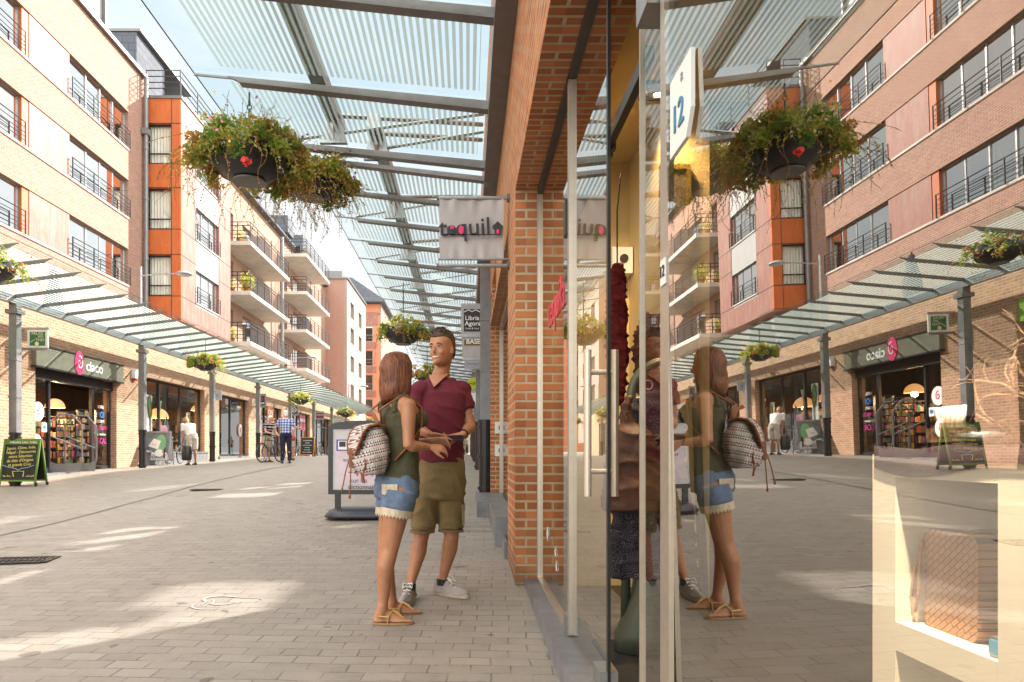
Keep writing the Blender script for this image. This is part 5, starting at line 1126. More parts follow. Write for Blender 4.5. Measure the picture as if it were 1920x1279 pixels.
# ---------------------------------------------------------------- bicycles
def bicycle(c, rz, label, rr=.33, frame=None, lean=0.0, group='bicycles by the left shops'):
    t = thing('bicycle', label, 'bicycle', c, group); t.rotation_euler = (lean, 0, rz); fr = frame or M['dark']
    for x in (-.53, .53):
        q = MB(); q.torus((x, 0, rr), rr-.02, .02, (0,1,0), 28, 6); w = q.build('wheel', M['rubber'], t, world=False); q = MB(); q.torus((x, 0, rr), rr-.045, .01, (0,1,0), 28, 4)
        for k in range(14): a = k*2*PI/14; q.tube([(x, 0, rr), (x+(rr-.045)*math.cos(a), 0, rr+(rr-.045)*math.sin(a))], .0025, 3)
        q.tube([(x, -.04, rr), (x, .04, rr)], .02, 8); q.build('rim', M['steel_lt'], w, world=False)
    q = MB(); bb = (-.08, 0, .28); st = (-.22, 0, .78); hd = (.34, 0, .80); hb = (.40, 0, .62)
    for a, b in ((bb, st), (st, hd), (bb, hb), (hd, hb), (bb, (-.53, 0, rr)), (st, (-.53, 0, rr))): q.tube([a, b], .016, 8)
    q.build('frame', fr, t, world=False); q = MB(); q.tube([hb, (.53, 0, rr)], .014, 8); q.tube([hd, (.31, 0, .93)], .014, 8); q.build('fork', fr, t, world=False)
    q = MB(); q.tube([(.2, -.28, .96), (.31, -.2, .95), (.33, 0, .94), (.31, .2, .95), (.2, .28, .96)], .012, 8); q.build('handlebar', M['dark'], t, world=False)
    q = MB(); q.smooth = True; q.ell((-.25, 0, .90), .13, .07, .035, 14, 8); q.tube([(-.22, 0, .78), (-.245, 0, .88)], .012, 6); q.build('saddle', M['black'], t, world=False)
    q = MB(); q.torus((-.08, 0, .28), .08, .008, (0,1,0), 18, 5); q.tube([(-.08, -.09, .28), (.04, -.09, .2)], .01, 6); q.tube([(-.08, .09, .28), (-.2, .09, .36)], .01, 6); q.build('pedals', M['dark'], t, world=False); return t
bicycle(gp(503, 867.5) + Vector((0, .35, 0)), math.radians(250), 'dark bicycle held by the old man in the striped shirt', .35)
bx = gp(299, 866); bicycle(Vector((-10.0, 23.3, g(-10, 23.3))), math.radians(92), 'black bicycle parked behind the silver framed board')
bicycle(Vector((-10.0, 39.5, g(-10, 39.5))), math.radians(95), 'dark bicycle leaning by the shop behind the chalkboard')
bicycle(Vector((-10.0, 46.5, g(-10, 46.5))), math.radians(88), 'dark bicycle parked under the dark red blade sign')
bicycle(Vector((-10.0, 49.5, g(-10, 49.5))), math.radians(91), 'dark bicycle farthest along the left shop fronts')

# flower pots and chairs on balconies
def pot(c, r, label, n=260, s=.09):
    t = thing('potted_plant', label, 'potted plant', c, 'potted plants on the balconies'); q = MB(); q.smooth = True; q.lathe([(0.001, 0), (r*.7, 0), (r, r*1.6), (r*.9, r*1.6)], c, 14); q.build('pot', mat('terracotta_pot', (.35, .13, .06), .8) if 'tp' not in M else M['tp'], t)
    q = MB(); clump(q, Vector(c)+Vector((0, 0, r*2.6)), r*2.2, n, s, 2, 1.1); tag(q.build('foliage', LM, t), None, None, None, 'stuff')
M['tp'] = mat('terracotta_pot', (.35, .13, .06), .8)
ZBL = [7.1, 9.87, 12.6]
pot((-12.2, 37.8, ZBL[1]), .22, 'large bright green plant at the corner of the middle balcony', 420, .11); pot((-13.0, 37.8, ZBL[1]), .15, 'small potted plant beside the large one on the middle balcony', 120)
pot((-12.6, 37.8, ZBL[2]), .18, 'potted plant on the top balcony of the first stack', 200); pot((-13.2, 38.2, ZBL[0]), .2, 'potted plant on the lowest balcony of the first stack', 220)
def chair(c, mm, label, rz=0):
    t = thing('balcony_chair', label, 'chair', c, 'chairs on the balconies'); t.rotation_euler = (0, 0, rz); q = MB(); q.box(-.22, .22, -.22, .22, .42, .46); q.build('seat', mm, t, world=False); q = MB(); q.box(-.22, -.19, -.22, .22, .46, .88); q.build('backrest', mm, t, world=False)
    for a in (-.2, .2):
        for b in (-.2, .2): q = MB(); q.tube([(a, b, 0), (a*.9, b*.9, .42)], .018, 6); q.build('leg', mm, t, world=False)
NB = mat('navy_plastic', (.02, .025, .06), .4)
chair((-12.6, 49.8, 9.85), NB, 'left navy chair on the third balcony of the far stack', .4); chair((-12.0, 49.8, 9.85), NB, 'right navy chair on the third balcony of the far stack', 2.6)
chair((-12.6, 50.2, 7.1), mat('red_plastic_chair', (.4, .06, .04), .5), 'red chair on the lowest balcony of the far stack', .3); chair((-12.3, 38.8, 7.15), M['dark'], 'dark chair on the lowest balcony of the near stack', 1)
chair((-12.4, 50.5, 15.3), M['dark'], 'dark chair on the highest balcony of the far stack', 1.2)

# ---------------------------------------------------------------- goods behind the near shop windows
def wov():
    q = N('woven_leather'); b = q.n('ShaderNodeTexBrick'); mpn = q.n('ShaderNodeMapping'); mpn.inputs['Rotation'].default_value = (0, 0, .7)
    cb = q.n('ShaderNodeCombineXYZ'); sp = q.n('ShaderNodeSeparateXYZ'); q.l(q.pos(), sp.inputs[0]); q.l(sp.outputs[1], cb.inputs[0]); q.l(sp.outputs[2], cb.inputs[1]); q.l(cb.outputs[0], mpn.inputs[0]); q.l(mpn.outputs[0], b.inputs['Vector'])
    for k, v in (('Scale', 1), ('Mortar Size', .0014), ('Brick Width', .024), ('Row Height', .012), ('Mortar Smooth', .6)): b.inputs[k].default_value = v
    for k, v in (('Color1', (.48, .23, .09)), ('Color2', (.40, .18, .065)), ('Mortar', (.07, .035, .015))): b.inputs[k].default_value = (*v, 1)
    s = q.bsdf(b.outputs[0], .5); q.l(q.bump(q.math('MULTIPLY', b.outputs[1], -1), .8, .004), s.inputs['Normal']); return q.out(s)
WV = wov()
def rbox(m, x0, x1, y0, y1, z0, z1, r):     # upright slab with rounded outline in y,z
    pts = []
    for cx, cz, a0 in ((y1-r, z1-r, 0), (y0+r, z1-r, 90), (y0+r, z0+r, 180), (y1-r, z0+r, 270)):
        for k in range(5): a = math.radians(a0+k*22.5); pts.append((cx+r*math.cos(a), cz+r*math.sin(a)))
    m.prism(pts, (x0, 0, 0), Yv, Zv, (x1-x0, 0, 0))
t = thing('woven_clutch_bag', 'tan woven leather clutch with a wrist strap standing on the white cabinet shelf', 'bag', (1.02, 1.4, .674)); q = MB(); rbox(q, .995, 1.035, 1.33, 1.485, .674, .885, .02); q.build('body', WV, t)
TANL = mat('tan_strap', (.3, .16, .07), .5); q = MB(); q.tube([(1.0, 1.486, .87), (.985, 1.50, .80), (.985, 1.515, .73), (.985, 1.50, .70), (.985, 1.49, .74), (.99, 1.488, .86)], .004, 6); q.build('wrist_strap', TANL, t)
t = thing('woven_clutch_bag', 'darker olive woven bag partly hidden behind the tan clutch', 'bag', (1.09, 1.3, .674)); q = MB(); rbox(q, 1.075, 1.115, 1.235, 1.47, .674, .885, .02); q.build('body', mat('olive_woven_leather', (.14, .12, .06), .6, 0, .3, 90, bump=.5, bs=160), t)
t = thing('wrist_watch', 'small silver watch box at the front of the cabinet shelf', 'watch', (.98, 1.25, .674)); q = MB(); q.box(.965, 1.0, 1.226, 1.262, .674, .71); q.build('box', M['steel_lt'], t); q = MB(); q.box(.961, .9645, 1.23, 1.258, .68, .705); q.build('dial', mat('blue_dial', (.1, .35, .55), .2), t)
PUR = mat('dark_purple_cloth', (.02, .009, .016), 1.0, bump=.3, bs=30)
t = thing('draped_cloth', 'dark purple cloth draped over the top of the white cabinet', 'cloth', (1.1, 1.3, 1.046)); q = MB(); q.smooth = True; vs = []; n = 30
for j in range(9):
    for i in range(n+1):
        y = 1.585-.9*i/n; u = j/8
        if u < .25: x = .945; z = 1.05-.028*(1-u/.25)*(1+.6*math.sin(i*.35))-.01
        else: x = .945+(u-.25)*.52; z = 1.052+.006*math.sin(i*.7+j)+.006
        vs.append((x, y, z))
q.add(vs, [(j*(n+1)+i, j*(n+1)+i+1, (j+1)*(n+1)+i+1, (j+1)*(n+1)+i) for j in range(8) for i in range(n)]); q.build('cloth', PUR, t)
BARK = mat('driftwood', (.11, .065, .03), .8, 0, .3, 30, bump=.4)
t = thing('driftwood_branch', 'twisted driftwood branch standing on the cabinet', 'branch', (1.08, 1.25, 1.065)); random.seed(21); q = MB()
def br(p, d, l, r, dep):
    pts = [p]; 
    for k in range(6): d = (d+rv(.25)).normalized(); p = p+d*l/6; pts.append(p)
    q.tube(pts, [r*(1-.1*k) for k in range(7)], 6)
    if dep:
        for k in (2, 3, 5): br(pts[k], (d+rv(.7)).normalized(), l*.7, r*.6, dep-1)
br(Vector((1.08, 1.25, 1.07)), Vector((-.15, -.1, 1)), .16, .010, 3); br(Vector((1.06, 1.22, 1.09)), Vector((0, .5, .8)), .18, .008, 2); br(Vector((1.08, 1.30, 1.09)), Vector((0, .9, .45)), .20, .006, 1); q.build('twigs', BARK, t)
t = thing('candle_box', 'wooden box holding a row of pale upright candles on the cabinet', 'candle box', (1.02, 1.42, 1.065)); q = MB(); q.box(.985, 1.035, 1.385, 1.465, 1.07, 1.10); q.build('box', BARK, t); q = MB(); q.smooth = True
for k in range(6): y = 1.392+k*.0132; q.tube([(1.01, y, 1.10), (1.01+random.uniform(-.006, .006), y+random.uniform(-.004, .004), 1.145)], .005, 8)
q.build('candles', DW, t)
t = thing('glass_pebble_bowl', 'small dish of dark glass pebbles between the candles and the branch', 'dish', (1.0, 1.33, 1.065)); q = MB(); q.smooth = True; q.lathe([(.001, .002), (.03, .004), (.04, .022), (.036, .022)], (1.0, 1.33, 1.064), 16); q.build('dish', M['steel_lt'], t); q = MB(); q.smooth = True
for k in range(9): q.ell((1.0+random.uniform(-.02, .02), 1.33+random.uniform(-.02, .02), 1.083), .011, .011, .008, 8, 5)
q.build('pebbles', mat('dark_glass', (.03, .06, .08), .08), t)
def knit():
    q = N('striped_knit'); sp = q.n('ShaderNodeSeparateXYZ'); q.l(q.pos(), sp.inputs[0]); r = q.n('ShaderNodeValToRGB'); r.color_ramp.interpolation = 'CONSTANT'; e = r.color_ramp.elements; e[0].color = (.35, .1, .12, 1); e[1].position = .3; e[1].color = (.65, .45, .06, 1)
    for p, c in ((.5, (.05, .05, .06)), (.62, (.5, .12, .1)), (.8, (.6, .4, .1))): x = e.new(p); x.color = (*c, 1)
    q.l(q.math('FRACT', q.math('MULTIPLY', sp.outputs[2], 9)), r.inputs[0]); s = q.bsdf(r.outputs[0], .9); q.l(q.bump(q.noise(200, 2), .5), s.inputs['Normal']); return q.out(s)
t = thing('knitted_scarf', 'striped knitted scarf hanging from the driftwood at the right edge', 'scarf', (1.05, 1.2, 1.2)); q = MB(); q.smooth = True
q.rings([[Vector((1.05+.012*math.cos(a)+.004*math.sin(k), 1.165+.07*math.sin(a)*(1-.1*k)+.02*k/5, 1.31-.022*k)) for a in [2*PI*j/14 for j in range(14)]] for k in range(7)]); q.build('cloth', knit(), t)
# doorway display: rounded stand, hanger, leather bag, dark dress, red scarf
GRM = mat('grey_green_stand', (.085, .10, .075), .35, .2)
t = thing('display_stand', 'grey green arched display stand inside the doorway', 'stand', (.86, 3.1, .12)); q = MB(); ar = []
for k in range(13): a = PI*k/12; ar.append((.92+.17*math.cos(PI-a)*.9, 3.2, 1.30+.17*math.sin(a)))
q.smooth = True; q.tube([(.74, 3.2, .25), (.75, 3.2, .8)] + ar + [(1.09, 3.2, .8), (1.12, 3.2, .2)], .022, 10); q.build('arch_tube', GRM, t); q = MB(); q.smooth = True; q.rings([[Vector((.93+rx*math.cos(a), 3.2+.12*math.sin(a), z)) for a in [2*PI*j/18 for j in range(18)]] for rx, z in ((.24, .12), (.24, .2), (.16, .4), (.11, .75), (.10, 1.0))]); q.build('pedestal', GRM, t)
LEA = mat('worn_brown_leather', (.085, .032, .018), .5, 0, .45, 9, bump=.25, bs=50)
t = thing('leather_tote_bag', 'large worn brown leather tote hanging in the doorway', 'bag', (.68, 2.9, .9)); q = MB(); q.smooth = True; rg = []
for z, w, x in ((.80, .125, .70), (.83, .135, .70), (.95, .128, .70), (1.06, .115, .70), (1.12, .085, .695), (1.17, .03, .675), (1.24, .016, .67), (1.28, .014, .685)): rg.append([Vector((x+w*math.cos(a)*.98, 2.88+.045*math.sin(a)*(1 if w > .05 else .3), z)) for a in [2*PI*j/20 for j in range(20)]])
q.rings(rg); meshed(q, 'body', LEA, t, .006, 3, wr=.010, ws=7); q = MB()
for z in (1.215, 1.19): q.tube([(.672, 2.868, z), (.672, 2.86, z)], .006, 10)
q.build('rivet', mat('brass', (.6, .42, .15), .25, 1), t)
PAI = N('dark_paisley'); vo = PAI.n('ShaderNodeTexVoronoi'); vo.inputs['Scale'].default_value = 26; PAI.l(PAI.pos(), vo.inputs[0]); wv = PAI.math('GREATER_THAN', PAI.math('SINE', PAI.math('MULTIPLY', vo.outputs[0], 30)), .75); PAIM = PAI.out(PAI.bsdf(PAI.mix(wv, (.010, .010, .022), (.09, .07, .07)), .85))
t = thing('paisley_dress', 'dark paisley dress hanging behind the leather tote', 'dress', (.8, 3.0, .5)); q = MB(); q.smooth = True; rg = []
for z, w in ((.50, .20), (.62, .19), (.8, .17), (1.0, .14), (1.12, .13), (1.22, .13), (1.27, .09), (1.30, .03)): rg.append([Vector((.82+w*math.cos(a)*(1+.05*math.sin(9*a)), 3.02+.06*math.sin(a)*(1+.15*math.sin(7*a+z*5)), z)) for a in [2*PI*j/36 for j in range(36)]])
q.rings(rg); meshed(q, 'cloth', PAIM, t, .008, 2, wr=.018, ws=9); q = MB(); q.tube([(.72, 3.02, 1.27), (.80, 3.02, 1.31), (.88, 3.02, 1.27)], .006, 6); q.torus((.80, 3.02, 1.345), .02, .003, (0,1,0)); q.build('hanger', M['steel_lt'], t)
REDS = mat('dark_red_scarf', (.15, .010, .012), .9, 0, .5, 25, bump=.5, bs=80)
t = thing('red_scarf', 'dark red scarf hanging high beside the door edge', 'scarf', (.75, 3.4, 1.7)); q = MB(); q.smooth = True; rg = []
for z, w in ((1.30, .03), (1.42, .045), (1.6, .05), (1.8, .045), (1.98, .035), (2.02, .02)): rg.append([Vector((.78+w*math.cos(a)*(1+.2*math.sin(5*a)), 3.55+.03*math.sin(a), z)) for a in [2*PI*j/24 for j in range(24)]])
q.rings(rg); meshed(q, 'cloth', REDS, t, .006, 2, wr=.016, ws=16); q = MB(); q.tube([(.78, 3.55, 2.0), (.78, 3.55, 2.3), (.80, 3.56, 2.5)], .004, 5); q.build('cord', M['black'], t)
t = thing('fringed_shawl', 'brown patterned shawl on a bust beside the picture frame', 'shawl', (.98, 3.6, 1.6)); q = MB(); q.smooth = True; rg = []
for z, w in ((1.36, .09), (1.5, .10), (1.62, .11), (1.72, .09), (1.8, .05)): rg.append([Vector((1.03+w*math.cos(a)*(1+.1*math.sin(7*a)), 3.75+.06*math.sin(a), z)) for a in [2*PI*j/28 for j in range(28)]])
q.rings(rg); meshed(q, 'cloth', mat('brown_patterned_cloth', (.14, .05, .03), .85, 0, .7, 18), t, .006, 2, wr=.02, ws=14)
# ---------------------------------------------------------------- people
def skinmat(name, c):
    q = N(name); f = q.noise(14, 4, q.obj()); col = q.mix(q.ramp(f, .35, .7), tuple(x*.88 for x in c), tuple(min(1, x*1.08) for x in c))
    return q.out(q.bsdf(col, .48, 0, Subsurface_Weight=.08, Subsurface_Scale=.01))
def clothmat(name, c, var=.12, bs=16, b=.35, fine=350):
    q = N(name); mpn = q.n('ShaderNodeMapping'); mpn.inputs['Scale'].default_value = (1, 1, .35); q.l(q.obj(), mpn.inputs[0])
    f = q.noise(9, 4, q.obj()); col = q.mix(q.ramp(f, .3, .7), tuple(x*(1-var) for x in c), tuple(min(1, x*(1+var)) for x in c))
    s = q.bsdf(col, .9); h = q.math('ADD', q.noise(bs, 3, mpn.outputs[0], .6), q.math('MULTIPLY', q.noise(fine, 1, q.obj()), .08)); q.l(q.bump(h, b, .03), s.inputs['Normal']); return q.out(s)
SK1 = skinmat('tanned_skin', (.42, .19, .10)); SK2 = skinmat('fair_skin', (.50, .25, .15)); SK3 = skinmat('pink_skin', (.55, .30, .21))
EYEW = mat('eye_white', (.75, .72, .68), .25); EYED = mat('eye_dark', (.03, .02, .015), .2); TEETH = mat('teeth', (.85, .82, .76), .3); LIP = mat('lip', (.42, .13, .10), .5)
def loft(m, rows, A, B, n=20, ex=1.0):     # rows: (centre, a, b[, skew])
    rg = []
    for c, a, b, *_ in rows:
        c = Vector(c); rg.append([c + A*a*math.copysign(abs(math.cos(t))**ex, math.cos(t)) + B*b*math.copysign(abs(math.sin(t))**ex, math.sin(t)) for t in [2*PI*j/n for j in range(n)]])
    m.rings(rg)
def limb(m, pts, rs, n=14):
    # smooth tube through points with interpolated radii
    P_ = []; R_ = []
    for i in range(len(pts)-1):
        a, b = Vector(pts[i]), Vector(pts[i+1]); 
        for k in range(3): P_.append(a.lerp(b, k/3)); R_.append(rs[i]+(rs[i+1]-rs[i])*(k/3))
    P_.append(Vector(pts[-1])); R_.append(rs[-1]); m.tube(P_, R_, n)
    m.ell(P_[0], R_[0], R_[0], R_[0], 12, 8); m.ell(P_[-1], R_[-1], R_[-1], R_[-1], 12, 8)
def seg(a, b, t): return Vector(a).lerp(Vector(b), t)
def arm(m, s, e, w, k=1.0, bulge=1.0):
    limb(m, [s, seg(s, e, .25), seg(s, e, .6), e, seg(e, w, .25), seg(e, w, .65), w], [r*k for r in (.052, .050*bulge, .042, .036, .040, .031, .024)])
def leg(m, h, kn, a, k=1.0, back=Vector((0, 0, 0))):
    limb(m, [h, seg(h, kn, .35), seg(h, kn, .75), kn, seg(kn, a, .28)+back*.018, seg(kn, a, .6)+back*.008, seg(kn, a, .85), a], [r*k for r in (.090, .080, .062, .053, .056, .042, .032, .033)])
def hand(m, w, d, pn, side, k=1.0, curl=(.35,.4,.45,.5), spread=.12, thumb=.6):
    # w wrist, d direction of fingers, pn palm normal, side +1/-1 puts the thumb along pn x d
    d = Vector(d).normalized(); pn = Vector(pn); pn = (pn-d*pn.dot(d)).normalized(); t = pn.cross(d)*side
    P0 = w+d*.012*k; rg = []
    for u, a, b in ((0, .026, .019), (.03, .036, .017), (.065, .042, .015), (.088, .040, .012)):
        rg.append([P0+d*u*k+t*a*k*math.cos(x)+pn*b*k*math.sin(x) for x in [2*PI*j/14 for j in range(14)]])
    m.rings(rg)
    for i, (off, ln) in enumerate(((.030, .072), (.010, .080), (-.011, .075), (-.030, .060))):
        p = P0+d*.082*k+t*off*k; v = (d+t*(off*spread*12)).normalized(); pts = [p-v*.02*k, p]; a = 0
        for j, f in enumerate((.45, .3, .25)):
            a += curl[i]*(.8 if j == 0 else 1.0); q = (v*math.cos(a)+pn*math.sin(a)).normalized(); p = p+q*ln*f*k; pts.append(p)
        m.tube(pts, [x*k for x in (.0095, .0095, .0085, .008, .0065)], 8); m.ell(p, .0065*k, .0065*k, .0065*k, 8, 6)
    p = P0+d*.025*k+t*.028*k; v = (d*.75+t*thumb+pn*.35).normalized(); pts = [p-v*.01, p+v*.03*k]; v2 = (v+d*.4).normalized(); pts += [pts[-1]+v2*.03*k, pts[-1]+v2*.055*k]; m.tube(pts, [x*k for x in (.014, .012, .010, .008)], 8); m.ell(pts[-1], .008*k, .008*k, .008*k, 8, 6)
def head(m, c, fw, up=Vector((0,0,1)), k=1.0, neck=None, nr=.055, fem=False):
    # c centre of the head, about 0.235 k tall
    fw = Vector(fw).normalized(); up = (up-fw*up.dot(fw)*.0).normalized(); fw = (fw-up*fw.dot(up)).normalized(); sd = fw.cross(up); c = Vector(c)
    prof = [(-.118, .022, .058, -.035), (-.108, .034, .078, .02), (-.088, .050, .086, .045), (-.06, .062, .090, .068), (-.03, .069, .092, .084), (0, .072, .092, .095), (.03, .076, .093, .100), (.06, .075, .090, .096), (.085, .064, .076, .082), (.105, .045, .054, .058), (.117, .018, .02, .026)]
    rg = []
    for z, w, f, b in prof:
        r = []
        for j in range(28):
            t = 2*PI*j/28; cx, sx = math.cos(t), math.sin(t); dd = f*cx if cx > 0 else b*cx
            if cx > 0: dd = f*(cx**.8)
            r.append(c+(sd*w*math.copysign(abs(sx)**.85, sx)+fw*(dd-.004)+up*z)*k)
        rg.append(r)
    m.rings(rg)
    n0 = c+fw*.088*k; m.tube([n0+up*.022*k-fw*.004, n0+fw*.010*k-up*.004*k, n0+fw*.019*k-up*.030*k, n0+fw*.004*k-up*.040*k], [.006*k, .007*k, .0105*k, .006*k], 8)     # nose
    m.ell(c+fw*.078*k-up*.098*k, .022*k, .022*k, .018*k, 10, 8)        # chin
    for s_ in (-1, 1):
        m.ell(c+sd*s_*.077*k-fw*.012*k-up*.014*k, .010*k, .017*k, .030*k, 10, 8, (sd, fw, up))      # ears
        m.ell(c+sd*s_*.036*k+fw*.068*k-up*.030*k, .022*k, .018*k, .020*k, 10, 8, (sd, fw, up))
        m.ell(c+sd*s_*.028*k+fw*.080*k+up*.024*k, .024*k, .012*k, .008*k, 10, 8, (sd, fw, up))
    if neck is not None: m.tube([c-up*.05*k-fw*.03*k, seg(c-up*.05*k-fw*.03*k, neck, .5), neck], [nr*k, nr*k*.95, nr*k*1.15], 16)
    return fw, sd, up
def face(par, c, fw, sd, up, k=1.0, smile=True, brow=None):
    c = Vector(c)
    for s_ in (-1, 1):
        q = MB(); q.smooth = True; e = c+sd*s_*.031*k+fw*.079*k+up*.006*k; q.ell(e-fw*.001*k, .012*k, .008*k, .0048*k, 12, 8, (sd, fw, up)); ey = q.build('eye', EYEW, par); q = MB(); q.smooth = True; q.ell(e+fw*.0045*k, .0055*k, .0045*k, .0048*k, 10, 6, (sd, fw, up)); q.build('iris', EYED, ey)
        q = MB(); q.tube([e+up*.003*k+fw*.006*k-sd*.014*k, e+up*.006*k+fw*.009*k, e+up*.003*k+fw*.006*k+sd*.014*k], .0024*k, 5); q.build('eyelash', EYED, ey)
        q = MB(); q.tube([e+up*.018*k+fw*.009*k-sd*s_*.016*k, e+up*.024*k+fw*.012*k, e+up*.017*k+fw*.004*k+sd*s_*.018*k], [.003*k, .0042*k, .002*k], 6); q.build('eyebrow', brow or EYED, par)
    q = MB(); q.smooth = True; m0 = c+fw*.086*k-up*.062*k
    pts = [m0+sd*x*k+up*(abs(x)**1.6*(1.6 if smile else .2))*k-fw*(x*x*11)*k for x in (-.025, -.016, -.007, 0, .007, .016, .025)]
    if smile:
        q.rings([[p+up*.0042*k*w*math.cos(a)+fw*.003*k*math.sin(a) for a in [2*PI*j/8 for j in range(8)]] for p, w in zip(pts, (.2, .8, 1, 1, 1, .8, .2))]); q.build('teeth', TEETH, par)
        q = MB(); q.smooth = True; q.tube([p-up*.0058*k for p in pts], [.001*k, .003*k, .0038*k, .0042*k, .0038*k, .003*k, .001*k], 6); q.tube([p+up*.0048*k for p in pts], [.001*k, .0022*k, .003*k, .0026*k, .003*k, .0022*k, .001*k], 6); q.build('lips', LIP, par)
    else: q.tube(pts, [.002*k]+[.004*k]*5+[.002*k], 6); q.build('lips', LIP, par)
def shoe(m, a, d, ln=.27, k=1.0, gz=0.0, w=.048):
    d = Vector((d[0], d[1], 0)).normalized(); s = Vector((-d.y, d.x, 0)); o = Vector((a[0], a[1], gz))-d*.065*k
    rg = []
    for u, ww, h in ((0, .5, .055), (.05, .85, .09), (.16, .88, .105), (.30, .82, .10), (.42, .85, .085), (.6, 1.0, .062), (.78, 1.05, .050), (.92, .8, .038), (1.0, .35, .026)):
        r = []
        for j in range(14):
            t = 2*PI*j/14; z = math.sin(t); r.append(o+d*ln*u*k+s*w*ww*k*math.cos(t)*(1 if z < .2 else 1-.45*z)+Vector((0, 0, (.006+h*(z if z > 0 else 0)) if z > -.2 else .004))*k)
        rg.append(r)
    m.rings(rg)

# ======================= woman with the backpack
gW = g(-.45, 4.2)
Y0 = 4.25; Wt = thing('person', 'woman with auburn bob, olive tank top and denim shorts seen from behind', 'person', (-.45, 4.23, gW))
Fd = Vector((.84, .54, 0)).normalized(); Sd = Fd.cross(Vector((0,0,1)))     # Sd points to her right (towards the camera)
def PW(x, y, dy=0): return P(x, y, Y0+dy)
hd = PW(743, 697, -.0); nk = PW(741, 748, 0)
hipR = PW(750, 925, -.09); hipL = PW(738, 925, .09); knR = PW(731, 1032, -.10); knL = PW(724, 1030, .07)
anR = PW(717, 1143, -.12); anL = PW(736, 1132, .09)
shR = PW(766, 762, -.15); shL = PW(722, 760, .17)
elR = PW(766, 836, -.20); wrR = PW(803, 838, -.10)
elL = PW(775, 835, .20); wrL = PW(808, 826, .14)
torsoW = [(PW(744, 930), .155, .105), (PW(744, 905), .168, .115), (PW(748, 880), .158, .105), (PW(752, 850), .128, .092), (PW(752, 825), .124, .09), (PW(752, 800), .138, .105), (PW(753, 783), .148, .118), (PW(750, 768), .155, .102), (PW(746, 755), .160, .075), (PW(743, 746), .12, .06), (PW(742, 738), .06, .052)]
m = MB(); loft(m, torsoW, Sd, Fd)
fw, sd, up = head(m, hd+Vector((.01, 0, 0)), Vector((.90, .42, -.03)), k=.90, neck=nk, nr=.052)
arm(m, shR, elR, wrR, .92); arm(m, shL, elL, wrL, .92)
leg(m, hipR, knR, anR, .98, -Fd); leg(m, hipL, knL, anL, .98, -Fd)
hand(m, wrR, (1, .25, -.12), (-.1, .6, -.7), 1, .9, (.5, .55, .6, .65)); hand(m, wrL, (1, -.1, -.05), (0, -.6, -.6), -1, .9, (.5, .5, .55, .6))
def barefoot(m, a, d, gz, ln=.235, w=.042):
    d = Vector((d[0], d[1], 0)).normalized(); s = Vector((-d.y, d.x, 0)); o = Vector((a[0], a[1], gz+.012))-d*.055; rg = []
    for u, ww, h in ((0, .45, .035), (.06, .72, .06), (.18, .75, .085), (.32, .7, .085), (.45, .78, .065), (.6, .95, .045), (.72, 1.0, .033), (.78, .95, .028)):
        rg.append([o+d*ln*u+s*w*ww*math.cos(t)*(1 if math.sin(t) < 0 else 1-.3*math.sin(t))+Vector((0, 0, .004+h*max(0, math.sin(t)))) for t in [2*PI*j/14 for j in range(14)]])
    m.rings(rg)
    sg = -1
    for i, (off, l, r) in enumerate(((-.028, .052, .011), (-.010, .048, .008), (.005, .043, .0075), (.018, .037, .007), (.030, .030, .007))):
        p = o+d*ln*.76+s*off*(1)+Vector((0, 0, .012)); m.tube([p-d*.02, p+d*l*.6, p+d*l+Vector((0, 0, -.003))], [r, r, r*.85], 8); m.ell(p+d*l, r*.85, r*.85, r*.85, 8, 6)
    m.tube([Vector((a[0], a[1], a[2]+.03)), Vector((a[0], a[1], gz+.05))-d*.012], [.033, .034], 12)
dR = Vector((.95, .06, 0)); dL = Vector((.93, .2, 0))
barefoot(m, anR, dR, gW); barefoot(m, anL, dL, gW)
meshed(m, 'body', SK1, Wt, .0065, 5)
face(Wt, hd+Vector((.01, 0, 0)), fw, sd, up, .90, True)
# hair: a bob falling to the nape
def hairmat(name, c1, c2, sc=120):
    q = N(name); mpn = q.n('ShaderNodeMapping'); mpn.inputs['Scale'].default_value = (1, 1, .06); q.l(q.obj(), mpn.inputs[0]); f = q.noise(sc, 4, mpn.outputs[0], .7); col = q.mix(q.ramp(f, .38, .62), c1, c2)
    s = q.bsdf(col, .38); q.l(q.bump(f, .6, .01), s.inputs['Normal']); return q.out(s)
AUB = hairmat('auburn_hair', (.035, .010, .004), (.30, .092, .026), 110)
m = MB(); hc = hd+Vector((.01, 0, 0)); bk = -fw
rows = []
for z, a, b, off in ((.132, .018, .02, .0), (.126, .042, .047, .0), (.112, .064, .072, .003), (.09, .082, .092, .005), (.06, .093, .105, .008), (.02, .101, .112, .012), (-.03, .104, .112, .016), (-.08, .108, .110, .022), (-.12, .108, .105, .030), (-.15, .098, .088, .040), (-.18, .080, .066, .050), (-.195, .06, .045, .054)):
    rows.append((hc+up*z*.95+bk*(off+.008), a*.92, b*.90*(1 if z > -.02 else .86)))
loft(m, rows, sd, fw, 24)
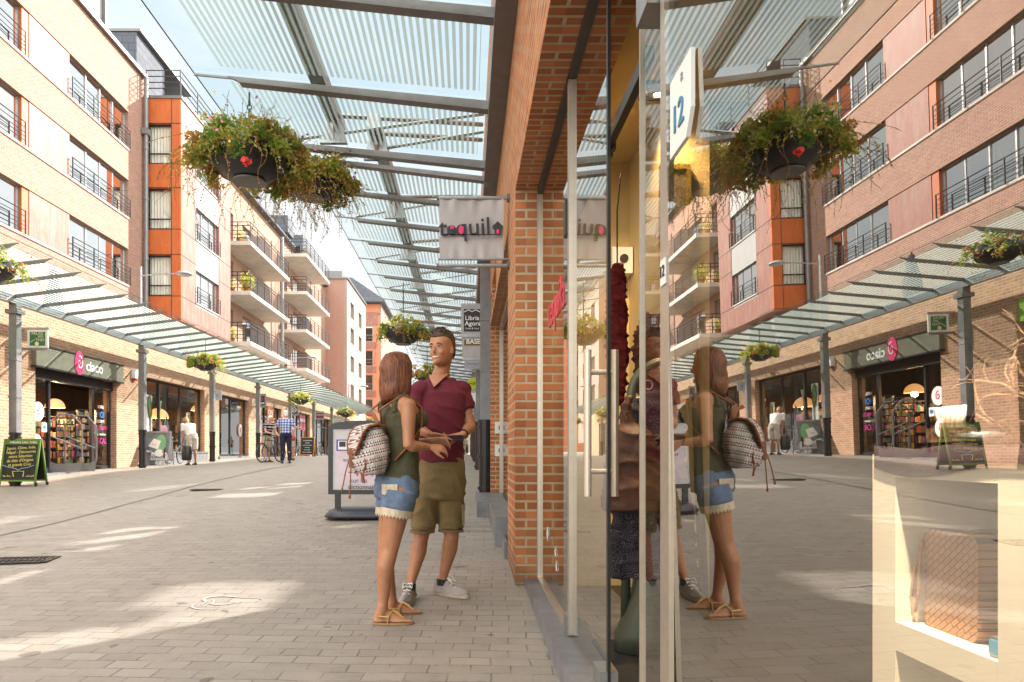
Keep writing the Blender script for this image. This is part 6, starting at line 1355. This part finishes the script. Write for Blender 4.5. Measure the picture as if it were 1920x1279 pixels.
# hollow for the face is left by keeping the hair behind it
for r in m.v[:]: pass
vv = []
for v in m.v:
    p = Vector(v)-hc; f_ = p.dot(fw); z = p.dot(up)
    if f_ > .045 and z < .075: f2 = .045+(f_-.045)*.10; p = p+fw*(f2-f_)
    vv.append(tuple(p+hc))
m.v = vv
hr = meshed(m, 'hair', AUB, Wt, .007, 4, wr=.0)
random.seed(4); m = MB(); m.smooth = True
for k in range(420):
    a = random.uniform(-2.5, 2.5); ca, sa = math.cos(a), math.sin(a)      # angle from the back of the head
    p0 = hc+up*.118+bk*ca*.02+sd*sa*.02; pts = [p0]
    ln = .205-.03*abs(a)/2.5 + random.uniform(-.02, .015)
    for z, w in ((.10, .75), (.05, .97), (0, 1.02), (-.06, 1.05), (-.12, 1.03), (-.165, .94), (-ln, .80+random.uniform(-.08, .12))):
        pts.append(hc+up*z+bk*(ca*.100*w*.95+.014*(1 if z < 0 else .5))+sd*sa*.094*w+rv(.0018))
    m.tube(pts, [.0015, .0028, .003, .003, .003, .0028, .0022, .0008], 4)
m.build('hair_strands', AUB, Wt)
# tank top
OLV = clothmat('olive_jersey', (.075, .07, .035), .1, 14, .5); m = MB()
tw = [(PW(744, 912), .166, .118), (PW(745, 895), .170, .120), (PW(748, 878), .160, .112), (PW(752, 850), .134, .099), (PW(752, 825), .130, .097), (PW(752, 800), .144, .112), (PW(753, 783), .152, .126), (PW(750, 770), .145, .109), (PW(747, 762), .118, .088), (PW(745, 756), .095, .07)]
loft(m, tw, Sd, Fd, 28)
for s_ in (-1, 1):
    bu = PW(753, 786)+Fd*.085+Sd*s_*.06; m.ell(bu, .062, .062, .06, 14, 10)
    st = PW(744, 745)+Sd*s_*.085; m.tube([PW(750, 775)+Sd*s_*.095-Fd*.085, PW(746, 757)+Sd*s_*.092-Fd*.07, st+Vector((0, 0, .012)), PW(750, 762)+Sd*s_*.09+Fd*.07, PW(752, 778)+Sd*s_*.085+Fd*.10], [.02, .019, .018, .019, .02], 10)
meshed(m, 'tank_top', OLV, Wt, .0065, 4, wr=.006, ws=7)
# denim shorts with lace
DEN = clothmat('washed_denim', (.12, .175, .27), .35, 22, .4, 500); m = MB()
loft(m, [(PW(744, 932), .172, .124), (PW(743, 915), .177, .130), (PW(744, 900), .171, .126), (PW(747, 890), .164, .118)], Sd, Fd, 28)
def shortleg(m, h, kn, t0, t1, r0, r1): m.tube([seg(h, kn, t) for t in (t0, (t0+t1)/2, t1)], [r0, (r0+r1)/2, r1], 20)
shortleg(m, hipR, knR, -.05, .28, .102, .100); shortleg(m, hipL, knL, -.05, .28, .102, .100)
meshed(m, 'denim_shorts', DEN, Wt, .007, 3, wr=.006, ws=10)
LACE = clothmat('cream_lace', (.62, .52, .38), .3, 60, .6, 300)
for h, kn in ((hipR, knR), (hipL, knL)):
    m = MB(); m.smooth = True; ax = (kn-h).normalized(); u = ax.cross(Vector((0,1,0))).normalized(); w = ax.cross(u); c0 = seg(h, kn, .27); c1 = seg(h, kn, .40); n = 56; vs = []
    for j in range(n):
        a = 2*PI*j/n; e = u*math.cos(a)+w*math.sin(a); vs += [c0+e*.101, c0.lerp(c1, .5)+e*.100, c1+e*.099+ax*(.010 if j % 2 else -.008)]
    m.add(vs, [(3*j+i, 3*((j+1) % n)+i, 3*((j+1) % n)+i+1, 3*j+i+1) for j in range(n) for i in (0, 1)]); m.build('lace_hem', LACE, Wt)
m = MB(); pc = PW(735, 918); pe = (-Fd*.75+Sd*.66).normalized(); pu = pe.cross(Vector((0,0,1))); pc = PW(743, 915)-Fd*.13*.75+Sd*.177*.66
for r_ in range(1): m.prism([(-.05, -.025), (-.035, -.034), (-.02, -.025), (-.005, -.034), (.01, -.025), (.025, -.034), (.04, -.025), (.05, -.03), (.05, .03), (-.05, .03)], pc+pe*.012, pu*-1, Vector((0,0,1)), pe*.004)
m.build('lace_pocket', LACE, Wt)
# sandals
GLD = mat('gold_leather', (.55, .36, .14), .3, .6); TAN = mat('sandal_sole', (.35, .2, .09), .5)
for a, d in ((anR, dR), (anL, dL)):
    d = d.normalized(); s = Vector((-d.y, d.x, 0)); o = Vector((a[0], a[1], gW))-d*.062; m = MB(); n = 20
    out = []
    for j in range(n):
        t = 2*PI*j/n; u = .5-.5*math.cos(t); ww = .036*(.8+.35*u)*math.sin(t); out.append((u*.255, ww))
    m.prism(out, o, d, s, (0, 0, .014)); so = m.build('sandal', TAN, Wt); m = MB(); m.tube([o+d*.02+Vector((0,0,.05)), o+d*.05+s*.034+Vector((0,0,.055)), o+d*.10+s*.037+Vector((0,0,.05)), o+d*.125+Vector((0,0,.083)), o+d*.10-s*.037+Vector((0,0,.05)), o+d*.05-s*.034+Vector((0,0,.055)), o+d*.02+Vector((0,0,.05))], .006, 6); m.tube([o+d*.125+Vector((0,0,.082)), o+d*.16+s*-.003+Vector((0,0,.062)), o+d*.205-s*.015+Vector((0,0,.022))], [.010, .009, .004], 6); m.tube([o+d*.10-s*.037+Vector((0,0,.05)), o+d*.095-s*.036+Vector((0,0,.01))], .005, 5); m.build('strap', GLD, so)

# backpack worn on her back
def aztec():
    q = N('woven_ethnic_cloth'); sp = q.n('ShaderNodeSeparateXYZ'); q.l(q.obj(), sp.inputs[0]); z = sp.outputs[2]; h = q.math('ADD', q.math('MULTIPLY', sp.outputs[0], .9), q.math('MULTIPLY', sp.outputs[1], .5))
    zz = q.math('ADD', z, q.math('MULTIPLY', sp.outputs[0], -.25)); row = q.math('FLOOR', q.math('MULTIPLY', zz, 62)); fr = q.math('FRACT', q.math('MULTIPLY', zz, 62))
    tri = q.math('ABSOLUTE', q.math('SUBTRACT', q.math('FRACT', q.math('ADD', q.math('MULTIPLY', h, 75), q.math('MULTIPLY', row, .37))), .5)); pat = q.math('LESS_THAN', q.math('MULTIPLY', fr, .5), tri)
    sel = q.math('FRACT', q.math('MULTIPLY', row, .318)); line = q.math('LESS_THAN', fr, .12)
    c = q.mix(pat, (.62, .58, .52), (.10, .085, .085)); c = q.mix(q.math('MULTIPLY', q.math('LESS_THAN', sel, .3), pat), c, (.22, .03, .05)); c = q.mix(q.math('GREATER_THAN', sel, .72), c, (.50, .47, .44)); c = q.mix(line, c, (.16, .14, .14))
    s = q.bsdf(c, .95); q.l(q.bump(q.noise(26, 4, q.obj()), .5, .02), s.inputs['Normal']); return q.out(s)
AZ = aztec(); BRL = mat('brown_leather_strap', (.24, .075, .025), .5, 0, .3, 15)
Bt = thing('backpack', 'black and white patterned backpack with brown leather straps on the back of the woman', 'backpack', PW(712, 900))
bc = Vector(PW(712, 845)); Bd = -Fd; m = MB(); rows = []
bx0 = PW(748, 840)-Fd*.10       # where the bag meets the back
for z, a, b in ((-.155, .06, .045), (-.15, .115, .08), (-.12, .142, .10), (-.06, .15, .108), (0, .142, .10), (.06, .122, .084), (.10, .10, .068), (.125, .085, .055)):
    cc = bx0-Fd*(.085+.015*(z < -.02))+Vector((0, 0, z)); n = 36
    rows.append([cc+Sd*a*math.cos(t)*(1+.03*math.sin(9*t+z*30))+Fd*b*math.sin(t)*(1+.05*math.sin(7*t+z*20)) for t in [2*PI*j/n for j in range(n)]])
m.rings(rows); meshed(m, 'bag_body', AZ, Bt, .007, 3, wr=.010, ws=8)
m = MB(); fl = []      # flap folded over the top
f0 = bx0-Fd*.03+Vector((0, 0, .14))
for i, (u, z) in enumerate(((.0, .0), (.06, .012), (.12, -.0), (.155, -.04), (.175, -.10), (.185, -.165))):
    w_ = (.095, .10, .10, .098, .09, .05)[i]; c_ = f0-Fd*u+Vector((0, 0, z)); fl.append([c_+Sd*w_*s_+Vector((0, 0, -.012*abs(s_))) for s_ in (-1, -.6, -.2, .2, .6, 1)])
th = [[p+Vector((0, 0, -.008))+Fd*.012 for p in r] for r in fl]
vs = [p for r in fl for p in r]+[p for r in th for p in r]; nn = 6; L_ = len(fl); fs = []
for i in range(L_-1):
    for j in range(nn-1): fs += [(i*nn+j, i*nn+j+1, (i+1)*nn+j+1, (i+1)*nn+j), (L_*nn+i*nn+j, L_*nn+(i+1)*nn+j, L_*nn+(i+1)*nn+j+1, L_*nn+i*nn+j+1)]
m.smooth = True; m.add(vs, fs); fp_ = m.build('flap', AZ, Bt)
m = MB(); m.tube([fl[i][0] for i in range(L_)]+[fl[-1][j] for j in range(nn)]+[fl[i][-1] for i in range(L_-1, -1, -1)], .007, 6); m.build('flap_binding', BRL, fp_)
m = MB(); a = fl[-1][2]; m.box(a.x-.012, a.x+.012, a.y-.012, a.y+.0, a.z-.09, a.z+.02); m.tube([a, a+Vector((-.03, -.02, -.12)), a+Vector((-.05, -.02, -.22))], .004, 5); m.tube([a, a+Vector((0, -.02, -.14)), a+Vector((-.005, -.02, -.26))], .004, 5); m.ell(a+Vector((-.05, -.02, -.225)), .008, .008, .014, 8, 6); m.ell(a+Vector((-.005, -.02, -.265)), .008, .008, .014, 8, 6); m.build('drawstring', BRL, Bt)
m = MB(); c_ = bx0-Fd*.16+Sd*.05+Vector((0, 0, -.09)); 
ring = [c_+Sd*.055*math.cos(t)+Vector((0, 0, .055*math.sin(t)))-Fd*.012 for t in [2*PI*j/20 for j in range(21)]]; m.tube(ring, .006, 6); m.build('front_pocket_binding', BRL, Bt)
m = MB(); m.bar(c_+Vector((0,0,-.0))-Fd*.025, c_+Vector((.012, 0, -.12))-Fd*.012, .03, .008, up=-Fd); m.build('pocket_strap', BRL, Bt)
m = MB(); m.smooth = True; tp = PW(727, 795)-Fd*.05
for s_ in (-1, 1):
    pts = [f0+Sd*s_*.02, PW(735, 770)-Fd*.115+Sd*s_*.07, PW(744, 752)-Fd*.06+Sd*s_*.10, PW(747, 745)+Sd*s_*.105, PW(752, 765)+Fd*.085+Sd*s_*.105, PW(752, 800)+Fd*.07+Sd*s_*.135, PW(752, 830)+Sd*s_*.142, PW(746, 862)-Fd*.085+Sd*s_*.13]
    m2 = MB(); m2.smooth = True; m2.tube([seg(a, b, t) for a, b in zip(pts, pts[1:]) for t in (0, .5)]+[pts[-1]], [(.006, .014)]*(2*(len(pts)-1)+1), 8); m2.build('shoulder_strap', BRL, Bt)
m = MB(); h0 = f0+Vector((0, 0, .01))-Fd*.03; m.tube([h0+Sd*.03, h0+Sd*.02+Vector((-.02, 0, .05)), h0+Vector((-.05, 0, .06)), h0+Vector((-.055, 0, .05))], [(.005, .014)]*4, 8); m.build('top_handle', BRL, Bt)

# ======================= smiling man in the maroon shirt
gM = g(-.25, 4.7); YM = 4.80; Mt = thing('person', 'smiling young man in a maroon v-neck shirt and khaki cargo shorts facing the woman', 'person', (-.25, 4.75, gM))
def PM(x, y, dy=0): return P(x, y, YM+dy)
Fm = Vector((-.30, -1, 0)).normalized(); Sm = Fm.cross(Vector((0,0,1)))      # Sm: his right, image left
hm = PM(829, 655, -.03); nm = PM(826, 706, .02)
hipR = PM(806, 915); hipL = PM(843, 915); knR = PM(789, 1010, -.03); knL = PM(846, 1008, -.02); anR = P(769, 1104, 4.70); anL = P(829, 1102, 4.84)
anR.z = gM+.09; anL.z = g(-.18, 4.84)+.09
shR = PM(788, 733, -.03); shL = PM(863, 733, .03); elR = PM(778, 800, -.02); wrR = PM(806, 815, -.28); elL = PM(882, 800, .0); wrL = PM(868, 815, -.22)
torsoM = [(PM(824, 925), .165, .11), (PM(824, 895), .172, .12), (PM(825, 860), .155, .11), (PM(826, 830), .15, .105), (PM(826, 790), .158, .115), (PM(826, 760), .168, .12), (PM(826, 738), .170, .108), (PM(826, 726), .15, .085), (PM(826, 714), .10, .07), (PM(826, 706), .07, .06)]
m = MB(); loft(m, torsoM, Sm, Fm)
fm, sm_, um = head(m, hm, Vector((-.52, -.84, -.12)), k=1.02, neck=nm, nr=.055)
arm(m, shR, elR, wrR, 1.05, 1.1); arm(m, shL, elL, wrL, 1.05, 1.1); leg(m, hipR, knR, anR, 1.0, -Fm); leg(m, hipL, knL, anL, 1.0, -Fm)
hand(m, wrR, (.95, -.15, -.28), (.2, -.45, -.8), 1, 1.0, (.12, .1, .12, .2), .18, .9)
hand(m, wrL, (-.80, -.45, -.25), (.1, -.5, .8), 1, 1.0, (.35, .4, .45, .5), .1, .6)
meshed(m, 'body', SK1, Mt, .0068, 5)
DBR = mat('dark_brown_brow', (.04, .02, .012), .8); face(Mt, hm, fm, sm_, um, 1.02, True, DBR)
HB = hairmat('dark_brown_hair', (.018, .010, .006), (.075, .04, .02), 90); m = MB(); k = 1.02
loft(m, [(hm+um*z*k-fm*(off)*k, a*k, b*k) for z, a, b, off in ((.142, .018, .025, .0), (.137, .036, .05, .0), (.125, .056, .075, .002), (.105, .069, .092, .006), (.08, .076, .098, .012), (.05, .078, .088, .022), (.025, .077, .070, .034), (-.005, .073, .050, .052), (-.04, .064, .038, .062), (-.062, .048, .025, .064))], sm_, fm, 24)
hair_o = meshed(m, 'hair', HB, Mt, .0068, 3)
random.seed(9); m = MB()
for i in range(260):
    a = random.uniform(0, 2*PI); r = random.random()**.6; p = hm+um*(.135-.045*r*r)*k+sm_*.07*r*math.cos(a)*k+fm*(.078*r*math.sin(a)+.006)*k; d = (um*.6+fm*.6+rv(.3)).normalized(); m.tube([p, p+d*.014, p+d*.024+fm*.004], [.0028, .002, .0006], 4)
m.build('hair_tufts', HB, Mt)
# shirt
MAR = clothmat('maroon_jersey', (.135, .014, .030), .16, 9, .55); m = MB()
tm = [(PM(827, 866), .166, .128), (PM(827, 850), .166, .127), (PM(827, 825), .160, .12), (PM(826, 790), .168, .128), (PM(826, 760), .180, .132), (PM(826, 740), .182, .122), (PM(826, 726), .165, .100), (PM(826, 716), .118, .085), (PM(826, 710), .09, .076)]
loft(m, tm, Sm, Fm, 30)
for s0, e0 in ((shR, elR), (shL, elL)): m.tube([seg(s0, e0, t) for t in (-.12, .1, .35, .52)], [.056, .068, .070, .070], 18); m.ell(s0, .076, .076, .072, 14, 10)
shirt = meshed(m, 't_shirt', MAR, Mt, .0075, 4, wr=.010, ws=4.2, seed=3)
# v neck opening shown as skin inset with a ribbed edge
m = MB(); v0 = PM(826, 712)+Fm*.076; vb = PM(826, 732)+Fm*.140
q = MB(); q.smooth = True; A = PM(826, 704); L0 = A+Sm*.078+Fm*.035; R0 = A-Sm*.078+Fm*.035; Lm = A+Sm*.055+Fm*.085+Vector((0,0,-.03)); Rm = A-Sm*.055+Fm*.085+Vector((0,0,-.03)); Bm = A+Fm*.137+Vector((0,0,-.098))
Cc = A+Fm*.062+Vector((0,0,.005)); Cm = A+Fm*.112+Vector((0,0,-.045))
q.add([L0, Lm, Bm, Rm, R0, Cc, Cm], [(0, 1, 6, 5), (1, 2, 6), (2, 3, 6), (3, 4, 5, 6)]); q.build('neck_skin', SK1, Mt)
q = MB(); q.tube([L0, Lm, Bm, Rm, R0], .005, 6); q.build('collar_rib', MAR, shirt)
# shorts
KH = clothmat('khaki_twill', (.20, .145, .062), .14, 8, .6, 400); m = MB()
loft(m, [(PM(826, 935), .17, .118), (PM(826, 910), .182, .135), (PM(826, 880), .176, .13), (PM(827, 858), .160, .120)], Sm, Fm, 28)
for h, kn in ((hipR, knR), (hipL, knL)): m.tube([seg(h, kn, t) for t in (-.05, .3, .6, .83)], [.102, .100, .090, .084], 20)
shorts = meshed(m, 'cargo_shorts', KH, Mt, .0075, 3, wr=.009, ws=6)
for h, kn, s_ in ((hipR, knR, 1), (hipL, knL, -1)):
    c_ = seg(h, kn, .52)+Sm*s_*.092; q = MB(); q.box(c_.x-.008, c_.x+.012, c_.y-.06, c_.y+.06, c_.z-.075, c_.z+.06); q.box(c_.x-.010, c_.x+.016, c_.y-.064, c_.y+.064, c_.z+.03, c_.z+.07); q.build('cargo_pocket', KH, shorts)
    b_ = seg(h, kn, .83); q = MB(); q.tube([b_, b_+Vector((0, 0, -.018))], .0885, 20); q.build('turn_up', KH, shorts)
q = MB(); w_ = seg(elL, wrL, .92); dr = (wrL-elL).normalized(); q.tube([w_-dr*.008, w_+dr*.008], .033, 16); q.build('wrist_watch', M['black'], Mt)
# shoes
GSH = clothmat('grey_canvas', (.33, .30, .29), .1, 30, .2); SOLE = mat('cream_rubber', (.42, .36, .28), .6)
for a, d, gz in ((anR, (-.15, -1, 0), gM), (anL, (.85, -.55, 0), g(-.18, 4.84))):
    m = MB(); m.smooth = True; shoe(m, a, d, .285, 1.0, gz+.015); sh_ = meshed(m, 'canvas_shoe', GSH, Mt, .006, 3); d = Vector(d).normalized(); s = Vector((-d.y, d.x, 0)); o = Vector((a[0], a[1], gz))-d*.068
    out = [(.295*(.5-.5*math.cos(t)), .052*(.72+.35*(.5-.5*math.cos(t)))*math.sin(t)) for t in [2*PI*j/24 for j in range(24)]]; m = MB(); m.prism(out, o, d, s, (0, 0, .024)); m.build('sole', SOLE, sh_)
    m = MB()
    for k in range(4): p = o+d*(.10+.03*k)+Vector((0, 0, .115-.016*k)); m.tube([p-s*.026, p+Vector((0,0,.006)), p+s*.026], .003, 5)
    p = o+d*.11+Vector((0,0,.12)); m.tube([p, p+s*.03+d*.02+Vector((0,0,.01)), p+s*.035+d*.05-Vector((0,0,.02)), p], .0028, 5); m.tube([p, p-s*.03+d*.03+Vector((0,0,.01)), p-s*.03+d*.06-Vector((0,0,.02)), p], .0028, 5); m.build('laces', WHT, sh_)
    m = MB(); m.tube([Vector((a[0], a[1], gz+.07)), Vector((a[0], a[1], gz+.115))], [.040, .041], 14); m.build('sock', M['black'], sh_)
ph = thing('mobile_phone', 'black phone in a case held between the hands of the man', 'phone', PM(848, 823, -.30)); q = MB(); pc = PM(849, 823, -.31); q.bar(pc+Vector((-.075, .01, -.0)), pc+Vector((.075, -.0, .006)), .075, .012, up=(0, -.4, 1)); q.build('phone_body', M['black'], ph); q = MB(); q.bar(pc+Vector((-.06, .01, .0085)), pc+Vector((.06, 0, .0145)), .06, .004, up=(0, -.4, 1)); q.build('screen', mat('dark_screen', (.02, .02, .03), .08), ph)

# ======================= people farther off
def figure(label, x, y, face_a, h=1.74, shirt=None, pants=None, skin=None, hair=None, legcover=1.0, sleeve=.5, arms=None, bend=0.0, shoes=None, legs=None, vox=.012, hairlen=0.0, group=None):
    z0 = g(x, y); k = h/1.74; t = thing('person', label, 'person', (x, y, z0), group); F_ = Vector((math.cos(face_a), math.sin(face_a), 0)); S_ = F_.cross(Vector((0,0,1))); U = Vector((0,0,1)); o = Vector((x, y, z0))
    def J(f, s, u): return o+F_*f*k+S_*s*k+U*u*k
    cb, sb = math.cos(bend), math.sin(bend)
    def T(f, s, u): r = u-.95; return J(f*cb+r*sb, s, .95+r*cb-f*sb)
    tF = (F_*cb-U*sb); tU = (F_*sb+U*cb)
    hips = [J(-.05*bend, s*.09, .93) for s in (1, -1)]; lg = legs or ((.0, .11, 0, .12), (.0, -.11, 0, -.12)); kn = [J(l[0], l[1]*.95, .50) for l in lg]; an = [J(l[2], l[3], .09) for l in lg]
    sh = [T(0, s*.19, 1.42) for s in (1, -1)]; ar = arms or ((.02, .26, 1.13, .10, .24, .90), (.02, -.26, 1.13, .10, -.24, .90)); el = [T(*a[:3]) for a in ar]; wr = [T(*a[3:]) for a in ar]
    tor = [(J(-.03*bend, 0, .88), .15, .11), (J(-.03*bend, 0, .98), .165, .125), (T(0, 0, 1.1), .15, .12), (T(0, 0, 1.25), .165, .125), (T(0, 0, 1.36), .18, .115), (T(0, 0, 1.44), .16, .085), (T(0, 0, 1.49), .07, .06)]
    m = MB(); loft(m, [(c, a*k, b*k) for c, a, b in tor], S_, (tF if bend else F_)); hc_ = T(.03, 0, 1.625); hf = (tF*1.0+F_*.3*bend).normalized() if not bend else (tF-U*.2).normalized()
    f2, s2, u2 = head(m, hc_, hf, up=tU, k=k*1.0, neck=T(0, 0, 1.46), nr=.056)
    for i in (0, 1):
        arm(m, sh[i], el[i], wr[i], k); leg(m, hips[i], kn[i], an[i], k, -F_); d = (wr[i]-el[i]).normalized(); m.ell(wr[i]+d*.07*k, .036*k, .036*k, .036*k); 
        for q_ in range(4): b_ = wr[i]+d*.09*k+S_*(q_-1.5)*.016*k; m.tube([b_, b_+d*.05*k, b_+d*.075*k-U*.015*k], .009*k, 6)
        m.tube([wr[i]+d*.04*k, wr[i]+d*.07*k+F_*.03*k, wr[i]+d*.1*k+F_*.035*k], .010*k, 6)
    meshed(m, 'body', skin or SK3, t, vox, 4); face(t, hc_, f2, s2, u2, k, True, hair)
    m = MB(); hl = hairlen; loft(m, [(hc_+u2*z*k-f2*off*k, a*k, b*k) for z, a, b, off in ((.135, .03, .035, 0), (.125, .055, .07, 0), (.10, .075, .093, .006), (.06, .083, .092, .016), (.02, .082, .074, .034), (-.03, .076, .05, .055), (-.06-hl*.5, .07+hl*.1, .045, .062), (-.07-hl, .05, .03, .064))], s2, f2, 20); meshed(m, 'hair', hair or HB, t, vox*.8, 3)
    m = MB(); loft(m, [(c, (a+.014)*k, (b+.016)*k) for c, a, b in tor[1:-1]]+[(T(0, 0, 1.465), .10*k, .075*k)], S_, (tF if bend else F_), 24)
    for i in (0, 1):
        m.ell(sh[i], .07*k, .07*k, .066*k); m.tube([seg(sh[i], el[i], q_) for q_ in (-.1, .2, sleeve)] if sleeve <= 1 else [sh[i], el[i], seg(el[i], wr[i], .8)], [.066*k, .068*k, .06*k], 14)
    so_ = meshed(m, 'shirt', shirt, t, vox, 3, wr=.010, ws=6)
    m = MB(); loft(m, [(c, (a+.016)*k, (b+.016)*k) for c, a, b in tor[:2]]+[(tor[1][0]+Vector((0,0,.03)), .17*k, .13*k)], S_, F_, 24)
    for i in (0, 1):
        if legcover >= 1: m.tube([hips[i], seg(hips[i], kn[i], .5), kn[i], seg(kn[i], an[i], .5), an[i]], [.10*k, .09*k, .072*k, .066*k, .062*k], 16)
        else: m.tube([hips[i], seg(hips[i], kn[i], .5), seg(hips[i], kn[i], legcover*1.9)], [.10*k, .10*k, .09*k], 16)
    meshed(m, 'trousers' if legcover >= 1 else 'shorts', pants, t, vox, 3, wr=.010, ws=6)
    for i in (0, 1): m = MB(); shoe(m, an[i], F_, .27, k, z0); s3 = m.build('shoe', shoes or M['black'], t)
    return t, J, T
def navy_stripe():
    q = N('navy_striped_cloth'); sp = q.n('ShaderNodeSeparateXYZ'); q.l(q.obj(), sp.inputs[0]); f = q.math('FRACT', q.math('MULTIPLY', sp.outputs[2], 9.5)); l = q.math('LESS_THAN', f, .22); return q.out(q.bsdf(q.mix(l, (.012, .012, .03), (.55, .55, .58)), .9))
def checked():
    q = N('blue_checked_cloth'); sp = q.n('ShaderNodeSeparateXYZ'); q.l(q.obj(), sp.inputs[0]); a = q.math('GREATER_THAN', q.math('SINE', q.math('MULTIPLY', sp.outputs[2], 72)), .1); b = q.math('GREATER_THAN', q.math('SINE', q.math('MULTIPLY', sp.outputs[0], 72)), .1)
    c = q.mix(q.math('MULTIPLY', q.math('ADD', a, b), .5), (.012, .04, .30), (.55, .6, .72)); return q.out(q.bsdf(c, .9))
WHH = hairmat('white_hair', (.6, .58, .55), (.8, .78, .75)); BLH = hairmat('blond_hair', (.30, .18, .08), (.5, .33, .16)); NVY = clothmat('navy_trousers', (.012, .014, .04)); BEI = clothmat('beige_cloth', (.45, .38, .26)); WSH = clothmat('white_cloth', (.72, .70, .70))
BRS = mat('brown_sandal', (.07, .035, .02), .6)
def at(px, py): return gp(px, py)
p = at(499, 867); figure('old white haired man in a navy striped shirt leaning over his bicycle', p.x, p.y+.1, math.radians(-30), 1.70, navy_stripe(), BEI, SK3, WHH, .46, .5, ((.16, .26, 1.16, .38, .10, 1.14), (.16, -.26, 1.16, .40, -.12, 1.12)), .22, BRS)
p = at(541, 868.5); figure('old white haired man in a blue checked shirt and navy trousers seen from behind', p.x-.05, p.y-.15, math.radians(115), 1.78, checked(), NVY, SK3, WHH, 1.0, .9, ((-.05, .28, 1.2, -.05, .40, 1.18), (.12, -.30, 1.18, .20, -.42, 1.20)), .06, M['black'])
p = at(540, 864); figure('blond woman half hidden behind the man in the checked shirt', p.x+.10, p.y+.35, math.radians(200), 1.62, clothmat('pale_pink_cloth', (.6, .5, .45)), BEI, SK2, BLH, .46, .5, None, 0, BRS, hairlen=.1)
p = at(360, 872); figure('person in a white shirt and beige shorts stooping towards the shop window', p.x, p.y, math.radians(140), 1.72, WSH, clothmat('pale_beige_cloth', (.50, .46, .40)), SK1, BLH, .50, .5, ((.18, .20, 1.05, .42, .12, .98), (.18, -.20, 1.05, .42, -.12, .98)), .6, BRS)
# black bag held by the stooping person, carrier bag on the handlebar, red bag of the blond woman
def softbag(c, w, h, mm, label, name='bag'):
    t = thing(name, label, 'bag', c); q = MB(); q.smooth = True; q.rings([[Vector(c)+Vector((w/2*s_*math.cos(a), w*.28*s_*math.sin(a), z)) for a in [2*PI*j/16 for j in range(16)]] for z, s_ in ((-h, .75), (-h*.9, .95), (-h*.5, 1), (-.1*h, .85), (0, .7))]); q.build('body', mm, t); q = MB(); q.tube([Vector(c)+Vector((-w*.2, 0, 0)), Vector(c)+Vector((-w*.1, 0, h*.4)), Vector(c)+Vector((w*.1, 0, h*.4)), Vector(c)+Vector((w*.2, 0, 0))], .008, 6); q.build('handle', mm, t)
pp = P(350, 836, 19.6); softbag(pp, .30, .42, M['black'], 'black rucksack hanging from the hands of the stooping person')
pp = P(500, 818, 26.3); softbag(pp, .26, .34, mat('white_pink_carrier', (.7, .45, .5), .5, 0, .4, 12), 'white and red carrier bag on the handlebar of the bicycle', 'carrier_bag'); pp = P(549, 817, 26.2); softbag(pp, .2, .2, mat('dark_red_handbag', (.4, .03, .05), .4), 'small dark red handbag beside the man in the checked shirt', 'handbag')
# far street users beyond the crest
random.seed(3)
far = [((862, 55), (.55, .2, .25), 'far pedestrian in a pink top nearest the left of the distant group'), ((869, 58), (.5, .45, .42), 'far pedestrian in a beige top in the distant group'), ((875, 62), (.2, .4, .12), 'far pedestrian in a green top in the distant group'), ((852, 64), (.6, .6, .6), 'far pedestrian in a white top left of the distant group'), ((842, 70), (.1, .1, .2), 'far pedestrian in a navy top by the distant house')]
for i, ((px, y), c, lab) in enumerate(far): figure(lab, (px-VX)/F*y, y, random.uniform(0, 6), random.uniform(1.6, 1.78), clothmat('far_shirt', c), (NVY, BEI)[i % 2], SK2, (HB, BLH)[i % 2], 1.0, .5, vox=.02, group='pedestrians far down the street')
